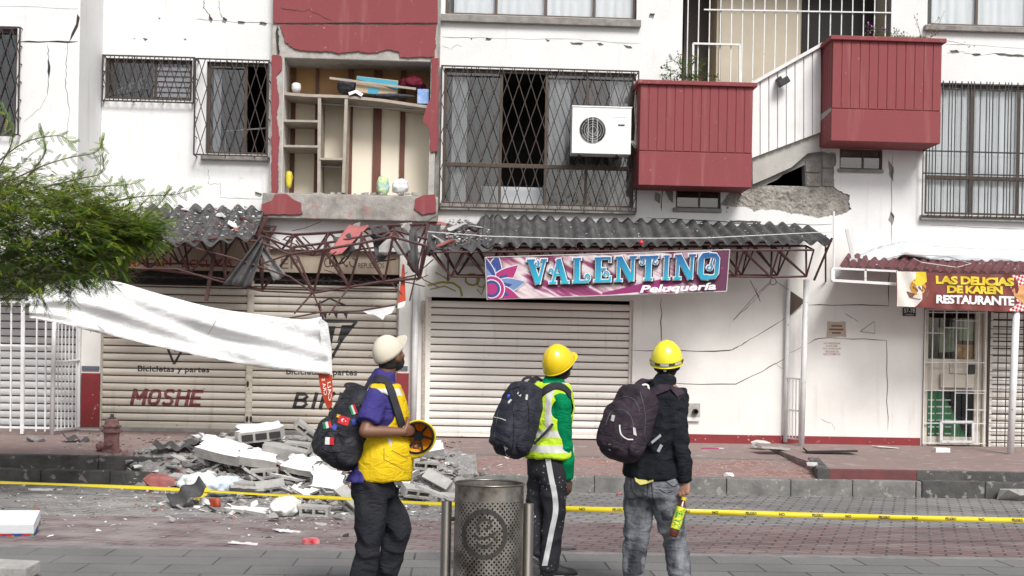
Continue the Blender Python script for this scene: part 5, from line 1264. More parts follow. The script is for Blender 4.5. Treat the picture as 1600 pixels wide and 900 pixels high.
mb = MB(); mb.tube([P(a,b-0.5,Y-0.01) for a,b,Y in bt[8:]], 0.004, 4); mb.tube([P(338,500,-1.6),P(325,523,-1.66)],0.005,4); mb.tube([P(141,520,-1.7),P(148,505,-1.72),P(163,517,-1.74)],0.004,4)
o = obj('frayed_hem', mb, M('frayed brown thread', (0.22,0.17,0.12), 0.9), FB)
# folded end hanging down with its orange printed side showing
ORG = M('orange red banner print', (0.50,0.06,0.02), 0.5, (0.40,0.05,0.02), 4, 0.5)
mb = MB(); rowsv = []
path = [((499,496),(512,505)),((501,530),(518,545)),((497,582),(519,586)),((500,605),(520,612)),((507,628),(519,626)),((512,640),(519,634))]
vs = [P(p[0],p[1],-1.47+0.03*k) for k, pr in enumerate(path) for p in (pr[0], ((pr[0][0]+pr[1][0])/2,(pr[0][1]+pr[1][1])/2), pr[1])]
mb.add(vs[:9], [(i*3+k, (i+1)*3+k, (i+1)*3+k+1, i*3+k+1) for i in range(2) for k in range(2)], 0)
mb.add(vs[6:], [(i*3+k, (i+1)*3+k, (i+1)*3+k+1, i*3+k+1) for i in range(3) for k in range(2)], 1)
HT = obj('banner_tail', mb, [VINYL, ORG], FB, solid=0.003, fix=False); HT['label'] = 'folded end showing its orange printed side'
mb = MB(); 
for tt, q in (('CALI', [P(514,628,-1.50),P(511.5,598,-1.51),P(517,596,-1.51),P(518.5,622,-1.50)]),('CRA 5', [P(507,618,-1.50),P(502.5,592,-1.51),P(507.5,591,-1.51),P(511.5,616,-1.50)])):
    text_on(mb, tt, q, off=Vector((0,-0.02,0)))
obj('lettering', mb, M('white subtitle',(0.85,0.85,0.85),0.5), HT)
mb = MB(); mb.add(PP([(629,412),(632,414),(634,470),(622,474),(626,440)],-1.0), [(0,1,2,3,4)]); mb.add([P(622,474,-1.0),P(634,470,-1.0),P(631,480,-1.02),(P(621,482,-1.02))],[(0,1,2,3)],1)
tag(obj('orange_strip', mb, [ORG, VINYL], solid=0.004, fix=False), 'narrow orange and white strip of torn banner hanging by the pillar', 'banner scrap')
mb = MB(); mb.plate(jag(pxz([(564,484),(590,482),(618,476),(612,490),(602,493),(598,499),(585,492),(575,490)],-1.3),0.008,0.07,3), [], -1.3, -1.295); tag(obj('torn_vinyl', mb, VINYL), 'small torn white vinyl rag caught on the lowest bar of the bare frame', 'rag')

# ================================================================== AIR CONDITIONER
AC = thing('air_conditioner', P(938,241,-0.45), 'white outdoor air conditioner unit on the bars of the wide window', 'air conditioner')
ACW = M('white enamel', (0.78,0.79,0.78), 0.35, (0.62,0.6,0.55), 3, 0.5, spots=((0.3,0.2,0.14), 14, 0.7, 0.6))
x0,x1,z0,z1 = rect(894,168,986,240,-0.58); mb = MB(); c = P(926,203.5,-0.58)
circ = [(c.x+0.205*math.cos(2*math.pi*i/32), c.z+0.205*math.sin(2*math.pi*i/32)) for i in range(32)]
mb.plate([(x0,z0),(x1,z0),(x1,z1),(x0,z1)], [circ], -0.58, -0.27); obj('casing', mb, ACW, AC, bevel=0.006)
mb = MB(); mb.box(x0-0.01,x1+0.01,-0.59,-0.26,z1+0.001,z1+0.02); mb.box(x0+0.62,x0+0.626,-0.583,-0.5801,z0,z1); mb.box(x1-0.28,x1-0.06,-0.585,-0.581,z1-0.14,z1-0.10); obj('top_cover', mb, ACW, AC, bevel=0.003)
mb = MB(); mb.box(x1-0.20,x1-0.10,-0.588,-0.581,z1-0.27,z1-0.25); obj('nameplate', mb, BLK, AC)
mb = MB(); mb.lathe(Vector((c.x,-0.30,c.z)), [(0.0,0.0),(0.204,0.0),(0.204,0.02),(0.0,0.02)], 32, ax=Matrix.Rotation(R(90),3,'X')); obj('fan_recess', mb, M('brownish coil', (0.10,0.085,0.07), 0.7, (0.2,0.2,0.22), 5, 0.8), AC)
mb = MB()
for k in range(5):
    a = 2*math.pi*k/5; d = Vector((math.cos(a),0,math.sin(a))); e = Vector((-math.sin(a),0.5,math.cos(a)))
    mb.obox(Vector((c.x,-0.40,c.z))+d*0.10, d*0.085, e*0.05, Vector((0,1,0))*0.002)
mb.lathe(Vector((c.x,-0.40,c.z)), [(0.0,-0.02),(0.035,-0.02),(0.035,0.03),(0.0,0.03)], 16, ax=Matrix.Rotation(R(90),3,'X')); obj('fan', mb, M('grey fan', (0.12,0.12,0.13),0.5), AC)
mb = MB()
for rr in (0.06,0.095,0.13,0.165,0.20): mb.tube([Vector((c.x+rr*math.cos(2*math.pi*i/28), -0.586, c.z+rr*math.sin(2*math.pi*i/28))) for i in range(29)], 0.0022, 4)
for dx in (-0.07,0.0,0.07): h = math.sqrt(0.2**2-dx**2); mb.bar((c.x+dx,-0.588,c.z-h),(c.x+dx,-0.588,c.z+h),0.006)
obj('fan_guard', mb, WPAINT, AC)
mb = MB()
for xx in (x0+0.12, x1-0.2): mb.box(xx,xx+0.04,-0.58,-0.22,z0-0.035,z0-0.002)
obj('bracket', mb, IRON, AC)
mb = MB()
for o_ in (0,0.03): mb.tube([P(985,220,-0.42)+Vector((o_,0,0)),P(992,232,-0.4)+Vector((o_,0,0)),P(994,200,-0.35)+Vector((o_,0,0)),P(992,165,-0.3)+Vector((o_,0,0)),P(994,140,-0.2)+Vector((o_,0,0)),P(991,128,-0.05)+Vector((o_,0,0))],0.016,8)
obj('pipe', mb, M('wrapped pipe',(0.5,0.48,0.45),0.8,(0.2,0.19,0.18),30,0.8), AC, smooth=True)
# floodlight on the parapet
mb = MB(); ax = Matrix.Rotation(R(-32),3,'Y'); mb.obox(P(1224,128,-0.30), ax@Vector((0.09,0,0)), Vector((0,0.06,0)), ax@Vector((0,0,0.05))); mb.obox(P(1217,124,-0.22), ax@Vector((0.03,0,0)), Vector((0,0.09,0)), ax@Vector((0,0,0.03)))
tag(obj('floodlight', mb, M('black plastic',(0.02,0.02,0.022),0.5), bevel=0.012), 'small black floodlight mounted on the white stair parapet', 'light')

# ================================================================== WARDROBE SHELVES AND THINGS LEFT ON THEM
WR = thing('open_wardrobe', P(550,300,0.2), 'exposed wardrobe shelving with a slumped top shelf in the open red bay', 'wardrobe')
def shelf(a, b, Yf=-0.1, Yb=0.50, th=0.035, name='shelf'):
    A, B = P(*a,Yf), P(*b,Yf); mb = MB(); dx = Vector((0,Yb-Yf,0)); up = Vector((0,0,th/2))
    v = [A-up,B-up,B-up+dx,A-up+dx,A+up,B+up,B+up+dx,A+up+dx]
    mb.add(v, [(0,3,2,1),(4,5,6,7),(0,1,5,4),(1,2,6,5),(2,3,7,6),(3,0,4,7)]); return obj(name, mb, SHELF, WR, bevel=0.003)
mb = MB(); pl = [(443,146),(480,149),(540,151),(600,157),(668,167)]
for i in range(4):
    A,B = P(*pl[i],-0.10), P(*pl[i+1],-0.10); up = Vector((0,0,0.022)); dx = Vector((0,0.6,0)); v=[A-up,B-up,B-up+dx,A-up+dx,A+up,B+up,B+up+dx,A+up+dx]; mb.add(v, [(0,3,2,1),(4,5,6,7),(0,1,5,4),(2,3,7,6)]+([(3,0,4,7)] if i==0 else [])+([(1,2,6,5)] if i==3 else []))
o = obj('top_shelf', mb, SHELF, WR)
shelf((442,188.5),(497,189.5)); shelf((442,228),(497,229)); shelf((499,248),(535,248.5)); 
for a, b in (((499,149),(498,301)),((541,151),(536,301))):
    A,B = P(*a,-0.1), P(*b,-0.1); mb = MB(); mb.obox((A+B)/2+Vector((0,0.3,0)), Vector((0.025,0,0)), Vector((0,0.29,0)), (B-A)/2); obj('upright', mb, SHELF, WR, bevel=0.003)
mb = MB(); mb.tube([P(503,260,0.1),P(533,261,0.1)],0.012,8); mb.tube([P(543,165,0.1),P(666,172,0.1)],0.012,8); mb.tube([P(503,162,0.1),P(538,164,0.1)],0.012,8); obj('hanging_rail', mb, M('grey rail',(0.4,0.4,0.4),0.4,metal=0.6), WR)
zs_ = lambda px: 0.0
def pbox(name, px0, py0, px1, py1, Y0, Y1, mat, label, cat, bev=0.006, tilt=0):
    x0,x1,z0,z1 = rect(px0,py0,px1,py1,Y0); mb = MB(); ax = Matrix.Rotation(tilt,3,'Y'); c = Vector(((x0+x1)/2,(Y0+Y1)/2,(z0+z1)/2))
    mb.obox(c, ax@Vector(((x1-x0)/2,0,0)), Vector((0,(Y1-Y0)/2,0)), ax@Vector((0,0,(z1-z0)/2))); return tag(obj(name, mb, mat, bevel=bev), label, cat)
CARD = M('cardboard',(0.50,0.40,0.28),0.8,(0.4,0.31,0.2),5,0.5); BLU = M('light blue print',(0.05,0.35,0.50),0.6)
cb = pbox('cardboard_box',556,122,621,147,0.0,0.35,CARD,'brown cardboard box with light blue stripes on the top wardrobe shelf','box',0.003,R(5))
mb = MB(); mb.add(PP([(558,119),(621,127),(621,141),(600,133),(558,124)],-0.012),[(0,1,2,3,4)]); mb.add(PP([(576,137),(592,138),(590,147),(574,146)],-0.012),[(0,1,2,3)]); obj('stripe', mb, BLU, cb, solid=0.004)
def lump(name, px, py, Y, sx, sy, sz, mat, label, cat, seed=1, rough_=0.25, vox=0.018):
    mb = MB(); c = P(px,py,Y); mb.ell(c, sx, sy, sz, e=0.8, seg=24, rn=14); rnd = random.Random(seed)
    for k in range(4): mb.ell(c+Vector((rnd.uniform(-sx,sx)*0.6, rnd.uniform(-sy,sy)*0.5, rnd.uniform(-sz,sz)*0.4)), sx*0.55, sy*0.6, sz*0.6)
    me = voxel(mb, vox, 2); displace(me, lambda p: rough_*min(sx,sz)*(noise.noise(p*9+Vector((seed,0,0)))*0.6+0.5*noise.noise(p*24)))
    lo = Vector((c.x, c.y, min(v.co.z for v in me.vertices))); shift(me, lo)
    ob = link(name, me, mat, smooth=True); ob.location = lo; return tag(ob, label, cat)
DKB = M('dark grey bag cloth',(0.045,0.045,0.055),0.6,(0.09,0.09,0.1),9,0.6); PLW = M('white plastic film',(0.75,0.76,0.77),0.3,(0.6,0.62,0.64),9,0.5); PLY = M('yellow plastic film',(0.65,0.55,0.05),0.35)
lump('dark_bag',541,135,0.15,0.14,0.14,0.12,DKB,'dark grey bundle beside the cardboard box on the top shelf','bag',1)
lump('red_cloth',644,130,0.15,0.20,0.15,0.09,M('dark red cloth',(0.16,0.02,0.035),0.8,(0.08,0.015,0.02),12,0.7),'crumpled dark red clothes at the right end of the top shelf','clothes',2,0.5)
lump('folded_umbrella',616,150,-0.02,0.32,0.07,0.035,DKB,'long black folded umbrella lying on the top shelf','umbrella',3,0.4,0.012)
pbox('blue_carton',652,139,670,162,-0.05,0.2,M('blue carton',(0.15,0.30,0.62),0.6,(0.6,0.65,0.75),12,0.6),'small blue and white carton at the right end of the top shelf','carton')
mb = MB(); q = P(463,137,0.1); mb.lathe(q+Vector((0,0,-0.07)), [(0.0,0),(0.05,0),(0.075,0.05),(0.07,0.12),(0.05,0.14),(0,0.14)],16); tag(obj('white_jar', mb, WPAINT, smooth=True),'round white jar at the left end of the top shelf','jar')
mb = MB(); mb.bar(P(515,122,-0.05),P(650,139,-0.06),0.035,0.02); tag(obj('loose_batten', mb, SHELF),'thin wooden batten leaning across the items on the top shelf','batten')
mb = MB(); mb.ribbon(PP([(545,147),(556,143),(566,149)],-0.12),0.06,(0,-1,0.6),0.01); tag(obj('crumpled_paper', mb, PLW),'crumpled white paper hanging over the front of the top shelf','paper')
lump('yellow_bag',452,281,0.15,0.05,0.06,0.14,PLY,'small yellow plastic bag on the floor at the left of the wardrobe','bag',5)
lump('printed_bag',598,290,0.0,0.10,0.08,0.15,M('green white printed film',(0.55,0.62,0.25),0.35,(0.25,0.5,0.62),9,1.0),'green and yellow printed plastic bag on the wardrobe floor','bag',6,0.3)
lump('white_bag',626,291,0.1,0.13,0.10,0.12,PLW,'white plastic bag on the wardrobe floor beside the printed bag','bag',7,0.3)
# things beside it on the ledge
mb = MB(); rnd = random.Random(4)
for i in range(26):
    px = rnd.uniform(455,665); s = rnd.uniform(0.012,0.035); mb.obox(P(px, 303, rnd.uniform(-0.15,0.1)), Vector((s,s*0.3,0)), Vector((-s*0.2,s,0)), Vector((0,s*0.2,s*0.7)))
tag(obj('ledge_crumbs', mb, CONC), kind='stuff'); 

# ================================================================== PLANTS, TREE
def leafmat(name, c, c2, tr=0.35):
    m, t, N, L = nodes_of(name, 0.5); b = t.nodes['Principled BSDF']
    g = N('ShaderNodeNewGeometry'); n = N('ShaderNodeTexNoise'); n.inputs['Scale'].default_value = 3.5; L(g.outputs['Position'], n.inputs['Vector'])
    r = N('ShaderNodeMapRange'); r.inputs[1].default_value = 0.38; r.inputs[2].default_value = 0.62; L(n.outputs[0], r.inputs[0])
    x = N('ShaderNodeMix'); x.data_type = 'RGBA'; x.inputs[6].default_value = (*c,1); x.inputs[7].default_value = (*c2,1); L(r.outputs[0], x.inputs[0]); L(x.outputs[2], b.inputs['Base Color'])
    tl = N('ShaderNodeBsdfTranslucent'); L(x.outputs[2], tl.inputs[0]); mxs = N('ShaderNodeMixShader'); mxs.inputs[0].default_value = tr
    o = t.nodes['Material Output']; L(b.outputs[0], mxs.inputs[1]); L(tl.outputs[0], mxs.inputs[2]); L(mxs.outputs[0], o.inputs[0]); return m
LF1 = leafmat('deep green leaflets', (0.06,0.145,0.015), (0.11,0.21,0.022)); LF2 = leafmat('yellow green leaflets', (0.20,0.31,0.03), (0.30,0.36,0.04)); LF3 = leafmat('dark green leaflets', (0.045,0.11,0.015), (0.08,0.15,0.02))
BARK = M('grey brown bark',(0.13,0.10,0.075),0.95,(0.06,0.05,0.04),6,0.8,0.9,25,stretch=(3,3,0.6))
TW = M('thin brown twig',(0.10,0.07,0.045),0.8)
rt = random.Random(11)
YT = -6.2
TREE = thing('feathery_tree', P(-190, 760, YT), 'green feathery leaved street tree leaning in from the left edge', 'tree')
TREE.location.z = 0.0
crown = MB(); twigs = MB()
def pinnate(p, d, up, L_, mi):
    d = d.normalized(); s = d.cross(up)
    if s.length < 0.05: s = d.cross(Vector((1,0,0)))
    s.normalize(); u = s.cross(d).normalized(); n = max(5, int(L_/0.0155))
    for i in range(n):
        t = (i+0.5)/n; q = p + d*L_*t - Vector((0,0,1))*0.15*L_*t*t
        w = 0.018*(1-0.45*abs(t-0.45)*1.6)
        for sg in (1,-1):
            a = (s*sg*0.93 + d*0.35 - u*0.18).normalized()
            e = d*0.0078
            crown.add([q, q+a*w*0.55+e*1.2, q+a*w, q+a*w*0.5-e], [(0,1,2,3)], mi)
def branchlet(p, d, L_, mi_w, leafL=0.13):
    pts = [p]; n = max(4,int(L_/0.045)); dd = d.normalized()
    for i in range(n):
        dd = (dd + Vector((rt.uniform(-.16,.16), rt.uniform(-.16,.16), rt.uniform(-.14,.10)))).normalized(); pts.append(pts[-1]+dd*L_/n)
    twigs.tube(pts, 0.004, 4, radii=[0.0045*(1-0.7*i/len(pts)) for i in range(len(pts))], caps=False)
    for i, q in enumerate(pts[1:]):
        dd = (pts[i+1]-pts[i]).normalized(); s = dd.cross(Vector((0,0,1)))
        if s.length < .05: s = Vector((1,0,0))
        s.normalize()
        for sg in (1,-1):
            a = (dd*0.55 + s*sg*rt.uniform(0.5,1.1) + Vector((rt.uniform(-.3,.3),rt.uniform(-.3,.3),rt.uniform(-.4,.35)))).normalized()
            pinnate(q, a, Vector((rt.uniform(-.4,.4),rt.uniform(-.4,.4),1)), leafL*rt.uniform(0.6,1.2), rt.choices((0,1,2), weights=mi_w)[0])
    pinnate(pts[-1], dd, Vector((0,0,1)), leafL, 1)
cc = P(-40,340,YT)
def in_crown():
    """a point of the crown volume and its outward direction"""
    while True:
        px = rt.uniform(-420, 240) if rt.random() < 0.35 else rt.uniform(-30, 235); top = 262 + max(0,(px-20))*0.42 + 14*math.sin(px/23.0); bot = 448 - max(0,px-100)*0.66 + 8*math.sin(px/17.0)
        if px < -160: top += (-160-px)*0.35; bot -= (-160-px)*0.25
        if px > 225 or bot-top < 12: continue
        py = rt.uniform(top, bot); yy = YT + rt.uniform(-1,1)*1.1*math.sqrt(max(0.05,1-((px+90)/345.0)**2)); return px, py, yy, (py-top)/(bot-top)
for i in range(1800):
    px, py, yy, v = in_crown(); p = P(px,py,yy)
    d = Vector((rt.uniform(-1,1)+ (0.5 if px>60 else 0), rt.uniform(-1,1), rt.uniform(-0.4,0.6) - v*0.25))
    w = (3,6,1) if v < 0.45 else ((4,1.4,3) if v < 0.75 else (2.5,0.5,5))
    branchlet(p, d, rt.uniform(0.16,0.36), w)
limbs = MB()
for pts in ([(-20,300),(60,262),(110,246),(150,238),(162,215)], [(40,300),(120,280),(160,268),(157,225)], [(0,260),(20,215),(4,168)], [(30,290),(70,240),(62,205)],
            [(120,330),(190,312),(232,306),(272,304),(304,296)], [(150,340),(200,320),(196,300),(190,285)], [(100,300),(140,292),(182,290),(216,286)], [(160,350),(215,345),(246,322),(262,300)], [(0,250),(40,222),(92,212),(112,225)]):
    q = [P(a,b,YT-0.3) for a,b in pts]; sp = spline([tuple(v) for v in q], 14); sp = [Vector(v) for v in sp]
    twigs.tube(sp, 0.006, 5, radii=[0.009*(1-0.75*i/15) for i in range(15)], caps=False)
    for i in range(3,15):
        d = (sp[i]-sp[i-1]).normalized()
        for sg in (1,-1):
            pinnate(sp[i], (d*0.5+Vector((rt.uniform(-.3,.3), sg*rt.uniform(0,.6), sg*rt.uniform(.3,.9)))).normalized(), Vector((0,-1,0.3)), rt.uniform(0.07,0.13), rt.choice((0,0,1,2)))
obj('crown', crown, [LF1,LF2,LF3], TREE, fix=False)
obj('twigs', twigs, TW, TREE, smooth=True)
tk = MB(); base = Vector((TREE.location.x, TREE.location.y, -0.02)); top_ = P(-170,470,YT)
tk.tube([base, base.lerp(top_,0.35)+Vector((0.04,0,0)), base.lerp(top_,0.7)+Vector((-0.03,0.03,0)), top_], 0.12, 14, radii=[0.17,0.13,0.12,0.11])
obj('trunk', tk, BARK, TREE, smooth=True)
lm = MB()
for e, m_ in (((120,350),(0,410)),((-20,300),(-100,380)),((60,262),(-40,350)),((-260,330),(-220,400)),((-380,380),(-280,420)),((200,345),(60,380)),((40,420),(-60,440))):
    A, Bm, C_ = top_, P(*m_,YT+rt.uniform(-.3,.3)), P(*e,YT+rt.uniform(-.5,.5)); sp = [Vector(v) for v in spline([tuple(A),tuple(Bm),tuple(C_)],10)]
    lm.tube(sp, 0.03, 8, radii=[0.035*(1-0.85*i/10) for i in range(11)])
obj('limbs', lm, BARK, TREE, smooth=True)
def shrub(name, stems, label, cat, mats, flower=None, Y=-0.45, leaf=0.05, n=9, seed=3):
    rn = random.Random(seed); sm = MB(); lf = MB(); fw = MB(); base = P(*stems[0][0],Y)
    T_ = thing(name, base, label, cat)
    for st in stems:
        q = [P(a,b,Y+rn.uniform(-.05,.05)) for a,b in st]; sp = [Vector(v) for v in spline([tuple(v) for v in q], 10)]
        sm.tube(sp, 0.005, 5, radii=[0.006*(1-0.7*i/10) for i in range(11)], caps=False)
        for i in range(2,11):
            for k in range(n):
                d = Vector((rn.uniform(-1,1),rn.uniform(-1,1),rn.uniform(-.6,.9))).normalized(); s = d.cross(Vector((rn.uniform(-1,1),rn.uniform(-1,1),1))).normalized()
                L_ = leaf*rn.uniform(.6,1.2); o_ = sp[i]+d*rn.uniform(0.005,0.05)
                tgt, mi = (fw, 0) if flower and rn.random() < flower[1]*(i/10) else (lf, rn.randrange(len(mats)))
                tgt.add([o_, o_+d*L_*.5+s*L_*.26, o_+d*L_, o_+d*L_*.5-s*L_*.26], [(0,1,2,3)], mi)
    obj('stems', sm, TW, T_, smooth=True); 
    if lf.v: obj('leaves', lf, mats, T_, fix=False)
    if fw.v: obj('flowers', fw, flower[0], T_, fix=False)
    return T_
shrub('balcony_shrub', [[(1070,130),(1068,108),(1062,84)],[(1072,130),(1052,112),(1036,106)],[(1066,130),(1046,122),(1034,120)],[(1075,130),(1090,112),(1101,95)],[(1078,130),(1098,118),(1120,122)],[(1068,128),(1060,100),(1045,92)],[(1072,130),(1078,104),(1084,90)],[(1074,130),(1085,122),(1095,124)]],
      'leafy green shrub growing in the lower red balcony', 'shrub', [LF3,LF1], (M('small red blossom',(0.5,0.05,0.08),0.6),0.06))
shrub('flowering_plant', [[(1368,66),(1366,52),(1364,44)],[(1374,66),(1378,54),(1384,46)],[(1382,66),(1394,56),(1402,48)],[(1366,66),(1358,56),(1356,40)],[(1390,66),(1404,60),(1412,52)]],
      'small plant with purple flowers in the upper red balcony', 'plant', [LF3,LF1], (M('purple blossom',(0.35,0.05,0.38),0.6),0.45), Y=-0.5, leaf=0.04, n=6, seed=5)
shrub('dry_plant', [[(1440,66),(1436,45),(1428,22)],[(1442,66),(1452,44),(1466,30)],[(1445,66),(1470,48),(1498,42)],[(1448,66),(1480,64),(1518,72)],[(1444,66),(1456,56),(1476,18)]],
      'sparse reddish dry plant at the right end of the upper red balcony', 'plant', [M('dry reddish leaf',(0.20,0.09,0.06),0.7), LF3], None, Y=-0.6, leaf=0.035, n=2, seed=6)
mb = MB(); rn = random.Random(8)
for i in range(300):
    px = rn.uniform(1372,1450); q = P(px, 62-rn.uniform(0,4), -0.55); mb.add([q, q+Vector((rn.uniform(-.03,.03),0,rn.uniform(.01,.05))), q+Vector((0.012,0,0))],[(0,1,2)])
tag(obj('ground_cover', mb, LF1, fix=False), kind='stuff')

# two street trees on the near side, seen only as reflections in the panes
for nm, bx, by, hgt, lb in (('street_tree',-3.5,-33.0,8.5,'tall leafy street tree on the near side of the street, left'),('street_tree',4.6,-35.0,9.5,'taller leafy street tree on the near side of the street, right')):
    T_ = thing(nm, (bx,by,0), lb, 'tree'); tk = MB(); tk.tube([(bx,by,0),(bx+.1,by,1.6),(bx-.1,by+.1,hgt*0.5)],0.2,12,radii=[0.26,0.19,0.12]); obj('trunk', tk, BARK, T_, smooth=True)
    cr_ = MB()
    for k in range(2600):
        th, ph, rr = rt.uniform(0,6.283), math.acos(rt.uniform(-1,1)), rt.random()**0.4; lob = 1+0.25*math.sin(th*3+ph*2); p = Vector((bx,by,hgt*0.66))+Vector((math.sin(ph)*math.cos(th)*2.6*rr*lob, math.sin(ph)*math.sin(th)*2.4*rr, math.cos(ph)*2.4*rr*lob))
        d = Vector((rt.uniform(-1,1),rt.uniform(-1,1),rt.uniform(-1,1))).normalized(); s__ = d.cross(Vector((0.3,0.5,1))).normalized(); cr_.add([p,p+d*.14+s__*.07,p+d*.28,p+d*.14-s__*.07],[(0,1,2,3)],rt.randrange(3))
    obj('crown', cr_, [LF1,LF2,LF3], T_, fix=False)
# ================================================================== RUBBLE
BLOCKM = M('grey hollow block', (0.40,0.39,0.37), 0.95, (0.24,0.23,0.22), 7, 0.8, 0.8, 50, obj_space=True)
PAINTW = M('painted plaster face', (0.76,0.76,0.75), 0.85, (0.58,0.57,0.55), 4, 0.5, 0.3, 40, obj_space=True)
CHK1 = M('broken mortar light', (0.50,0.49,0.47), 0.95, (0.28,0.27,0.26), 9, 0.8, 0.8, 50, obj_space=True)
CHK2 = M('broken concrete dark', (0.29,0.28,0.27), 0.95, (0.16,0.155,0.15), 9, 0.8, 0.8, 50, obj_space=True)
REDC = M('broken red plaster', (0.30,0.075,0.07), 0.85, (0.38,0.2,0.18), 8, 0.7, 0.5, 50, obj_space=True)
BRK = M('broken brick', (0.26,0.10,0.07), 0.9, (0.32,0.2,0.16), 8, 0.8, 0.6, 50, obj_space=True)
def hull(seed, n=16, sx=1, sy=1, sz=1):
    rn = random.Random(seed); bm = bmesh.new()
    for i in range(n):
        v = Vector((rn.uniform(-1,1), rn.uniform(-1,1), rn.uniform(-1,1)))
        if v.length > 1.25: v = v.normalized()*1.25
        bm.verts.new((v.x*sx, v.y*sy, v.z*sz))
    r = bmesh.ops.convex_hull(bm, input=bm.verts)
    junk = [g for g in r['geom_interior'] if isinstance(g, bmesh.types.BMVert)]
    bmesh.ops.delete(bm, geom=junk, context='VERTS')
    me = bpy.data.meshes.new('chunk'); bm.to_mesh(me); bm.free(); return me
def slabmesh(seed, lx, ly, lz, holes=False, broken=True):
    """plate with a snapped outline: face 0 = painted top, rest = raw block; hollow cores show on the long edge"""
    rn = random.Random(seed); pts = [(-lx/2,-ly/2),(lx/2,-ly/2),(lx/2,ly/2),(-lx/2,ly/2)]
    out = []
    for i in range(4):
        a, b = Vector(pts[i]), Vector(pts[(i+1)%4]); rough_ = broken and i in (1, 2, 3)
        k = 6 if rough_ else 3
        for j in range(k):
            p = a.lerp(b, j/k); am = 0.05 if rough_ else 0.006
            out.append((p.x+rn.uniform(-am,am), p.y+rn.uniform(-am,am)))
    mb = MB(); mb.plate(out, [], -lz/2, lz/2, 1)
    # plate() works in XZ: rotate to lie flat
    mb.v = [Vector((v.x, v.z, -v.y)) for v in mb.v]
    nf = None
    mb2 = MB(); mb2.v = mb.v; mb2.f = mb.f; mb2.m = [0 if all(abs(mb.v[i].z - lz/2) < 1e-5 for i in f) else 1 for f in mb.f]
    if holes:
        for sx in (-0.3, 0.02, 0.34)[: 3 if lx > 0.5 else 2]:
            x = sx*lx if lx > 0.5 else (sx+0.05)*lx*1.1; w = lx*0.13
            mb2.box(x-w, x+w, -ly/2-0.012, -ly/2+0.004, -lz*0.28, lz*0.28, 2)
    me = mb2.mesh('slab')
    return me
def hollow(seed, L_=0.33, H=0.16, W_=0.11, cut=1.0):
    mb = MB(); t = 0.028; L_ *= cut; n = 2 if cut > 0.7 else 1; hs = []; cw = (L_-t*(n+1))/n
    for i in range(n):
        a = -L_/2+t+i*(cw+t); hs.append([(a,-W_/2+t),(a+cw,-W_/2+t),(a+cw,W_/2-t),(a,W_/2-t)])
    mb.plate([(-L_/2,-W_/2),(L_/2,-W_/2),(L_/2,W_/2),(-L_/2,W_/2)], hs, -H/2, H/2, 0)
    rn = random.Random(seed)
    me = mb.mesh('block'); return me
def put(name, me, mats, px, py, rot, label, cat, group=None, lift=0.0, scale=1.0, smooth=False):
    p = G(px, py); ob = bpy.data.objects.new(name, me); COL.objects.link(ob)
    if not me.materials:
        for m_ in mats: me.materials.append(m_)
    ob.rotation_euler = tuple(R(a) for a in rot); ob.scale = (scale,)*3
    Rm = Euler(ob.rotation_euler).to_matrix(); lo = min((Rm @ v.co).z*scale for v in me.vertices); hi = max((Rm @ v.co).z*scale for v in me.vertices)
    ob.location = (p.x, p.y, p.z - lo*0.75 + lift)
    return tag(ob, label, cat, group)
SM = [PAINTW, BLOCKM, DARK]
put('wall_slab', slabmesh(1,0.58,0.37,0.13), SM, 348,742, (24,12,-14), 'largest white painted wall slab tilted on the rubble heap left of centre', 'wall slab', lift=0.16)
put('wall_slab', slabmesh(2,0.44,0.32,0.11), SM, 402,744, (20,8,8), 'white painted wall slab with a notch right beside the largest slab', 'wall slab', lift=0.10)
put('wall_slab', slabmesh(3,0.53,0.44,0.14,True), SM, 404,705, (10,-7,12), 'thick white slab with hollow cores lying highest at the back of the heap', 'wall slab', lift=0.12)
put('wall_slab', slabmesh(4,0.40,0.30,0.08), SM, 470,752, (30,10,-20), 'white wall slab leaning behind the left man in the yellow vest', 'wall slab', lift=0.10)
put('wall_slab', slabmesh(5,0.37,0.30,0.12), SM, 512,775, (48,6,-8), 'upright square white slab close to the backpack with flags', 'wall slab', lift=0.05)
put('wall_slab', slabmesh(6,0.35,0.14,0.05), SM, 497,742, (14,0,5), 'thin white strip of wall above the upright square slab', 'wall slab', lift=0.12)
put('wall_slab', slabmesh(7,0.37,0.26,0.09), SM, 672,722, (26,-8,20), 'pale blue grey slab on the heap behind the yellow helmet', 'wall slab', lift=0.08)
put('wall_slab', slabmesh(8,0.32,0.23,0.08), SM, 628,766, (34,10,-30), 'white slab between the left man and the bin', 'wall slab', lift=0.05)
put('wall_slab', slabmesh(9,0.40,0.18,0.03), SM, 388,802, (6,4,-12), 'flat white tile lying in front of the heap', 'tile', lift=0.0)
put('wall_slab', slabmesh(10,0.35,0.26,0.04), SM, 352,705, (18,0,30), 'small thin pale slab at the upper left of the heap', 'wall slab', lift=0.04)
HB = [BLOCKM]
put('hollow_block', hollow(1), HB, 478,702, (20,38,20), 'grey hollow block leaning steeply at the top of the heap', 'block', lift=0.10)
put('hollow_block', hollow(2), HB, 466,722, (8,4,-8), 'grey hollow block lying level below the leaning block', 'block', lift=0.10)
put('hollow_block', hollow(3), HB, 413,757, (6,-4,6), 'grey hollow block showing its two cores in front of the white slabs', 'block', lift=0.08)
put('hollow_block', hollow(4), HB, 422,777, (30,-8,12), 'grey block with a yellow tape scrap on it at the foot of the heap', 'block', lift=0.03)
put('hollow_block', hollow(5), HB, 545,800, (25,35,-25), 'hollow block tipped over behind the legs of the left man', 'block')
put('hollow_block', hollow(6,cut=0.9), [BLOCKM], 492,806, (4,2,-4), 'red topped hollow block lying nearest the road', 'block')
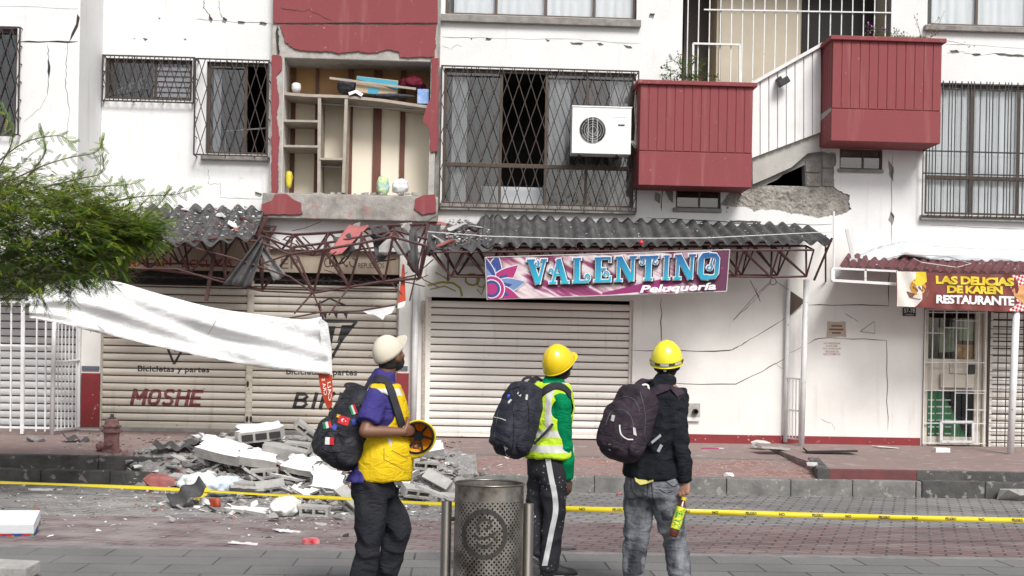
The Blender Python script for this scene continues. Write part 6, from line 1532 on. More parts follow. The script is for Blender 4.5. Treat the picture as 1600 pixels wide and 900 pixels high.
put('hollow_block', hollow(7), HB, 664,742, (10,5,10), 'hollow block on the heap left of the bin', 'block', lift=0.05)
put('hollow_block', hollow(8), HB, 650,782, (20,8,25), 'hollow block on the road just above the yellow tape', 'block', lift=0.02)
put('hollow_block', hollow(9), HB, 682,775, (40,25,-18), 'hollow block propped against the kerb by the bin', 'block', lift=0.05)
put('hollow_block', hollow(10,cut=1.1), HB, 380,773, (8,6,4), 'long grey block half buried under the large white slab', 'block', lift=0.03)
put('hollow_block', hollow(11,cut=0.6), HB, 700,788, (12,2,-14), 'half block standing against the bin post', 'block')
put('kerb_piece', slabmesh(12,0.55,0.2,0.16,broken=False), [BLOCKM]*3, 445,730, (14,10,0), 'long bare concrete piece under the slabs in the heap', 'concrete piece', lift=0.06)
put('red_chunk', hull(21,22,0.25,0.16,0.10), [REDC], 254,762, (6,4,10), 'red plastered chunk of wall at the left end of the heap', 'chunk')
put('grey_chunk', hollow(12,cut=0.9), HB, 285,760, (10,8,-14), 'grey block under the red chunk by the kerb', 'block')
put('red_post', hull(22,16,0.06,0.06,0.30), [REDC], 532,760, (8,10,0), 'upright broken red post between heap and left man', 'post', lift=0.05)
def cscrap(px, py, L_, W_, waves, rot, label, lift=0.0):
    mb = MB(); n = waves*8; vs = []
    for i in range(n+1):
        for j in range(7):
            vs.append((L_*(i/n-0.5), W_*(j/6-0.5)*(1+0.15*noise.noise(Vector((i*0.3,j,px)))), 0.03*math.cos(2*math.pi*waves*i/n)))
    mb.add(vs, [(i*7+j,(i+1)*7+j,(i+1)*7+j+1,i*7+j+1) for i in range(n) for j in range(6)]); me = mb.mesh('scrap', fix=False)
    o = put('roofing_scrap', me, [CORR], px, py, rot, label, 'roofing scrap', lift=lift); me.polygons.foreach_set('use_smooth',[True]*len(me.polygons))
    md = o.modifiers.new('thickness','SOLIDIFY'); md.thickness = 0.009
cscrap(292,790,0.40,0.5,2,(10,-30,15),'curved dark roofing scrap leaning over the tape at the heap',0.05)
cscrap(278,706,0.60,0.35,3,(6,4,8),'dark wavy roofing scrap lying on the upper pavement')
cscrap(325,693,0.55,0.3,2,(4,-5,-12),'dark roofing piece on the pavement behind the big slab')
cscrap(365,712,0.4,0.3,2,(20,10,30),'broken roofing piece wedged behind the slabs',0.03)
cscrap(645,745,0.4,0.35,2,(14,12,-10),'dark roofing scrap behind the left man',0.05)
cscrap(118,690,0.35,0.25,2,(8,10,25),'little dark roofing scrap near the porch railing')
def bag(name, px, py, sx, sy, sz, mat, label, seed):
    mb = MB(); mb.ell((0,0,0), sx, sy, sz, e=0.75, seg=20, rn=12); rn = random.Random(seed)
    for k in range(5): mb.ell((rn.uniform(-sx,sx)*0.75, rn.uniform(-sy,sy)*0.6, rn.uniform(-.4*sz,sz)*0.6), sx*0.5, sy*0.5, sz*0.5)
    me = voxel(mb, 0.016, 1); o_ = Vector((seed*3.1,0,0)); displace(me, lambda p: -0.035*abs(noise.noise(p*9+o_))+0.012*noise.noise(p*27+o_))
    put(name, me, [mat], px, py, (0,0,seed*30), label, 'bag', smooth=True); me.polygons.foreach_set('use_smooth',[True]*len(me.polygons))
bag('plastic_bag',312,775,0.21,0.15,0.16,PLW,'bulging white plastic bag at the foot of the large slab',1)
bag('plastic_bag',350,772,0.27,0.16,0.12,M('bluish clear plastic',(0.50,0.58,0.66),0.3,(0.7,0.75,0.8),9,0.8),'bluish crumpled plastic sheet beside the white bag',2)
bag('plastic_sack',447,804,0.29,0.15,0.105,M('white sack',(0.74,0.74,0.70),0.5,(0.62,0.64,0.60),7,0.6),'large white sack on the road in front of the heap',3)
bag('plastic_bag',447,722,0.14,0.12,0.12,M('greenish plastic',(0.45,0.55,0.55),0.3,(0.6,0.65,0.68),9,0.8),'greenish plastic bundle in the middle of the heap',4)
bag('orange_bag',336,792,0.07,0.05,0.06,M('orange red bag',(0.42,0.07,0.03),0.6),'small orange red rag under the tape',5)
# the loose stuff: fine crumbs nobody could count, and the heap under it
rn = random.Random(5); mb = MB()
xa, xb2, ya, yb2 = X(170,740,-3.5), X(745,740,-3.5), -6.0, -1.2; nx, ny = 200, 120; vs = []; keep = []
for j in range(ny+1):
    for i in range(nx+1):
        x = xa+(xb2-xa)*i/nx; y = ya+(yb2-ya)*j/ny; h = mound_h(x,y)
        z = max(base_z(x,y), smooth_base(x,y)+h) if h > 0.03 else -0.3
        z += 0.05*noise.noise(Vector((x*7,y*7,0)))+0.035*noise.noise(Vector((x*19,y*19,3)))
        vs.append((x,y,z)); keep.append(h > 0.02)
fs = [(j*(nx+1)+i,j*(nx+1)+i+1,(j+1)*(nx+1)+i+1,(j+1)*(nx+1)+i) for j in range(ny) for i in range(nx) if keep[j*(nx+1)+i] and keep[(j+1)*(nx+1)+i+1]]
mb.add(vs, fs); tag(obj('rubble_heap', mb, CHK2, fix=False), kind='stuff')
def crumbs(name, n, area, smin, smax, mats, seed, dens=None, flat=0.5):
    rn = random.Random(seed); bm = bmesh.new(); protos = []
    for k in range(6):
        me = hull(300+k, 9, 1, 1, 1); protos.append(([v.co.copy() for v in me.vertices], [tuple(p.vertices) for p in me.polygons])); bpy.data.meshes.remove(me)
    mb = MB(); c = 0
    while c < n:
        px, py = area(rn)
        p = G(px, py)
        if p.y > -0.3 or (dens and rn.random() > dens(p)): continue
        s = smin*(smax/smin)**(rn.random()**2); vs, fs = protos[rn.randrange(6)]
        q = Euler((rn.uniform(-.5,.5), rn.uniform(-.5,.5), rn.uniform(0,6.3))).to_matrix(); f = Vector((s*rn.uniform(.6,1.4), s*rn.uniform(.5,1.1), s*rn.uniform(.15,flat)))
        mb.add([p + q @ Vector((v.x*f.x, v.y*f.y, v.z*f.z)) + Vector((0,0,f.z*0.5)) for v in vs], fs, rn.choices(range(len(mats)), weights=[5,5,3,2.2,1,1][:len(mats)])[0]); c += 1
    return tag(obj(name, mb, mats), kind='stuff')
CM = [CHK1, CHK2, PAINTW, BLOCKM, REDC, BRK]
crumbs('heap_gravel', 4200, lambda r: (r.gauss(480,110), r.gauss(752,26)), 0.014, 0.085, CM, 1, lambda p: 1 if mound_h(p.x,p.y) > 0.015 else 0.45)
crumbs('pavement_gravel', 1300, lambda r: (r.uniform(100,720), r.uniform(672,712)), 0.010, 0.05, [CHK1,CHK2,BRK,CHK2,REDC,BRK], 2, lambda p: min(1, 0.25+abs(p.x+7)/6), 0.35)
crumbs('road_gravel', 3800, lambda r: (r.uniform(-20,760) if r.random()<0.5 else r.gauss(480,120), 757+abs(r.gauss(0,32))), 0.006, 0.034, CM, 3, None, 0.4)
crumbs('far_road_gravel', 350, lambda r: (r.uniform(700,1600), r.uniform(690,850)), 0.004, 0.018, [CHK1,PAINTW,CHK2], 4, None, 0.4)
# countable lumps
chunks = [hull(400+k, 12, 1, rn.uniform(.6,.9), rn.uniform(.3,.55)) for k in range(8)]
for k, me in enumerate(chunks): me.materials.append([CHK1,CHK1,CHK2,PAINTW,BLOCKM,CHK2,PAINTW,BLOCKM][k])
def lumplabel(px, py, what='lump of broken masonry', cat='lump'):
    if px < 330: where = 'at the left end of the heap by the red chunk'
    elif px < 420: where = 'behind the large white slab' if py < 735 else 'in front of the large white slab near the tape'
    elif px < 500: where = 'among the hollow blocks left of the flag backpack' if py < 752 else 'on the road beside the large white sack'
    elif px < 560: where = 'under the flag backpack' if py < 765 else 'by the rear leg of the left man'
    elif px < 640: where = 'behind the front leg of the left man'
    else: where = 'between the left man and the litter bin'
    return (what+' '+where, cat, cat+'s of masonry '+where)
for k in range(210):
    px, py = rn.uniform(265,640), rn.gauss(756,24)
    if k > 170: px, py = rn.uniform(580,715), rn.gauss(755,26)
    if not 215 < px < 722 or py < 690: px = rn.uniform(330,700); py = rn.uniform(715,790)
    s = rn.uniform(0.035,0.105); ci = rn.randrange(8); put('concrete_lump', chunks[ci], [], px, py, (rn.uniform(-30,30),rn.uniform(-30,30),rn.uniform(0,360)), *lumplabel(px, py, ('light grey','light grey','dark grey','white','mid grey','dark grey','white','mid grey')[ci]+' lump'), 0.02, s)
planks = [slabmesh(500+k, 0.36, 0.13, 0.03) for k in range(4)]
for k in range(60):
    px, py = rn.gauss(480,120), rn.gauss(757,24)
    if py < 700 or px > 715: continue
    put('plaster_shard', planks[k%4], [PAINTW if k%4<2 else CHK1, BLOCKM, DARK], px, py, (rn.uniform(-25,45),rn.uniform(-25,25),rn.uniform(0,360)), *lumplabel(px, py, 'thin plaster shard', 'shard'), 0.06, rn.uniform(0.6,1.1))
# smaller stray things
def stray(name, px, py, me, mats, rot, label, cat, lift=0.0, scale=1.0): return put(name, me, mats, px, py, rot, label, cat, None, lift, scale)
def crump(seed, s): return hull(seed, 18, s, s*0.7, s*0.35)
stray('white_paper', 450, 832, slabmesh(31,0.18,0.10,0.006), [PAINTW]*3, (4,6,20), 'crumpled white scrap on the road left of the left man', 'paper')
stray('red_packet', 485, 849, crump(32,0.09), [M('red packet',(0.5,0.02,0.03),0.4,(0.7,0.5,0.5),18,0.6)], (0,0,10), 'flattened red packet on the road beside the left man', 'packet')
stray('white_scrap', 380, 851, slabmesh(33,0.16,0.05,0.012), [PAINTW]*3, (0,4,8), 'thin white strip on the road nearest the bottom left', 'scrap')
stray('white_cloth', 1138, 744, crump(34,0.10), [PLW], (0,0,30), 'small crumpled white bag on the middle of the kerb', 'bag')
stray('magenta_strip', 1110, 701, slabmesh(35,0.26,0.03,0.012,broken=False), [M('magenta strip',(0.45,0.02,0.12),0.5)]*3, (0,0,2), 'thin magenta strip on the pavement right of the right man', 'strip')
stray('white_strip', 1124, 701, slabmesh(36,0.14,0.03,0.012,broken=False), [PLW]*3, (0,0,2), 'short white strip beside the magenta strip', 'strip')
stray('plastic_film', 1188, 698, crump(37,0.17), [M('clear film',(0.6,0.6,0.58),0.3)], (0,0,10), 'crumpled clear film on the pavement by the loose tile', 'plastic film')
stray('lifted_tile', 1205, 703, slabmesh(38,0.42,0.30,0.03), [PINKT,CHK1,CHK1], (6,3,8), 'cracked paving tile lifted beside the clear film', 'tile', 0.02)
stray('lifted_cover', 1297, 708, slabmesh(39,0.72,0.34,0.03,broken=False), [PINKT,DARK,DARK], (5,-2,-4), 'square maroon cover plate tilted up on the pavement by the gate post', 'cover plate', 0.02)
stray('white_tube', 1268, 728, hull(40,20,0.09,0.035,0.03), [PAINTW], (0,0,-20), 'little white roll on the edge of the crazy paving', 'roll')
stray('white_sheet', 1385, 700, slabmesh(41,0.32,0.12,0.006), [PAINTW]*3, (0,4,-4), 'white paper sheet on the pavement left of the restaurant door', 'paper')
stray('foam_box', 1470, 706, slabmesh(42,0.22,0.13,0.07,broken=False), [PAINTW]*3, (0,0,4), 'white foam box in front of the restaurant door', 'box')
stray('stone', 1592, 782, hull(43,18,0.30,0.16,0.10), [BLOCKM], (0,0,10), 'grey stone lump against the kerb at the right edge', 'stone')
stray('stone', 59, 797, hull(44,14,0.05,0.04,0.025), [BRK], (0,0,10), 'single reddish pebble on the road at the left', 'stone')
stray('white_lump', 56, 690, hull(45,16,0.14,0.10,0.05), [CHK2], (0,0,40), 'dark heap of dirt by the porch railing', 'lump')
stray('white_lump', 216, 732, hull(46,14,0.07,0.04,0.03), [PAINTW], (0,0,10), 'white chip lying on the lower kerb step', 'chip')
stray('flat_plank', 70, 766, slabmesh(47,0.30,0.08,0.02), [PAINTW]*3, (0,0,2), 'flat white slat at the foot of the dark kerb', 'slat')
stray('dark_rag', 885, 859, hull(48,18,0.12,0.05,0.012), [DKB], (0,0,20), 'flattened dark rag on the slabs right of the middle man', 'rag')
stray('pink_lump', 968, 773, hull(49,12,0.05,0.04,0.02), [REDC], (0,0,20), 'small pink chip at the foot of the kerb left of the right man', 'chip')
# white box with the printed blue edge, grey block at the bottom left
p = yat(16, 838, 0.0)
BX = thing('white_carton', p, 'white flat carton with a blue printed edge on the road at the left edge', 'box')
BX.location = p
ax = Matrix.Rotation(R(7),3,'Z') @ Matrix.Rotation(R(18),3,'X')
mb = MB(); c = p+Vector((-0.03,0.12,0.10)); mb.obox(c+ax@Vector((0,0,0.012)), ax@Vector((0.215,0,0)), ax@Vector((0,0.15,0)), ax@Vector((0,0,0.045))); obj('lid', mb, M('white carton',(0.76,0.80,0.82),0.7), BX, bevel=0.004)
m, t, N, L = nodes_of('blue carton print', 0.5); g = N('ShaderNodeNewGeometry'); v = N('ShaderNodeTexVoronoi'); v.inputs['Scale'].default_value = 22; L(g.outputs['Position'], v.inputs['Vector']); s_ = N('ShaderNodeSeparateColor'); L(v.outputs['Color'], s_.inputs[0]); cr_ = N('ShaderNodeValToRGB'); cr_.color_ramp.interpolation='CONSTANT'; e=cr_.color_ramp.elements; e[0].color=(0.02,0.07,0.35,1); e[1].position=0.82; e[1].color=(0.6,0.4,0.05,1); x_=e.new(0.62); x_.color=(0.5,0.04,0.05,1); x_=e.new(0.9); x_.color=(0.1,0.3,0.1,1); L(s_.outputs[0],cr_.inputs[0]); L(cr_.outputs[0],t.nodes['Principled BSDF'].inputs['Base Color'])
mb = MB(); mb.obox(c+ax@Vector((0,0,-0.057)), ax@Vector((0.213,0,0)), ax@Vector((0,0.148,0)), ax@Vector((0,0,0.022))); obj('printed_edge', mb, m, BX)
p = yat(20, 905, 0.0); mb = MB(); ax = Matrix.Rotation(R(-12),3,'Z') @ Matrix.Rotation(R(8),3,'X'); mb.obox(p+Vector((-0.05,0.06,0.06)), ax@Vector((0.19,0,0)), ax@Vector((0,0.10,0)), ax@Vector((0,0,0.045)))
tag(obj('concrete_block', mb, BLOCKM, bevel=0.008), 'grey concrete block at the bottom left corner', 'block')
mb = MB(); p = yat(190, 920, 0.0); mb.lathe(Vector((p.x,p.y,-0.003)), [(0.0,0.012),(0.30,0.012),(0.30,0.016),(0.335,0.016),(0.335,0.0)], 40); tag(obj('manhole_cover', mb, M('maroon cast iron',(0.10,0.03,0.03),0.8)), kind='structure')
# second small weeds at the foot of the slabs
# ================================================================== HYDRANT
hp = G(174, 706); S_ = (CAM-hp).length/ROT.col[0].length
HY_ = thing('fire_hydrant', hp, 'small weathered maroon fire hydrant on the left pavement', 'hydrant')
HYM = M('worn maroon iron',(0.16,0.055,0.055),0.75,(0.30,0.20,0.19),10,0.8,0.6,50,spots=((0.08,0.06,0.055),12,0.62,0.8)); HYD = M('bare dark iron',(0.06,0.055,0.055),0.6)
mb = MB(); mb.lathe(hp, [(0.0,0.0),(0.125,0.0),(0.125,0.03),(0.10,0.035),(0.097,0.22),(0.105,0.25),(0.13,0.255),(0.13,0.285),(0.107,0.29)], 20); obj('barrel', mb, HYM, HY_, smooth=False)
mb = MB(); mb.lathe(hp, [(0.107,0.29),(0.105,0.32),(0.125,0.325),(0.125,0.345),(0.10,0.35),(0.085,0.40),(0.055,0.43),(0.0,0.43)], 20); obj('bonnet', mb, HYM, HY_)
mb = MB(); mb.lathe(hp, [(0.05,0.43),(0.05,0.445),(0.028,0.45),(0.024,0.49),(0.0,0.49)], 6); obj('valve_nut', mb, HYD, HY_)
mb = MB(); A = Matrix.Rotation(R(-90),3,'Y'); mb.lathe(hp+Vector((-0.06,-0.02,0.07)), [(0.05,0.0),(0.055,0.06),(0.07,0.07),(0.07,0.10),(0.05,0.11),(0.03,0.13),(0.0,0.13)], 12, ax=A); obj('side_nozzle', mb, HYM, HY_)
mb = MB(); mb.lathe(hp+Vector((0,-0.06,0.14)), [(0.05,0.0),(0.055,0.05),(0.06,0.06),(0.06,0.09),(0.0,0.09)], 12, ax=Matrix.Rotation(R(90),3,'X')); obj('front_nozzle', mb, HYM, HY_)
# ================================================================== WARNING TAPE
TP = [(-60,752.5,-5.0),(100,757,-5.2),(300,766,-5.6),(420,773,-6.0),(560,780,-6.8),(640,785,-7.4),(720,789,-8.0),(890,795,-8.6),(980,797,-8.8),(1100,800,-8.8),(1300,806,-8.6),(1450,810,-8.4),(1600,813,-8.2),(1720,816,-8.0)]
sp = spline(TP, 110); W3 = [P(a,b,Y) for a,b,Y in sp]
nn = []; wd3 = []
for i,(a,b,Y) in enumerate(sp):
    tw = 0.9 if a < 560 else max(0.15, 0.9-(a-560)/250.0); tw += 0.22*math.sin(a/47.0); nn.append(Vector((0.05,-math.cos(tw),math.sin(tw)))); wd3.append(0.048)
mb = MB(); mb.ribbon(W3, wd3, nn, 0.0)
TAPEO = obj('warning_tape', mb, M('yellow plastic tape',(0.66,0.53,0.02),0.4,(0.62,0.52,0.02),4,0.5), smooth=True, solid=0.0015, fix=False)
tag(TAPEO, 'yellow warning tape stretched across the street behind the three men', 'tape')
mb = MB()
def tape_at(a):
    k = min(range(len(sp)-1), key=lambda i: abs(sp[i][0]-a)); f = (a-sp[k][0])/(sp[k+1][0]-sp[k][0]); return W3[k].lerp(W3[k+1], f), (W3[k+1]-W3[k]).normalized(), nn[k].normalized()
for i, a0 in enumerate(range(905, 1590, 52)):
    if 960 < a0 < 1080 and a0 != 957: pass
    p0, d0, n0 = tape_at(a0); p1, _, _ = tape_at(a0+ (17 if i%2 else 9)); u = d0.cross(n0); u = -u if u.z < 0 else u
    q = [p0-u*0.014+n0*0.004, p1-u*0.014+n0*0.004, p1+u*0.014+n0*0.004, p0+u*0.014+n0*0.004]
    text_on(mb, 'PELIGRO' if i%2 else 'NO', q, bold=0.03)
obj('lettering', mb, BLK, TAPEO, fix=False)
mb = MB(); k0 = W3[48]; mb.ribbon([tape_at(312)[0]+Vector((-0.10,-0.02,0.0)),tape_at(312)[0]+Vector((0,-0.05,-0.06)),tape_at(312)[0]+Vector((0.10,-0.02,0.03))],0.10,(0,-1,0.4),0.003); tag(obj('tape_knot', mb, _mc['yellow plastic tape']), 'bunched scrap of yellow tape over the white bag', 'tape scrap')
# ================================================================== LITTER BIN
YBN = -12.8
bt_ = P(765, 755, YBN); rB = (P(819,755,YBN).x-P(711,755,YBN).x)/2; c0 = Vector((bt_.x, YBN, 0.0)); zt_ = bt_.z
BIN = thing('litter_bin', c0, 'dirty perforated stainless steel litter bin between two posts in the foreground', 'litter bin')
m, t, N, L = nodes_of('perforated steel', 0.35); b_ = t.nodes['Principled BSDF']; b_.inputs['Metallic'].default_value = 0.85
g = N('ShaderNodeTexCoord'); sx = N('ShaderNodeSeparateXYZ'); L(g.outputs['Object'], sx.inputs[0])
at = N('ShaderNodeMath'); at.operation = 'ARCTAN2'; L(sx.outputs[0], at.inputs[0]); L(sx.outputs[1], at.inputs[1])
mu = N('ShaderNodeMath'); mu.operation = 'MULTIPLY'; mu.inputs[1].default_value = rB; L(at.outputs[0], mu.inputs[0])
PIT = 2*math.pi*rB/44
def mth(op, a, b=None, c=None):
    x = N('ShaderNodeMath'); x.operation = op
    for i, q in enumerate((a,b,c)):
        if q is None: continue
        if hasattr(q, 'links') or hasattr(q, 'is_output'): L(q, x.inputs[i])
        else: x.inputs[i].default_value = q
    return x.outputs[0]
def cell(offx, offz):
    ux = mth('SUBTRACT', mth('FRACT', mth('ADD', mth('DIVIDE', mu.outputs[0], PIT), offx)), 0.5); uz = mth('SUBTRACT', mth('FRACT', mth('ADD', mth('DIVIDE', sx.outputs[2], PIT*1.1), offz)), 0.5)
    return mth('ADD', mth('MULTIPLY', ux, ux), mth('MULTIPLY', uz, uz))
dd = mth('MINIMUM', cell(0,0), cell(0.5,0.5)); hole = mth('LESS_THAN', dd, 0.042)
zr = mth('MULTIPLY', mth('LESS_THAN', sx.outputs[2], zt_-0.09), mth('GREATER_THAN', sx.outputs[2], 0.12)); hole = mth('MULTIPLY', hole, zr)
n = N('ShaderNodeTexNoise'); n.inputs['Scale'].default_value = 9; n.inputs['Detail'].default_value = 7; L(g.outputs['Object'], n.inputs['Vector'])
cr_ = N('ShaderNodeValToRGB'); e=cr_.color_ramp.elements; e[0].position=.35; e[0].color=(0.12,0.10,0.08,1); e[1].position=.68; e[1].color=(0.46,0.43,0.39,1); L(n.outputs[0],cr_.inputs[0]); L(cr_.outputs[0], b_.inputs['Base Color'])
rr_ = N('ShaderNodeMapRange'); rr_.inputs[3].default_value=0.55; rr_.inputs[4].default_value=0.28; L(n.outputs[0], rr_.inputs[0]); L(rr_.outputs[0], b_.inputs['Roughness'])
trn = N('ShaderNodeBsdfTransparent'); mxs = N('ShaderNodeMixShader'); L(hole, mxs.inputs[0]); L(b_.outputs[0], mxs.inputs[1]); L(trn.outputs[0], mxs.inputs[2]); L(mxs.outputs[0], t.nodes['Material Output'].inputs[0]); PERF = m
mb = MB(); mb.lathe(c0, [(rB,0.10),(rB,zt_*0.4),(rB,zt_*0.7),(rB,zt_)], 64); mb.lathe(c0, [(rB-0.004,zt_),(rB-0.004,0.11)], 64); obj('drum', mb, PERF, BIN, smooth=True, fix=False)
STEEL = M('brushed steel',(0.27,0.25,0.22),0.35,(0.15,0.13,0.11),6,0.7,metal=0.9,stretch=(1,1,0.3))
mb = MB(); mb.tube([c0+Vector((rB*math.cos(2*math.pi*i/48),rB*math.sin(2*math.pi*i/48),zt_)) for i in range(49)],0.006,8); obj('rim', mb, STEEL, BIN, smooth=True)
mb = MB(); mb.lathe(c0,[(0.0,0.10),(rB-0.006,0.10)],48); obj('bottom', mb, DARK, BIN)
mb = MB(); mb.lathe(c0,[(rB-0.03,0.11),(rB-0.035,zt_-0.12)],32); mb.lathe(c0,[(0,0.5),(rB-0.035,0.5)],32); obj('liner', mb, M('dark bin liner',(0.02,0.02,0.022),0.5), BIN, smooth=True, fix=False)
for px, py in ((698,783),(826,787)):
    q = P(px,py,YBN+0.05); mb = MB(); mb.lathe(Vector((q.x,q.y,0)),[(0.045,0.0),(0.045,0.01),(0.03,0.012),(0.03,q.z),(0.0,q.z+0.004)],24); o = obj('post', mb, STEEL, BIN, smooth=True)
    mb = MB(); sgn = 1 if px < 760 else -1; mb.tube([Vector((q.x,q.y,q.z-0.10)), Vector((c0.x-sgn*(rB-0.005),q.y,q.z-0.10))],0.012,8); obj('pivot', mb, HYD, o)
mb = MB()
def oncyl(px, py): 
    d = ray(px,py); o_ = CAM; A = d.x**2+d.y**2; fx, fy = o_.x-c0.x, o_.y-c0.y; Bq = 2*(fx*d.x+fy*d.y); Cq = fx*fx+fy*fy-(rB+0.003)**2; t_ = (-Bq-math.sqrt(max(0,Bq*Bq-4*A*Cq)))/(2*A); p_ = o_+d*t_; return p_, Vector((p_.x-c0.x,p_.y-c0.y,0)).normalized()
def cring(cx, cy, rx, ry, w, a0=0, a1=360, n=40):
    ps = [oncyl(cx+rx*math.cos(R(a0+(a1-a0)*i/n)), cy+ry*math.sin(R(a0+(a1-a0)*i/n))) for i in range(n+1)]; mb.ribbon([p_ for p_,_ in ps], w, [n_ for _,n_ in ps])
cring(757,835,33,36,0.026)
for pts, w in ([[(744,822),(752,812),(765,812),(768,822),(758,828)],0.014],[[(740,835),(748,842),(762,840),(775,832)],0.014],[[(745,850),(757,856),(768,850)],0.016],[[(748,832),(746,820)],0.016],[[(770,838),(778,846)],0.012],[[(762,818),(772,812)],0.012]):
    ps = [oncyl(a,b) for a,b in pts]; mb.ribbon([p_+n_*0.001 for p_,n_ in ps], w, [n_ for _,n_ in ps])
obj('emblem', mb, M('dark stamped emblem',(0.022,0.02,0.018),0.7,(0.05,0.045,0.04),20,0.6), BIN, fix=False)

# ------------------------------------------------------------------ plaster fallen on the awnings
def on_sheet(c4, u, v, lift): tl,tr,br,bl = c4; return tl.lerp(tr,u).lerp(bl.lerp(br,u),v)+Vector((0,0,lift))
LSH = (P(238,321,-0.05),P(416,326,-0.05),P(398,372,-1.35),P(178,392,-1.5)); RSH = (P(700,345,-0.05),P(1262,352,-0.03),P(1300,379,YF),P(690,390,YF)); CSH = (P(1325,398,-0.02),P(1720,404,-0.02),P(1700,432,-1.25),P(1312,417,-1.1))
rn = random.Random(77)
def pile(sh, n, uf, wh, smin, smax, mats_w):
    mb = MB(); mats = [PAINTW, REDC, CHK1, CHK2]
    for k in range(n):
        u = uf(); v = rn.uniform(0.05,0.97); s = rn.uniform(smin, smax); me = chunks[rn.randrange(8)]; q = Euler((rn.uniform(-.4,.4),rn.uniform(-.3,.3),rn.uniform(0,6))).to_matrix(); p = on_sheet(sh,u,v,0.05)
        mb.add([p+q@(v_.co*s*rn.uniform(.9,1.1)) for v_ in me.vertices], [tuple(f.vertices) for f in me.polygons], rn.choices(range(4),weights=mats_w)[0])
    tag(obj('awning_debris', mb, mats), kind='stuff')
pile(LSH, 260, lambda: min(0.98, rn.random()**0.6), 'l', 0.010, 0.035, (3,2,3,3))
pile(RSH, 160, lambda: rn.random(), 'r', 0.008, 0.022, (3,1,3,3)); pile(RSH, 160, lambda: abs(rn.gauss(0,0.07)), 'r', 0.012, 0.04, (3,1.5,3,3)); pile(CSH, 70, lambda: rn.random(), 'c', 0.008, 0.02, (3,1,1,1))
def fall(px, py, Y, sx, sy, sz, mat, label, rot=(0,0,0)):
    me = hull(int(px*3+py), 16, sx, sy, sz); me.materials.append(mat); ob = bpy.data.objects.new('plaster_fragment', me); COL.objects.link(ob); ob.location = P(px,py,Y); ob.rotation_euler = tuple(R(a) for a in rot); tag(ob, label, 'fragment')
fall(366,352,-0.9,0.13,0.09,0.04,PAINTW,'white plaster fragment at the middle of the left awning',(10,20,30)); fall(384,345,-0.7,0.12,0.06,0.03,REDC,'red plaster fragment at the right end of the left awning',(0,20,40)); fall(372,362,-1.1,0.10,0.06,0.03,REDC,'pinkish fragment near the lower edge of the left awning',(0,30,-20)); fall(345,336,-0.5,0.08,0.08,0.04,PAINTW,'round white fragment high on the left awning')
fall(312,330,-0.2,0.16,0.08,0.03,PAINTW,'white plaster flake at the top of the left awning'); fall(283,327,-0.15,0.14,0.08,0.03,PAINTW,'white plaster flake at the upper left of the left awning')
fall(715,355,-0.6,0.20,0.10,0.04,CHK1,'large grey fragment on the broken left end of the long awning',(0,-20,10)); fall(742,354,-0.5,0.22,0.07,0.02,PAINTW,'pale flat fragment on the left end of the long awning',(0,10,-10)); fall(696,380,-1.1,0.18,0.06,0.05,REDC,'pink brick shaped fragment on the broken corner of the long awning',(0,-15,0)); fall(690,350,-0.15,0.22,0.08,0.04,REDC,'red plaster fragment where the long awning meets the wall',(0,5,0)); fall(684,374,-1.0,0.12,0.06,0.03,CHK1,'small grey fragment at the corner of the long awning',(0,30,0))
fall(634,353,-0.55,0.10,0.08,0.11,CHK1,'grey lump perched on the top bar of the bare frame',(0,20,0)); fall(612,372,-0.85,0.16,0.07,0.10,REDC,'dark red rag like fragment caught in the bare frame',(0,40,0)); fall(603,385,-1.0,0.10,0.06,0.14,CHK1,'grey fragment wedged below the red one in the bare frame',(0,20,0)); fall(555,352,-0.5,0.10,0.05,0.05,CHK2,'small dark piece on the top bar of the bare frame')
# ================================================================== PEOPLE
UPV = Vector((0,0,1))
def frame(a):
    """facing angle a in degrees from +X towards +Y (away from the camera) -> forward, right"""
    f = Vector((math.cos(R(a)), math.sin(R(a)), 0)); return f, Vector((math.sin(R(a)), -math.cos(R(a)), 0))
def limb(mb, pts, rad, seg=16, flat0=False, flat1=False):
    pts = [Vector(p) for p in pts]; sp = spline([tuple(p)+(r,) for p, r in zip(pts, rad)], 6*(len(pts)-1))
    P3 = [Vector(s[:3]) for s in sp]; rr = [s[3] for s in sp]; mb.tube(P3, 0.1, seg, radii=rr)
    if not flat0: mb.ell(P3[0], rr[0], rr[0], rr[0])
    if not flat1: mb.ell(P3[-1], rr[-1], rr[-1], rr[-1])
def torso(mb, rings, f, r, grow=0.0, e=0.85, seg=28):
    out = []
    sp = spline([tuple(c)+(a,b) for c, a, b in rings], 5*(len(rings)-1))
    for s in sp:
        c = Vector(s[:3]); a, b = s[3]+grow, s[4]+grow; ring = []
        for k in range(seg):
            t = 2*math.pi*k/seg; ct, st = math.cos(t), math.sin(t)
            ring.append(c + r*a*math.copysign(abs(ct)**e, ct) + f*b*math.copysign(abs(st)**e, st))
        out.append(ring)
    mb.loft(out)
def axes(r, f, u): return Matrix((r, f, u)).transposed()
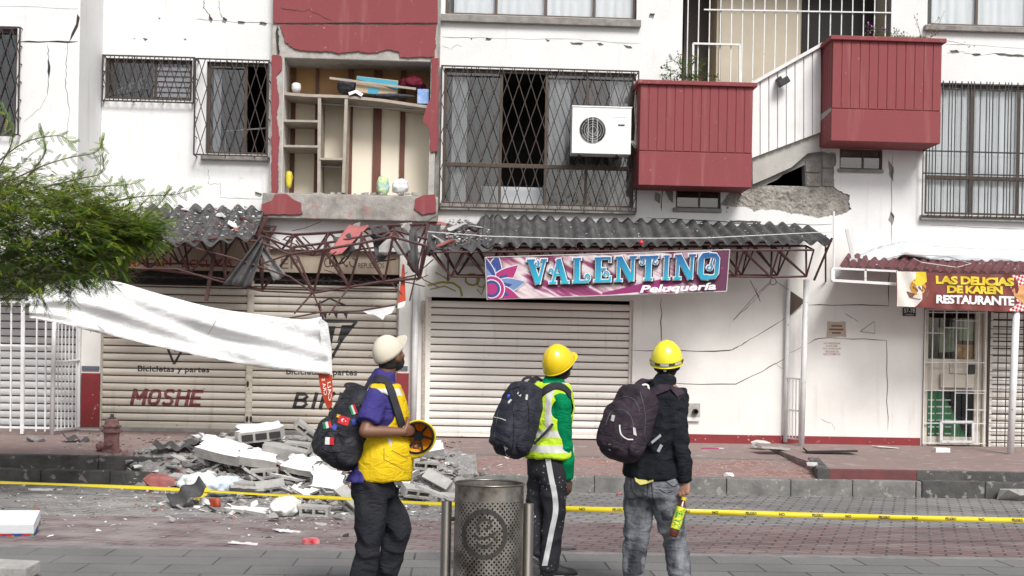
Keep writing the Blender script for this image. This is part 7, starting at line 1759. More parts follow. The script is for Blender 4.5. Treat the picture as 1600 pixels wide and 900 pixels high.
def headshape(mb, c, f, u, neck, s=1.0):
    r = f.cross(u).normalized(); A = axes(r, f, u)
    mb.ell(c, 0.076*s, 0.096*s, 0.105*s, A, 20, 12); mb.ell(c+f*0.03-u*0.062, 0.058*s, 0.062*s, 0.060*s, A, 16, 10); mb.ell(c+f*0.062-u*0.095, 0.030, 0.026, 0.022, A)
    mb.ell(c+f*0.094-u*0.008, 0.012, 0.013, 0.028, A); mb.ell(c+f*0.104-u*0.028, 0.017, 0.017, 0.012, A)        # nose
    mb.ell(c+f*0.083+u*0.020, 0.045, 0.012, 0.010, A); mb.ell(c+f*0.087-u*0.062, 0.024, 0.012, 0.006, A); mb.ell(c+f*0.085-u*0.073, 0.022, 0.012, 0.007, A)   # brow, lips
    for sg in (1,-1):
        B = axes((r*sg*0.9+f*-0.35).normalized(), (f*0.95+r*sg*0.3).normalized(), u)
        mb.ell(c+r*sg*0.080-u*0.018-f*0.004, 0.009, 0.018, 0.031, B); mb.ell(c+r*sg*0.050-u*0.030+f*0.062, 0.022, 0.018, 0.024, A)
    limb(mb, [c-u*0.05-f*0.022, (c-u*0.05-f*0.022).lerp(neck,0.55), neck], [0.060,0.056,0.066])
def hand(mb, w, d, pn, sd, curl=0.5, s=1.0, thumb=0.6):
    """w wrist, d along the hand, pn palm normal (where fingers curl), sd towards the thumb"""
    d = d.normalized(); sd = (sd - d*sd.dot(d)).normalized(); pn = (pn - d*pn.dot(d) - sd*pn.dot(sd)).normalized()
    mb.ell(w+d*0.045*s, 0.041*s, 0.052*s, 0.016*s, axes(sd, d, pn), e=0.8); mb.ell(w+d*0.012*s, 0.027*s, 0.03*s, 0.019*s, axes(sd, d, pn))
    for k, L_ in enumerate((0.068,0.077,0.072,0.056)):
        b = w + d*(0.082-0.004*abs(k-1))*s + sd*(0.030-0.0205*k)*s; a = 0; pts = [b-d*0.02*s, b]; dd = d
        for j, fr in enumerate((0.45,0.32,0.23)):
            a += curl*(1.15 if j else 0.8)*(1+0.08*k); dd = d*math.cos(a)+pn*math.sin(a); pts.append(pts[-1]+dd*L_*fr*s*1.15)
        limb(mb, pts, [0.010*s,0.0098*s,0.0092*s,0.0086*s,0.0075*s], 8)
    b = w + d*0.025*s + sd*0.026*s; t1 = (d*0.6+sd*0.75+pn*0.35*thumb).normalized(); p1 = b+t1*0.042*s; t2 = (d*0.8+sd*0.2+pn*thumb).normalized(); p2 = p1+t2*0.032*s; p3 = p2+(t2+pn*0.5*thumb).normalized()*0.026*s
    limb(mb, [b-t1*0.01, b, p1, p2, p3], [0.015*s,0.015*s,0.0125*s,0.011*s,0.009*s], 8)
def wrinkle(a1=0.006, s1=9, a2=0.003, s2=22, st=(1,1,1), seed=0):
    a1 *= 1.7; a2 *= 1.6
    o_ = Vector((seed*7.3, seed*1.7, 0)); S3 = Vector(st)
    def fn(p):
        q = Vector((p.x*S3.x, p.y*S3.y, p.z*S3.z)); w = noise.noise_vector(q*4+o_)*0.12
        return a1*(1-2*abs(noise.noise((q+w)*s1+o_))) + a2*noise.noise((q+w)*s2+o_)
    return fn
def cloth(name, mb, mat, root, vox=0.011, sm=3, wr=None, cut=None, matfn=None, solid=0.0):
    me = voxel(mb, vox, sm); me.materials.clear()
    if wr: displace(me, wr)
    if cut or matfn:
        bm = bmesh.new(); bm.from_mesh(me)
        if cut: bmesh.ops.delete(bm, geom=[f for f in bm.faces if cut(f.calc_center_median())], context='FACES')
        if cut:
            bv_ = [v for v in bm.verts if any(e.is_boundary for e in v.link_edges)]
            for _ in range(8):
                nw = {}
                for v in bv_:
                    nb = [e.other_vert(v).co for e in v.link_edges if e.is_boundary]
                    if len(nb) == 2: nw[v] = v.co*0.4 + (nb[0]+nb[1])*0.3
                for v, c_ in nw.items(): v.co = c_
        if matfn:
            for f in bm.faces: f.material_index = matfn(f.calc_center_median())
        bm.to_mesh(me); bm.free()
    shift(me, rootloc(root)); o = link(name, me, mat, root, smooth=True)
    if solid: md = o.modifiers.new('thickness','SOLIDIFY'); md.thickness = solid; md.offset = 0
    return o
def world_bvh(o, root):
    me = o.data; off = rootloc(root); return BVHTree.FromPolygons([v.co+off for v in me.vertices], [tuple(p.vertices) for p in me.polygons])
def segdist(p, a, b):
    ab = b-a; t = max(0, min(1, (p-a).dot(ab)/ab.dot(ab))); return (p-a-ab*t).length
def dome(mb, c, f, r, u, rl, rf, ru, low=-0.15, seg=40, rn=12, ridge=0.0, thick=0.004):
    vs = []; 
    for side in (0, 1):
        g = -thick if side else 0
        for j in range(rn+1):
            ph = math.pi/2 - (math.pi/2-low)*j/rn
            for k in range(seg):
                t = 2*math.pi*k/seg; ct, st = math.cos(t), math.sin(t); cp, sp_ = math.cos(ph), math.sin(ph)
                x = (rl+g)*cp*ct; y = (rf+g)*cp*st; z = (ru+g)*sp_
                if ridge and not side: z += ridge*max(0, 1-abs(x)/0.02)*max(0, sp_)**0.5 + ridge*0.6*max(0, 1-abs(abs(x)-0.045)/0.008)*max(0,sp_)
                vs.append(c + r*x + f*y + u*z)
    o_ = (rn+1)*seg; fs = []
    for s_ in (0, o_):
        for j in range(rn):
            for k in range(seg):
                k2 = (k+1)%seg; q = (s_+j*seg+k, s_+j*seg+k2, s_+(j+1)*seg+k2, s_+(j+1)*seg+k); fs.append(q if s_ == 0 else q[::-1])
    for k in range(seg): k2 = (k+1)%seg; fs.append((rn*seg+k, rn*seg+k2, o_+rn*seg+k2, o_+rn*seg+k))
    mb.add(vs, fs)
def brim(mb, c, f, r, u, rl, rf, z, w, front, seg=48, th=0.004, droop=0.25, angw=1.0):
    """ring of width w all round plus a peak of length front over the forehead"""
    vs = []
    for k in range(seg):
        t = 2*math.pi*k/seg; ct, st = math.cos(t), math.sin(t); ww = w + front*max(0, st)**2*(1 if abs(ct) < 0.95 else 0)
        a = c + r*rl*ct + f*rf*st + u*z; d = (r*ct/rl + f*st/rf).normalized(); b = a + d*ww - u*droop*ww + u*0.10*abs(ct)*0
        vs += [a+u*th, b+u*th*0.6, b-u*th*0.6, a-u*th]
    mb.add(vs, [(k*4+i, k*4+(i+1)%4, ((k+1)%seg)*4+(i+1)%4, ((k+1)%seg)*4+i) for k in range(seg) for i in range(4)])
SK1 = M('brown skin', (0.20,0.095,0.055), 0.5, (0.14,0.065,0.04), 6, 0.5, 0.1, 120); SK2 = M('tan skin', (0.30,0.155,0.105), 0.5, (0.22,0.11,0.075), 6, 0.5, 0.1, 120); SK3 = M('dark brown skin', (0.15,0.07,0.045), 0.5, (0.11,0.05,0.032), 6, 0.5, 0.1, 120)
HAIR = M('short black hair', (0.012,0.010,0.010), 0.8, (0.03,0.022,0.02), 60, 0.6, 0.8, 220)
EYEW = M('eye white', (0.7,0.68,0.65), 0.3); EYED = M('dark iris', (0.03,0.015,0.01), 0.2)
SHOE = M('black shoe', (0.015,0.015,0.017), 0.5, (0.05,0.05,0.05), 15, 0.5); SOLE = M('grey sole', (0.35,0.35,0.34), 0.7)
def eyes(root, c, f, u):
    r = f.cross(u).normalized()
    for sg in (1,-1):
        mb = MB(); p = c+f*0.083+r*sg*0.031+u*0.002; mb.ell(p, 0.0115,0.0115,0.0115); e = obj('eye', mb, EYEW, root, smooth=True)
        mb = MB(); mb.ell(p+f*0.0085, 0.0052,0.0052,0.0052); obj('iris', mb, EYED, e, smooth=True)
def shoe(root, ankle, d, z0=0.0, mat=SHOE, lift=0.0, pitch=0.0):
    d = Vector((d.x,d.y,0)).normalized(); s = d.cross(UPV)
    if pitch: 
        d2 = (d*math.cos(R(pitch)) - UPV*math.sin(R(pitch))).normalized(); 
    else: d2 = d
    u = s.cross(d2).normalized(); b = Vector((ankle.x, ankle.y, z0+lift)) - d2*0.06; mb = MB(); rings = []
    for t, w, h in ((0,0.030,0.06),(0.06,0.038,0.095),(0.28,0.040,0.105),(0.45,0.042,0.085),(0.65,0.050,0.062),(0.85,0.047,0.050),(0.97,0.030,0.035),(1.0,0.015,0.025)):
        c = b + d2*0.29*t + u*0.022; rings.append([c + s*w*math.copysign(abs(math.cos(a))**0.7, math.cos(a)) + u*(max(0,math.sin(a))**0.7*h) for a in [2*math.pi*k/18 for k in range(18)]])
    mb.loft(rings); o = obj('shoe', mb, mat, root, smooth=True, fix=True)
    mb = MB(); rings = []
    for zz in (0.0, 0.026):
        rings.append([b + d2*(0.145+0.148*math.cos(a)) + s*(0.046*math.copysign(abs(math.sin(a))**0.8, math.sin(a)))*(1+0.12*math.cos(a)) + u*zz for a in [2*math.pi*k/24 for k in range(24)]])
    mb.loft(rings); obj('sole', mb, SOLE, o)
def hairshell(root, c, f, u, low=-0.6, fz=0.35, grow=0.006, beard=False):
    r = f.cross(u).normalized(); mb = MB(); A = axes(r,f,u); mb.ell(c, 0.076+grow, 0.096+grow, 0.105+grow, A, 28, 20); mb.ell(c-u*0.055-f*0.03, 0.064+grow*0.6, 0.062+grow*0.6, 0.05, A)
    def cut(p):
        q = p-c; y = q.dot(f); z = q.dot(u); x = abs(q.dot(r)); return (y > 0.062 and z < 0.065) or (y > -0.01 and z < -0.005 and x < 0.2 and y > 0.02) or z < -0.10 or (abs(y) < 0.025 and -0.05 < z < 0.012)
    cloth('hair', mb, HAIR, root, 0.008, 1, lambda p: 0.0015*noise.noise(p*90), cut)
    if beard:
        mb = MB(); mb.ell(c+f*0.032-u*0.068, 0.062, 0.066, 0.060, A, 20, 14); mb.ell(c+f*0.062-u*0.10, 0.034, 0.030, 0.026, A)
        cloth('beard', mb, HAIR, root, 0.008, 1, lambda p: 0.002*noise.noise(p*80), lambda p: (p-c).dot(u) > -0.045 and not ((p-c).dot(f) < 0.055 and (p-c).dot(u) < -0.02) or ((p-c).dot(f) > 0.078 and (p-c).dot(u) > -0.082 and abs((p-c).dot(r)) < 0.02))
def strap(name, pts, w, mat, root, nrm=None, th=0.012):
    mb = MB(); sp = [Vector(s) for s in spline([tuple(p) for p in pts], 8*(len(pts)-1))]
    if nrm is None: nn_ = Vector((0,-1,0.2))
    elif callable(nrm): nn_ = [nrm(p) for p in sp]
    else: nn_ = nrm
    mb.ribbon(sp, w, nn_, th); return obj(name, mb, mat, root, smooth=False, bevel=0.003)

def strap_proj(name, pts, w, bvhs, mat, root, off=0.009, th=0.012):
    sp = spline([tuple(map(float,p)) for p in pts], 9*(len(pts)-1)); P_ = []; N_ = []
    for a, bb in sp:
        hs_ = [x.ray_cast(CAM, ray(a,bb)) for x in bvhs]; hs_ = [h for h in hs_ if h[0]]
        if not hs_: continue
        h = min(hs_, key=lambda h: (h[0]-CAM).length); n_ = h[1] if h[1].dot(ray(a,bb)) < 0 else -h[1]; P_.append(h[0]); N_.append(n_)
    for _ in range(5):
        P_ = [P_[0]]+[(P_[i-1]+P_[i]*2+P_[i+1])/4 for i in range(1,len(P_)-1)]+[P_[-1]]; N_ = [((N_[max(i-1,0)]+N_[i]*2+N_[min(i+1,len(N_)-1)])/4).normalized() for i in range(len(N_))]
    e = (P_[-1]-P_[-2]).normalized(); P_.append(P_[-1]+e*0.02-N_[-1]*0.03); N_.append((N_[-1]+e).normalized())
    mb = MB(); mb.ribbon([p+n*off for p,n in zip(P_,N_)], w, N_, th); return obj(name, mb, mat, root, bevel=0.003)

# ---------------------------------------------------------------- left man: yellow vest, cream cap
Y1 = -11.45
def p1(px, py, dy=0.0): return P(px, py, Y1+dy)
fo, ri = frame(6)
M1 = thing('person', Vector((p1(585,800).x, Y1, 0)), 'man in a yellow vest, purple shirt and cream cap looking up at the building', 'person')
hf = (Vector((0.70,0.70,0.40))).normalized(); hu = (UPV - hf*UPV.dot(hf)).normalized(); hc = p1(608,554)
neck = p1(600,592,0.0)
TR1 = [(p1(583,757),0.165,0.115),(p1(585,735),0.17,0.125),(p1(592,705),0.155,0.120),(p1(598,672),0.165,0.122),(p1(600,645),0.18,0.120),(p1(597,618),0.178,0.105),(p1(596,602),0.145,0.085),(p1(598,591),0.08,0.065)]
RS, RE, RW = p1(590,620,-0.17), p1(571,674,-0.27), p1(630,675,-0.20); LS, LE, LW = p1(606,620,0.17), p1(612,680,0.26), p1(640,690,0.02)
H1 = [(p1(580,757,-0.085), p1(577,845,-0.10), p1(561,932,-0.09)), (p1(590,757,0.085), p1(622,826,0.09), p1(592,932,0.12))]
b = MB(); torso(b, TR1, fo, ri, -0.014); headshape(b, hc, hf, hu, neck)
limb(b, [RS-ri*0.02,RE],[0.044,0.043]); limb(b, [RE, RE.lerp(RW,0.35), RW],[0.043,0.041,0.027]); limb(b, [LS+ri*0.02,LE],[0.044,0.043]); limb(b, [LE,LE.lerp(LW,0.35),LW],[0.043,0.041,0.027])
hand(b, RW, (p1(655,668,-0.12)-RW), Vector((0.1,0.9,-0.3)), Vector((0.2,-0.1,1)), 0.85, 1.0, 0.9); hand(b, LW, (p1(655,700,-0.04)-LW), Vector((0,-0.8,0.2)), Vector((0.2,0,1)), 0.7)
for h, k, a in H1: limb(b, [h,k],[0.085,0.058]); limb(b, [k,k.lerp(a,0.3),a],[0.055,0.055,0.035]); limb(b,[a,a+fo*0.03-UPV*0.05],[0.035,0.025])
cloth('body', b, SK1, M1, 0.0065, 2)
eyes(M1, hc, hf, hu); hairshell(M1, hc, hf, hu, beard=True)
PANT1 = M('black work trousers', (0.016,0.017,0.022), 0.85, (0.035,0.036,0.042), 5, 0.7, 0.15, 200)
b = MB(); torso(b, [(p1(584,742),0.165,0.135),(p1(583,757),0.175,0.140),(p1(583,775),0.17,0.135)], fo, ri)
for h, k, a in H1: limb(b, [h,h.lerp(k,.5),k],[0.106,0.096,0.080]); limb(b,[k,k.lerp(a,.5),a-UPV*0.0],[0.080,0.074,0.072], flat1=True)
cloth('trousers', b, PANT1, M1, 0.012, 3, wrinkle(0.010,7,0.004,18,(1,1,0.8),1))
PURP = M('purple polo cotton', (0.055,0.045,0.20), 0.85, (0.035,0.03,0.14), 4, 0.7, 0.1, 200)
b = MB(); TRs = TR1[1:7]; torso(b, [(p1(578,750),0.175,0.145)]+TRs, fo, ri, 0.014); limb(b, [RS-ri*0.03, RS.lerp(RE,0.35), RS.lerp(RE,0.74)],[0.066,0.072,0.078],flat1=True); limb(b, [LS+ri*0.03, LS.lerp(LE,0.35), LS.lerp(LE,0.74)],[0.066,0.070,0.074],flat1=True)
b.tube([p1(596,602),p1(602,580)],0.07,18,radii=[0.095,0.070])
cloth('polo_shirt', b, PURP, M1, 0.011, 3, wrinkle(0.006,9,0.003,22,(1,1,1),2))
YV1 = M('yellow vest cloth', (0.72,0.50,0.015), 0.7, (0.58,0.38,0.01), 5, 0.5, 0.1, 200); REFL = M('silver reflective band', (0.62,0.62,0.58), 0.4, (0.5,0.5,0.48), 6, 0.5)
b = MB(); torso(b, [(p1(598,748),0.185,0.155),(p1(600,725),0.19,0.160),(p1(603,700),0.18,0.150)]+[(c+fo*0.012,a,d) for c,a,d in TR1[3:7]], fo, ri, 0.024)
v1cut = lambda p: segdist(p, RS+ri*0.35, RS-ri*0.08-UPV*0.10+ri*0.08) < 0.118 or segdist(p, LS-ri*0.35, LS+ri*0.08-UPV*0.10-ri*0.08) < 0.118 or (p-p1(603,586)).length < 0.088 or p.z < p1(598,748).z-0.006 and False
VEST1 = cloth('vest', b, [YV1,REFL], M1, 0.011, 3, wrinkle(0.006,6,0.002,16,(1,1,1),3), v1cut, lambda p: 1 if (abs(p.z-p1(600,612).z) < 0.022 and p.y < Y1-0.11) else 0, 0.006)
bv = world_bvh(VEST1, M1)
def stick(mb, bvh, pts, off=0.003, mi=0):
    out = []
    for a, bb in pts:
        d = ray(a,bb); h = bvh.ray_cast(CAM, d)
        out.append((h[0] - d*off) if h[0] else None)
    out = [o for o in out if o]
    if len(out) > 2: mb.add(out, [tuple(range(len(out)))], mi)
    return out
mb = MB(); 
for pts in ([(597,706),(611,708),(612,704),(598,702)],): stick(mb, bv, pts)
for q in ([(600,700),(600,718)],[(600,718),(633,735)],[(612,704),(636,716)]):
    o_ = []
    for i in range(8):
        a = q[0][0]+(q[1][0]-q[0][0])*i/7; bb = q[0][1]+(q[1][1]-q[0][1])*i/7; h = bv.ray_cast(CAM, ray(a,bb))
        if h[0]: o_.append(h[0]-ray(a,bb)*0.003)
    if len(o_) > 2: mb.tube(o_, 0.0025, 5)
if mb.v: obj('pocket_seam', mb, M('dark seam',(0.20,0.13,0.01),0.8), M1)
mb = MB(); stick(mb, bv, [(605,683),(613,688),(611,698),(607,692)]); 
if mb.v: obj('reflective_tab', mb, REFL, M1)
# cap
CREAM = M('cream cap cotton', (0.66,0.61,0.50), 0.85, (0.54,0.49,0.39), 6, 0.5, 0.2, 150); hr = hf.cross(hu).normalized()
mb = MB(); cu = (hu*0.97+hf*(-0.22)).normalized(); cf = (hf*0.97+hu*0.22).normalized(); dome(mb, hc+hu*0.012-hf*0.004, cf, hr, cu, 0.090, 0.112, 0.124, -0.10, 32, 12)
b0 = hc+hu*0.012+cf*0.104-cu*0.0; vs = []
for j in range(7):
    for i in range(13):
        t = (i-6)/6*1.15; L_ = 0.072*j/6; x = math.sin(t)*0.088; y = math.cos(t)*0.108-0.108+0.004+L_*math.cos(t*0.6); vs.append(hc+hu*0.012+cf*(0.104+y)+hr*(x+0.02*L_*math.sin(t)) + cu*(0.004-0.35*x*x*8*0.5+0.02*j/6))
mb.add(vs, [(j*13+i, j*13+i+1,(j+1)*13+i+1,(j+1)*13+i) for j in range(6) for i in range(12)])
CAPO = obj('cap', mb, CREAM, M1, smooth=True, solid=0.003)
mb = MB(); mb.ell(hc+hu*0.012+cu*0.119, 0.008,0.008,0.004); obj('button', mb, CREAM, CAPO)
for h, k, a in H1: shoe(M1, a, fo)
# held helmet: open side towards the camera
HY1 = thing('safety_helmet', p1(655,684,-0.25), 'yellow safety helmet with orange lining held by the man in the yellow vest', 'helmet')
HELM = M('yellow helmet plastic', (0.80,0.58,0.01), 0.3, (0.70,0.48,0.01), 4, 0.5, coat=0.4, spots=((0.3,0.2,0.03),40,0.72,0.6)); ORI = M('orange helmet lining', (0.85,0.33,0.01), 0.5, (0.75,0.25,0.01), 5, 0.5)
hcn = p1(652,684,-0.16); ou = Vector((0.22,0.94,0.28)).normalized()    # crown points away from the camera
of = (Vector((-0.75,0,-0.65)) - ou*Vector((-0.75,0,-0.65)).dot(ou)).normalized(); orr = of.cross(ou).normalized()
mb = MB(); dome(mb, hcn, of, orr, ou, 0.105, 0.122, 0.125, 0.0, 40, 12, 0.006); brim(mb, hcn, of, orr, ou, 0.103,0.120, 0.002, 0.014, 0.045, droop=0.1); obj('shell', mb, HELM, HY1, smooth=True)
mb = MB(); dome(mb, hcn+ou*0.001, of, orr, ou, 0.099, 0.116, 0.118, 0.03, 36, 10); obj('lining', mb, ORI, HY1, smooth=True)
mb = MB(); mb.tube([hcn-ou*0.004+orr*0.098*math.cos(a)+of*0.115*math.sin(a) for a in [2*math.pi*i/40 for i in range(41)]], 0.008, 6)
for k in range(6):
    a = 2*math.pi*k/6+0.3; d_ = orr*math.cos(a)*0.1+of*math.sin(a)*0.118
    mb.ribbon([hcn+d_-ou*0.004, hcn+d_*0.75+ou*0.012, hcn+d_*0.35+ou*0.03, hcn+ou*0.036], 0.016, -ou, 0.003)
mb.lathe(hcn+ou*0.034, [(0.0,-0.006),(0.034,-0.006),(0.034,0.004),(0.0,0.004)], 20, ax=axes(orr,of,ou)); obj('suspension', mb, M('black webbing',(0.018,0.018,0.02),0.7), HY1)

# backpacks
def pack(root_label, name_cat, c, up, out, hl, hw, ht, mat, pocket, seed):
    up = up.normalized(); out = (out - up*out.dot(up)).normalized(); s = up.cross(out).normalized(); A = axes(s, out, up)
    T_ = thing('backpack', c-up*hl, root_label, 'backpack'); mb = MB()
    mb.ell(c, hw, ht, hl, A, 28, 18, e=0.5); mb.ell(c-up*hl*0.18+out*ht*0.25, hw*1.02, ht*0.95, hl*0.80, A, 28, 18, e=0.62); mb.ell(c+up*hl*0.5-out*ht*0.3, hw*0.8, ht*0.7, hl*0.5, A, 20, 14, e=0.7)
    o = cloth('pack_body', mb, mat, T_, 0.013, 3, wrinkle(0.007,6,0.003,15,(1,1,1),seed))
    mb = MB(); mb.ell(c-up*hl*pocket[0]+out*ht*pocket[1], hw*pocket[2], ht*0.55, hl*pocket[3], A, 24, 16, e=0.6); cloth('front_pocket', mb, mat, T_, 0.012, 3, wrinkle(0.006,8,0.003,18,(1,1,1),seed+5))
    for sg in (1,-1):
        mb = MB(); mb.ell(c-up*hl*0.5+s*sg*hw*0.92, hw*0.22, ht*0.6, hl*0.34, A, 18, 12, e=0.7); cloth('side_pocket', mb, mat, T_, 0.012, 2, wrinkle(0.004,10,0.002,20,(1,1,1),seed+9))
    return T_, o, A, s, out, up
def seam(root, c, A, hw, ht, hl, y, rr, zc, mat, name='zipper'):
    pts = []
    for i in range(21):
        a = math.pi*(i/20); pts.append(c + A @ Vector((hw*math.cos(a)*rr, y, zc+hl*math.sin(a)*rr)))
    return pts
BK1 = M('black backpack nylon', (0.018,0.019,0.024), 0.5, (0.05,0.05,0.06), 5, 0.7, 0.15, 150); WEB = M('dark webbing strap', (0.028,0.028,0.034), 0.7, (0.06,0.06,0.065), 10, 0.5)
c1 = p1(549,668,-0.02); up1 = (p1(576,606)-p1(526,726)); PK1, PKB, A1, s1_, o1, u1 = pack('black backpack covered in small flag patches on the man in the yellow vest','backpack',c1,up1,Vector((-1,-0.35,-0.25)),0.275,0.165,0.125,BK1,(0.42,0.95,0.86,0.48),1)
b1 = world_bvh(PKB, PK1); pk = [o for o in COL.objects if o.parent == PK1 and o.name.startswith('front_pocket')][0]; b1p = world_bvh(pk, PK1)
class Both:
    def __init__(s, *b): s.b = b
    def ray_cast(s, o, d):
        h = [x.ray_cast(o, d) for x in s.b]; h = [x for x in h if x[0]]; return min(h, key=lambda x: (x[0]-o).length) if h else (None,)*4
bb1 = Both(b1, b1p)
def flag(px, py, w, h, ang, kind, lbl):
    mb = MB(); ca, sa = math.cos(R(ang)), math.sin(R(ang))
    def q(x, y): return (px + (x*ca - y*sa), py + (x*sa + y*ca))
    def rc(x0,x1,y0,y1,mi,off):
        g = []
        for j in range(5):
            for i in range(5):
                a, c_ = q(x0+(x1-x0)*i/4, y1+(y0-y1)*j/4); h = bb1.ray_cast(CAM, ray(a,c_))
                if not h[0]: return
                g.append(h[0]-ray(a,c_)*off)
        mb.add(g, [(j*5+i,j*5+i+1,(j+1)*5+i+1,(j+1)*5+i) for j in range(4) for i in range(4)], mi)
    rc(-w,w,-h,h,0,0.006)
    if kind == 'v3': rc(-w,-w/3,-h,h,1,0.008); rc(w/3,w,-h,h,2,0.008)
    if kind == 'h3': rc(-w,w,-h,-h*0.45,1,0.008); rc(-w,w,h*0.45,h,1,0.008)
    if kind == 'v2': rc(0,w,-h,h,1,0.008)
    if kind == 'moon':
        stick(mb, bb1, [q(-0.12*w+0.42*h*math.cos(t*0.5236), 0.42*h*math.sin(t*0.5236)) for t in range(12)], 0.009, 1); stick(mb, bb1, [q(0.02*w+0.32*h*math.cos(t*0.5236), 0.32*h*math.sin(t*0.5236)) for t in range(12)], 0.011, 0)
        stick(mb, bb1, [q(0.34*w+0.22*h*(1 if t%2 else 0.45)*math.cos(t*0.628), 0.22*h*(1 if t%2 else 0.45)*math.sin(t*0.628)) for t in range(10)], 0.012, 1)
    fr, fg, fw, fy, fb = M('patch red',(0.55,0.02,0.03),0.8), M('patch green',(0.02,0.28,0.10),0.8), M('patch white',(0.75,0.75,0.73),0.8), M('patch yellow',(0.75,0.50,0.03),0.8), M('patch blue',(0.03,0.06,0.3),0.8)
    mats = {'v3':[fw,fg,fr],'h3':[fy,fr],'v2':[fw,fr],'moon':[fr,fw],'small':[fb],'ys':[fy]}[kind]
    if mb.v: o = obj('flag_patch', mb, mats, PK1, fix=False); o['label'] = lbl
flag(528,633,8.5,4.6,2,'h3','yellow and red striped patch'); flag(552,640,4.8,7.5,-20,'v3','green white and red patch near the shoulder'); flag(537,657,8.5,6.5,18,'moon','red patch with a white crescent and star')
flag(511,664,6.5,5.2,-14,'v3','green white and red patch near the left edge'); flag(515,689,7,5.8,3,'v2','white and red patch on the front pocket'); flag(553,659,3.2,5,-20,'small','blue patch'); flag(529,650,3,2.4,10,'ys','little yellow patch'); flag(523,667,3.5,4.5,35,'small','white blue patch')
bpolo = world_bvh([o for o in COL.objects if o.parent == M1 and o.name.startswith('polo_shirt')][0], M1)
strap_proj('shoulder_strap', [(566,622),(576,603),(588,594),(599,594),(608,606),(616,630),(624,655),(629,672)], 0.055, [bv, bpolo], WEB, PK1)
strap('shoulder_strap', [p1(572,612,0.14),p1(590,592,0.16),p1(604,594,0.17),p1(618,620,0.18),p1(626,660,0.17)], 0.055, WEB, PK1, Vector((1,0.2,0.4)))
strap('carry_handle', [p1(548,612,-0.06),p1(540,602,-0.06),p1(550,600,-0.06),p1(562,604,-0.05),p1(566,612,-0.05)], 0.022, WEB, PK1, Vector((0,-1,0)), 0.008)
def zips(bvh, root, lines, mat, w=0.0035, name='zipper'):
    mb = MB()
    for ln in lines:
        sp = spline([tuple(map(float,q))+(0.0,) for q in ln], 24); o_ = []
        for a, bb, _ in sp:
            h = bvh.ray_cast(CAM, ray(a,bb))
            if h[0]: o_.append(h[0]-ray(a,bb)*0.002)
            else:
                if len(o_) > 2: mb.tube(o_, w, 5)
                o_ = []
        if len(o_) > 2: mb.tube(o_, w, 5)
    if mb.v: return obj(name, mb, mat, root, smooth=True)
ZM = M('zipper tape',(0.008,0.008,0.01),0.4)
zips(bb1, PK1, [[(505,684),(512,674),(526,674),(538,684)],[(548,622),(534,622),(522,640),(514,670)],[(562,628),(570,650),(572,690)],[(502,700),(520,706),(545,700)]], ZM)

# ---------------------------------------------------------------- middle man: green shirt, lime vest, yellow helmet
Y2 = -10.4
def p2(px, py, dy=0.0): return P(px, py, Y2+dy)
fo2, ri2 = frame(42)
M2 = thing('person', Vector((p2(858,800).x, Y2, 0)), 'man in a lime reflective vest, green sleeves and black trousers with a white stripe', 'person')
hf2 = Vector((0.62,0.74,0.36)).normalized(); hu2 = (UPV-hf2*UPV.dot(hf2)).normalized(); hc2 = p2(874,571,0.0); neck2 = p2(866,596,0)
TR2 = [(p2(857,722),0.15,0.105),(p2(857,705),0.155,0.108),(p2(856,680),0.145,0.105),(p2(857,655),0.16,0.112),(p2(858,630),0.175,0.112),(p2(859,612),0.168,0.098),(p2(861,600),0.125,0.075),(p2(865,592),0.07,0.055)]
RS2, RE2, RW2 = p2(876,625,-0.13), p2(880,689,-0.10), p2(887,748,-0.06); LS2, LE2, LW2 = p2(842,620,0.13), p2(838,690,0.20), p2(848,745,0.30)
H2 = [(p2(865,722,-0.06), p2(866,800,-0.05), p2(858,882,-0.03)), (p2(849,722,0.07), p2(839,795,0.10), p2(831,858,0.02))]
b = MB(); torso(b, TR2, fo2, ri2, -0.014); headshape(b, hc2, hf2, hu2, neck2)
for S_, E_, W_ in ((RS2,RE2,RW2),(LS2,LE2,LW2)): limb(b,[S_,E_],[0.042,0.041]); limb(b,[E_,E_.lerp(W_,.35),W_],[0.041,0.040,0.026])
hand(b, RW2, (p2(890,766,-0.05)-RW2)*1.0, Vector((-0.75,0.5,0)), Vector((0.5,0.8,0)), 0.55, 1.0, 0.5); hand(b, LW2, Vector((0.05,0.15,-1)), Vector((0.6,-0.6,0)), Vector((0.5,0.8,0)), 0.5)
for h, k, a in H2: limb(b,[h,k],[0.078,0.055]); limb(b,[k,k.lerp(a,.3),a],[0.053,0.053,0.034]); limb(b,[a,a+fo2*0.02-UPV*0.05],[0.032,0.025])
cloth('body', b, SK3, M2, 0.0065, 2)
eyes(M2, hc2, hf2, hu2); hairshell(M2, hc2, hf2, hu2)
m, t, N, L = nodes_of('paint spattered black trousers', 0.9); b_ = t.nodes['Principled BSDF']; g = N('ShaderNodeTexCoord'); v = N('ShaderNodeTexNoise'); v.inputs['Scale'].default_value = 42; v.inputs['Detail'].default_value = 3; L(g.outputs['Object'], v.inputs['Vector']); r_ = N('ShaderNodeMapRange'); r_.inputs[1].default_value=0.635; r_.inputs[2].default_value=0.66; L(v.outputs[0], r_.inputs[0])
v2 = N('ShaderNodeTexNoise'); v2.inputs['Scale'].default_value = 5; L(g.outputs['Object'], v2.inputs['Vector']); r2_ = N('ShaderNodeMapRange'); r2_.inputs[1].default_value=0.48; r2_.inputs[2].default_value=0.56; L(v2.outputs[0], r2_.inputs[0]); mm = N('ShaderNodeMath'); mm.operation='MULTIPLY'; L(r_.outputs[0],mm.inputs[0]); L(r2_.outputs[0],mm.inputs[1])
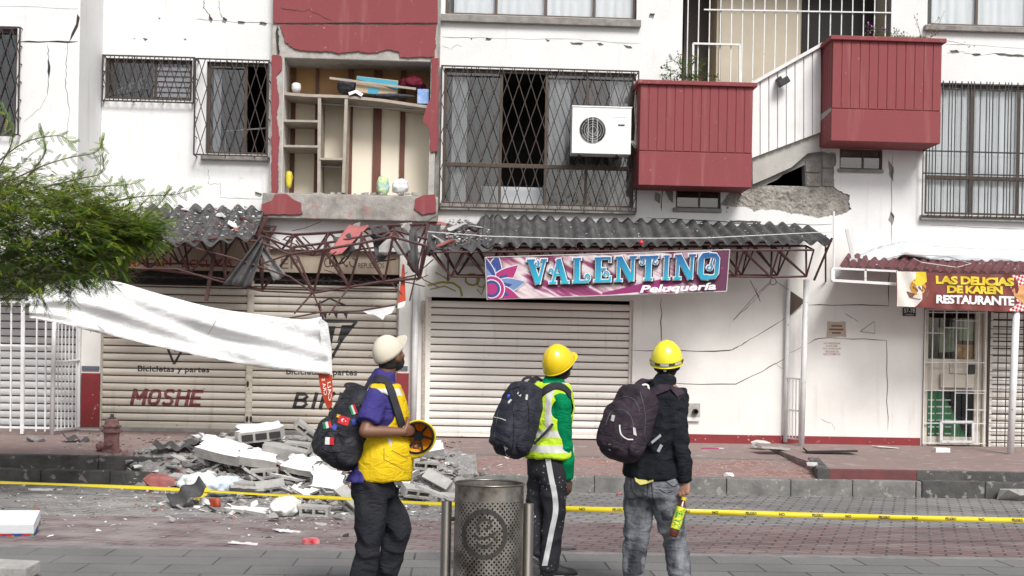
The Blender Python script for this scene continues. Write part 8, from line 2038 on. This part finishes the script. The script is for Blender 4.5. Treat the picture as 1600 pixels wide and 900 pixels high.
x_ = N('ShaderNodeMix'); x_.data_type='RGBA'; x_.inputs[6].default_value=(0.018,0.018,0.024,1); x_.inputs[7].default_value=(0.6,0.6,0.58,1); L(mm.outputs[0], x_.inputs[0]); L(x_.outputs[2], b_.inputs['Base Color']); SPAT = m
b = MB(); torso(b,[(p2(857,712),0.152,0.115),(p2(857,726),0.16,0.125),(p2(857,742),0.155,0.118)],fo2,ri2)
for h, k, a in H2: limb(b,[h,h.lerp(k,.5),k],[0.098,0.090,0.076]); limb(b,[k,k.lerp(a,.5),a-UPV*0.045],[0.076,0.068,0.064],flat1=True)
TRO2 = cloth('trousers', b, SPAT, M2, 0.012, 3, wrinkle(0.009,7,0.004,18,(1,1,0.8),4))
bt2 = world_bvh(TRO2, M2); mb = MB(); vs_ = []
sp = spline([(856.0,716.0),(861.0,745.0),(867.0,775.0),(868.0,800.0),(862.0,830.0),(856.0,860.0),(851.0,884.0)], 44)
for a, bb in sp:
    for w_ in (-4.2,0,4.2):
        h = bt2.ray_cast(CAM, ray(a+w_,bb)); vs_.append(h[0]-ray(a,bb)*0.004 if h[0] else (vs_[-1] if vs_ else p2(a,bb)))
mb.add(vs_, [(i*3+k,i*3+k+1,(i+1)*3+k+1,(i+1)*3+k) for i in range(len(sp)-1) for k in range(2)]); obj('side_stripe', mb, M('white trouser stripe',(0.66,0.67,0.68),0.7,(0.5,0.5,0.5),12,0.5), TRO2, fix=False, smooth=True)
GRN = M('bright green jersey', (0.0,0.22,0.085), 0.8, (0.0,0.15,0.06), 5, 0.7, 0.1, 200)
b = MB(); torso(b, TR2[1:7], fo2, ri2, 0.012)
limb(b,[RS2-ri2*0.03,RS2,RS2.lerp(RE2,.5),RE2],[0.062,0.069,0.066,0.062]); limb(b,[RE2,RE2.lerp(RW2,.5),RW2-UPV*0.0],[0.062,0.058,0.046],flat1=True)
limb(b,[LS2+ri2*0.03,LS2,LE2],[0.062,0.067,0.058]); limb(b,[LE2,LW2],[0.058,0.044],flat1=True); b.tube([p2(863,606),p2(867,590)],0.07,16,radii=[0.085,0.066])
cloth('green_shirt', b, GRN, M2, 0.011, 3, wrinkle(0.007,9,0.003,24,(1,1,0.8),5))
LIME = M('lime vest mesh', (0.50,0.72,0.04), 0.7, (0.42,0.62,0.03), 6, 0.5, 0.1, 250)
b = MB(); torso(b, [(p2(857,714),0.165,0.128),(p2(857,700),0.165,0.125)]+TR2[2:7], fo2, ri2, 0.026)
zb = p2(857,676).z; zc_ = p2(857,700).z
def lime(p):
    q = p - p2(858,650); la = q.dot(ri2)
    if abs(p.z-zc_) < 0.027 or abs(p.z-zb) < 0.025: return 1
    return 1 if (0.085 < abs(la)-0.02*(p.z-zb) < 0.135 and p.z > zb) else 0
VEST2 = cloth('reflective_vest', b, [LIME,REFL], M2, 0.011, 3, wrinkle(0.007,8,0.003,20,(1,1,1),6), lambda p: segdist(p, RS2+ri2*0.3, RS2+ri2*0.0-UPV*0.07) < 0.092 or segdist(p, LS2-ri2*0.3, LS2-UPV*0.07) < 0.092 or (p-p2(869,586)).length < 0.082, lime, 0.005)
def helmet(root, c, f, u, mat, band=None, tilt=0.0, name='helmet'):
    r = f.cross(u).normalized(); f2 = (f*math.cos(tilt)+u*math.sin(tilt)).normalized(); u2 = r.cross(f2).normalized()
    mb = MB(); dome(mb, c, f2, r, u2, 0.115, 0.136, 0.158, -0.06, 48, 14, 0.004); brim(mb, c, f2, r, u2, 0.115,0.136, -0.006, 0.006, 0.042); o = obj(name, mb, mat, root, smooth=True)
    mb = MB()
    for zz, g_ in ((-0.028,0.0),): 
        ring = [c - u2*0.030 + r*0.090*math.cos(a)+f2*0.106*math.sin(a) for a in [2*math.pi*i/36 for i in range(37)]]; mb.ribbon(ring, 0.036, [((p-c)-u2*(p-c).dot(u2)).normalized() for p in ring], 0.004)
    obj('headband', mb, M('black webbing',(0.018,0.018,0.02),0.7), o)
    if band:
        mb = MB(); ring = [c + u2*0.018 + r*0.1185*math.cos(a)+f2*0.1375*math.sin(a) for a in [math.pi*1.02+math.pi*0.96*i/24 for i in range(25)]]; nr = [((p-c)-u2*(p-c).dot(u2)).normalized() for p in ring]; mb.ribbon(ring, 0.020, nr, 0.004); bo = obj('band', mb, M('grey lamp band',(0.06,0.06,0.06),0.6), o)
        mb = MB(); 
        for k in (3,10,17): mb.ribbon([ring[k+j]+nr[k+j]*0.003 for j in range(5)], 0.015, [nr[k+j] for j in range(5)], 0.002)
        obj('reflector', mb, REFL, bo)
        mb = MB(); mb.ell(c-u2*0.030-f2*0.110, 0.012,0.008,0.010); mb.box(0,0.0001,0,0.0001,0,0.0001); obj('ratchet', mb, WPAINT, o)
    return o
helmet(M2, hc2+hu2*0.012-hf2*0.004, hf2, hu2, HELM, tilt=0.28)
shoe(M2, H2[0][2], Vector((0.85,0.3,0)), 0.0); shoe(M2, H2[1][2]-fo2*0.02, fo2, 0.0, lift=0.155, pitch=32)
BK2 = M('charcoal backpack nylon', (0.022,0.024,0.034), 0.6, (0.05,0.052,0.065), 7, 0.7, 0.15, 150)
c2 = p2(809,656,-0.10); PK2, PKB2, A2, s2_, o2, u2_ = pack('charcoal laptop backpack on the man in the lime vest','backpack',c2,p2(829,600,0.03)-p2(797,712,-0.06),Vector((-0.8,-0.62,-0.1)),0.28,0.146,0.115,BK2,(0.25,0.85,0.78,0.62),2)
bb2 = Both(world_bvh(PKB2, PK2), world_bvh([o for o in COL.objects if o.parent == PK2 and o.name.startswith('front_pocket')][0], PK2))
zips(bb2, PK2, [[(772,652),(782,654),(790,657)]], REFL, 0.004, 'reflective_piping'); zips(bb2, PK2, [[(783,622),(777,650),(772,690),(776,708)],[(800,620),(803,650),(802,690),(798,712)],[(820,606),(826,640),(826,690)],[(783,622),(795,610),(812,604)],[(806,640),(815,642),(822,640)]], ZM)
mb = MB()
for q in ([(810,612),(815,617),(813,620),(808,615)],[(822,616),(825,617),(824,625),(821,624)],[(793,628),(798,623),(800,625),(795,631)],[(787,697),(793,700),(797,714),(791,712)]): stick(mb, bb2, q, 0.006)
if mb.v: obj('white_tab', mb, REFL, PK2, fix=False)
mb = MB(); q_ = bb2.ray_cast(CAM, ray(795,620))[0]
if q_: mb.ell(q_, 0.016,0.012,0.02); tag(obj('blue_bottle_cap', mb, M('blue plastic',(0.02,0.08,0.5),0.4), PK2))
bg2 = world_bvh([o for o in COL.objects if o.parent == M2 and o.name.startswith('green_shirt')][0], M2); bve2 = world_bvh(VEST2, M2)
strap_proj('shoulder_strap', [(838,632),(845,618),(856,608),(868,604),(879,606),(887,613),(890,620)], 0.06, [bg2, bve2], WEB, PK2)
strap('shoulder_strap', [p2(826,602,0.02),p2(836,592,0.05),p2(848,594,0.08),p2(852,602,0.15)], 0.062, WEB, PK2, Vector((-0.3,-0.5,0.9)))
strap('lower_strap', [p2(834,694,-0.16),p2(850,678,-0.20),p2(864,662,-0.19)], 0.020, WEB, PK2, Vector((0.2,-1,0.1)), 0.004)
strap('carry_handle', [p2(815,604,-0.02),p2(818,593,-0.02),p2(828,590,-0.02),p2(836,598,-0.02)], 0.022, WEB, PK2, Vector((-0.4,-0.8,0.4)), 0.008)

# ---------------------------------------------------------------- right man: black shirt, grey jeans, bottle
Y3 = -11.0
def p3(px, py, dy=0.0): return P(px, py, Y3+dy)
fo3, ri3 = frame(58)
M3 = thing('person', Vector((p3(1020,800).x, Y3, 0)), 'man in a black shirt, grey jeans and yellow helmet seen from behind', 'person')
hf3 = Vector((0.28,0.94,0.26)).normalized(); hu3 = (UPV-hf3*UPV.dot(hf3)).normalized(); hc3 = p3(1042,568,0.05); neck3 = p3(1040,600,0.0)
TR3 = [(p3(1018,755),0.165,0.115),(p3(1017,738),0.165,0.118),(p3(1017,710),0.150,0.115),(p3(1020,680),0.162,0.118),(p3(1025,650),0.185,0.125),(p3(1029,625),0.192,0.118),(p3(1033,607),0.160,0.090),(p3(1037,597),0.085,0.065)]
RS3, RE3, RW3 = p3(1054,628,-0.08), p3(1062,694,-0.10), p3(1071,752,-0.10); LS3, LE3, LW3 = p3(1000,622,0.12), p3(985,690,0.20), p3(1000,740,0.30)
H3 = [(p3(1037,757,-0.05), p3(1054,842,0.02), p3(1068,930,-0.06)), (p3(1000,757,0.06), p3(994,842,0.05), p3(988,930,0.04))]
b = MB(); torso(b, TR3, fo3, ri3, -0.024); headshape(b, hc3, hf3, hu3, neck3)
for S_, E_, W_ in ((RS3,RE3,RW3),(LS3,LE3,LW3)): limb(b,[S_-UPV*0.015,E_],[0.042,0.043]); limb(b,[E_,E_.lerp(W_,.35),W_],[0.043,0.042,0.028])
hand(b, RW3, (p3(1069,775,-0.13)-RW3), Vector((-0.55,-0.75,0)), Vector((-0.75,0.5,0)), 0.75, 1.0, 1.0); hand(b, LW3, Vector((0.1,0.2,-1)), Vector((0.6,-0.6,0)), Vector((0.5,0.8,0)), 0.5)
for h, k, a in H3: limb(b,[h,k],[0.085,0.058]); limb(b,[k,k.lerp(a,.3),a],[0.056,0.056,0.036]); limb(b,[a,a+fo3*0.03-UPV*0.05],[0.034,0.025])
cloth('body', b, SK2, M3, 0.0065, 2)
eyes(M3, hc3, hf3, hu3); hairshell(M3, hc3, hf3, hu3)
JEAN = M('acid washed grey jeans', (0.075,0.08,0.095), 0.9, (0.26,0.27,0.29), 7, 0.95, 0.3, 160, stretch=(1.4,1.4,0.7), spots=((0.03,0.032,0.038),5,0.58,0.7))
b = MB(); torso(b,[(p3(1017,742),0.168,0.125),(p3(1018,757),0.182,0.138),(p3(1018,775),0.178,0.135)],fo3,ri3)
for h, k, a in H3: limb(b,[h,h.lerp(k,.5),k],[0.106,0.098,0.078]); limb(b,[k,k.lerp(a,.5),a-UPV*0.02],[0.078,0.072,0.062],flat1=True)
JN = cloth('jeans', b, JEAN, M3, 0.012, 3, wrinkle(0.010,6,0.004,16,(1,1,1.4),7)); bj = world_bvh(JN, M3)
zips(bj, M3, [[(1038,750),(1052,760),(1060,756)],[(1018,742),(1019,765),(1021,790)],[(985,742),(990,770),(1010,776),(1012,748)],[(1030,764),(1040,770),(1050,768)]], M('dark jean seam',(0.03,0.03,0.035),0.9), 0.003, 'jean_seam')
BLS = M('black long sleeved cotton', (0.010,0.011,0.015), 0.85, (0.024,0.026,0.033), 6, 0.6, 0.1, 200, spots=((0.35,0.36,0.38),55,0.735,0.8))
b = MB(); torso(b, [(p3(1017,747),0.176,0.132),(p3(1017,735),0.176,0.132)]+TR3[2:7], fo3, ri3, 0.019)
limb(b,[RS3-ri3*0.03,RS3,RS3.lerp(RE3,.5),RE3],[0.074,0.080,0.072,0.064]); limb(b,[RE3,RE3.lerp(RW3,.5),RW3],[0.062,0.060,0.046],flat1=True)
limb(b,[LS3+ri3*0.03,LS3,LE3],[0.066,0.07,0.062]); limb(b,[LE3,LW3],[0.062,0.046],flat1=True); b.tube([p3(1035,608),p3(1041,586)],0.08,18,radii=[0.095,0.066])
cloth('black_shirt', b, BLS, M3, 0.011, 3, wrinkle(0.007,9,0.003,22,(1,1,1.2),8))
H3M = M('lemon helmet plastic', (0.82,0.74,0.03), 0.32, (0.74,0.64,0.03), 4, 0.5, coat=0.4)
helmet(M3, hc3+hu3*0.012-hf3*0.0, hf3, hu3, H3M, band=True, tilt=0.05)
for h, k, a in H3: shoe(M3, a, fo3)
BK3 = M('aubergine backpack nylon', (0.030,0.022,0.030), 0.6, (0.055,0.040,0.052), 9, 0.7, 0.15, 150)
c3 = p3(983,661,-0.17); PK3, PKB3, A3, s3_, o3, u3_ = pack('dark aubergine backpack with a white curved pull on the man in the black shirt','backpack',c3,p3(1002,604,-0.04)-p3(966,714,-0.10),Vector((-0.85,-0.60,-0.1)),0.265,0.152,0.12,BK3,(0.22,0.85,0.84,0.66),3)
bb3 = Both(world_bvh(PKB3, PK3), world_bvh([o for o in COL.objects if o.parent == PK3 and o.name.startswith('front_pocket')][0], PK3))
zips(bb3, PK3, [[(946,665),(954,645),(970,640),(985,650),(990,668)],[(958,628),(975,620),(992,626),(1000,645)],[(1000,612),(1008,650),(1005,700)]], M('grey zipper',(0.09,0.10,0.11),0.5), 0.003)
zips(bb3, PK3, [[(968,664),(970,678),(979,686),(989,687)]], REFL, 0.006, 'curved_pull')
mb = MB()
for q in ([(956,648),(961,649),(959,659),(954,657)],[(951,693),(954,694),(954,704),(951,703)],[(989,667),(993,669),(995,681),(990,679)]): stick(mb, bb3, q, 0.006)
if mb.v: obj('badge', mb, REFL, PK3, fix=False)
bs3 = world_bvh([o for o in COL.objects if o.parent == M3 and o.name.startswith('black_shirt')][0], M3)
strap_proj('shoulder_strap', [(1004,640),(1010,626),(1020,615),(1034,608),(1047,607),(1057,611),(1063,618)], 0.068, [bs3], BK3, PK3)
strap('shoulder_strap', [p3(993,606,-0.12),p3(1003,596,-0.05),p3(1013,594,0.0),p3(1014,602,0.10)], 0.06, BK3, PK3, Vector((-0.4,-0.6,0.8)))
strap('lower_strap', [p3(1018,692,-0.20),p3(1030,682,-0.17),p3(1041,672,-0.13)], 0.018, M('grey webbing',(0.30,0.30,0.31),0.7), PK3, Vector((0.2,-1,0.1)), 0.003); strap('lower_strap', [p3(1041,674,-0.135),p3(1036,690,-0.155),p3(1028,706,-0.17)], 0.022, M('grey webbing',(0.30,0.30,0.31),0.7), PK3, Vector((0.2,-1,0.1)), 0.003)
strap('carry_handle', [p3(1000,612,-0.2),p3(1004,602,-0.18),p3(1012,602,-0.17),p3(1014,612,-0.2)], 0.014, REFL, PK3, Vector((-0.2,-1,0.2)), 0.006)
# yellow pouch in the back pocket
mb = MB(); o_ = []
for a, bb in [(990,741),(1000,739),(1012,737),(1020,738),(1021,752),(1010,756),(1000,758),(993,752)]:
    h = bj.ray_cast(CAM, ray(a,bb)); o_.append((h[0] if h[0] else p3(a,bb,-0.14)) - ray(a,bb)*0.055)
n_ = len(o_); bk_ = [q+ray(1005,748)*0.025 for q in o_]; mb.add(o_+bk_, [tuple(range(n_)), tuple(range(n_,2*n_))[::-1]]+[(i,(i+1)%n_,n_+(i+1)%n_,n_+i) for i in range(n_)])
tag(obj('yellow_pouch', mb, M('pale yellow leather',(0.60,0.55,0.16),0.7,(0.45,0.41,0.10),10,0.6), bevel=0.004), 'pale yellow pouch sticking out of the back pocket of the grey jeans', 'pouch')
# bottle
BT0, BT1 = p3(1068,781,-0.17), p3(1051,839,-0.20); bu = (BT0-BT1).normalized(); bs = bu.cross(Vector((0,1,0))).normalized(); bA = axes(bs, bu.cross(bs), bu); LB = (BT0-BT1).length
BO = thing('drink_bottle', BT1, 'brown tea bottle with a yellow label in the hand of the man in black', 'bottle')
TEA = M('brown tea in plastic', (0.09,0.025,0.012), 0.12, (0.06,0.015,0.008), 5, 0.5, coat=0.6); 
mb = MB(); mb.lathe(BT1, [(0.0,0.0),(0.026,0.0),(0.033,0.012),(0.034,0.05),(0.0335,LB*0.28),(0.0335,LB*0.76),(0.030,LB*0.84),(0.016,LB*0.95),(0.0135,LB*1.0),(0.0135,LB*1.03),(0.0,LB*1.03)], 24, ax=bA); obj('flask', mb, TEA, BO, smooth=True)
mb = MB(); mb.lathe(BT1, [(0.0,LB*0.985),(0.018,LB*0.985),(0.018,LB*1.07),(0.0,LB*1.07)], 16, ax=bA); obj('bottle_cap', mb, M('yellow cap',(0.7,0.5,0.02),0.4), BO)
m, t, N, L = nodes_of('printed tea label', 0.4); g = N('ShaderNodeTexCoord'); n = N('ShaderNodeTexNoise'); n.inputs['Scale'].default_value = 26; L(g.outputs['Object'], n.inputs['Vector']); cr_ = N('ShaderNodeValToRGB'); e=cr_.color_ramp.elements; e[0].position=.40; e[0].color=(0.30,0.48,0.03,1); e[1].position=.56; e[1].color=(0.75,0.72,0.03,1); L(n.outputs[0],cr_.inputs[0]); L(cr_.outputs[0],t.nodes['Principled BSDF'].inputs['Base Color'])
mb = MB(); mb.lathe(BT1, [(0.0345,LB*0.22),(0.0348,LB*0.80)], 24, ax=bA); lb = obj('bottle_label', mb, m, BO, smooth=True)
mb = MB(); side = bs; pf = (CAM-BT1); pf = (pf-bu*pf.dot(bu)).normalized(); sx_ = bu.cross(pf).normalized(); c_ = BT1+bu*LB*0.51
vs, fs = text_geo('MR TEA', 0.04, 0.0, 1.0); 
def cyl(u, v):
    a = (v-0.5)*1.3; return c_ + bu*(u-0.5)*LB*0.46*1.0 + (pf*math.cos(a) - sx_*math.sin(a))*0.0356
text_pts = [cyl(u, v) for u, v in text_geo('MR TEA', 0.04, 0.0, 1.0)[0]]; mb.add(text_pts, text_geo('MR TEA', 0.04, 0.0, 1.0)[1]); obj('lettering', mb, M('green lettering',(0.01,0.22,0.07),0.5), lb, fix=False)
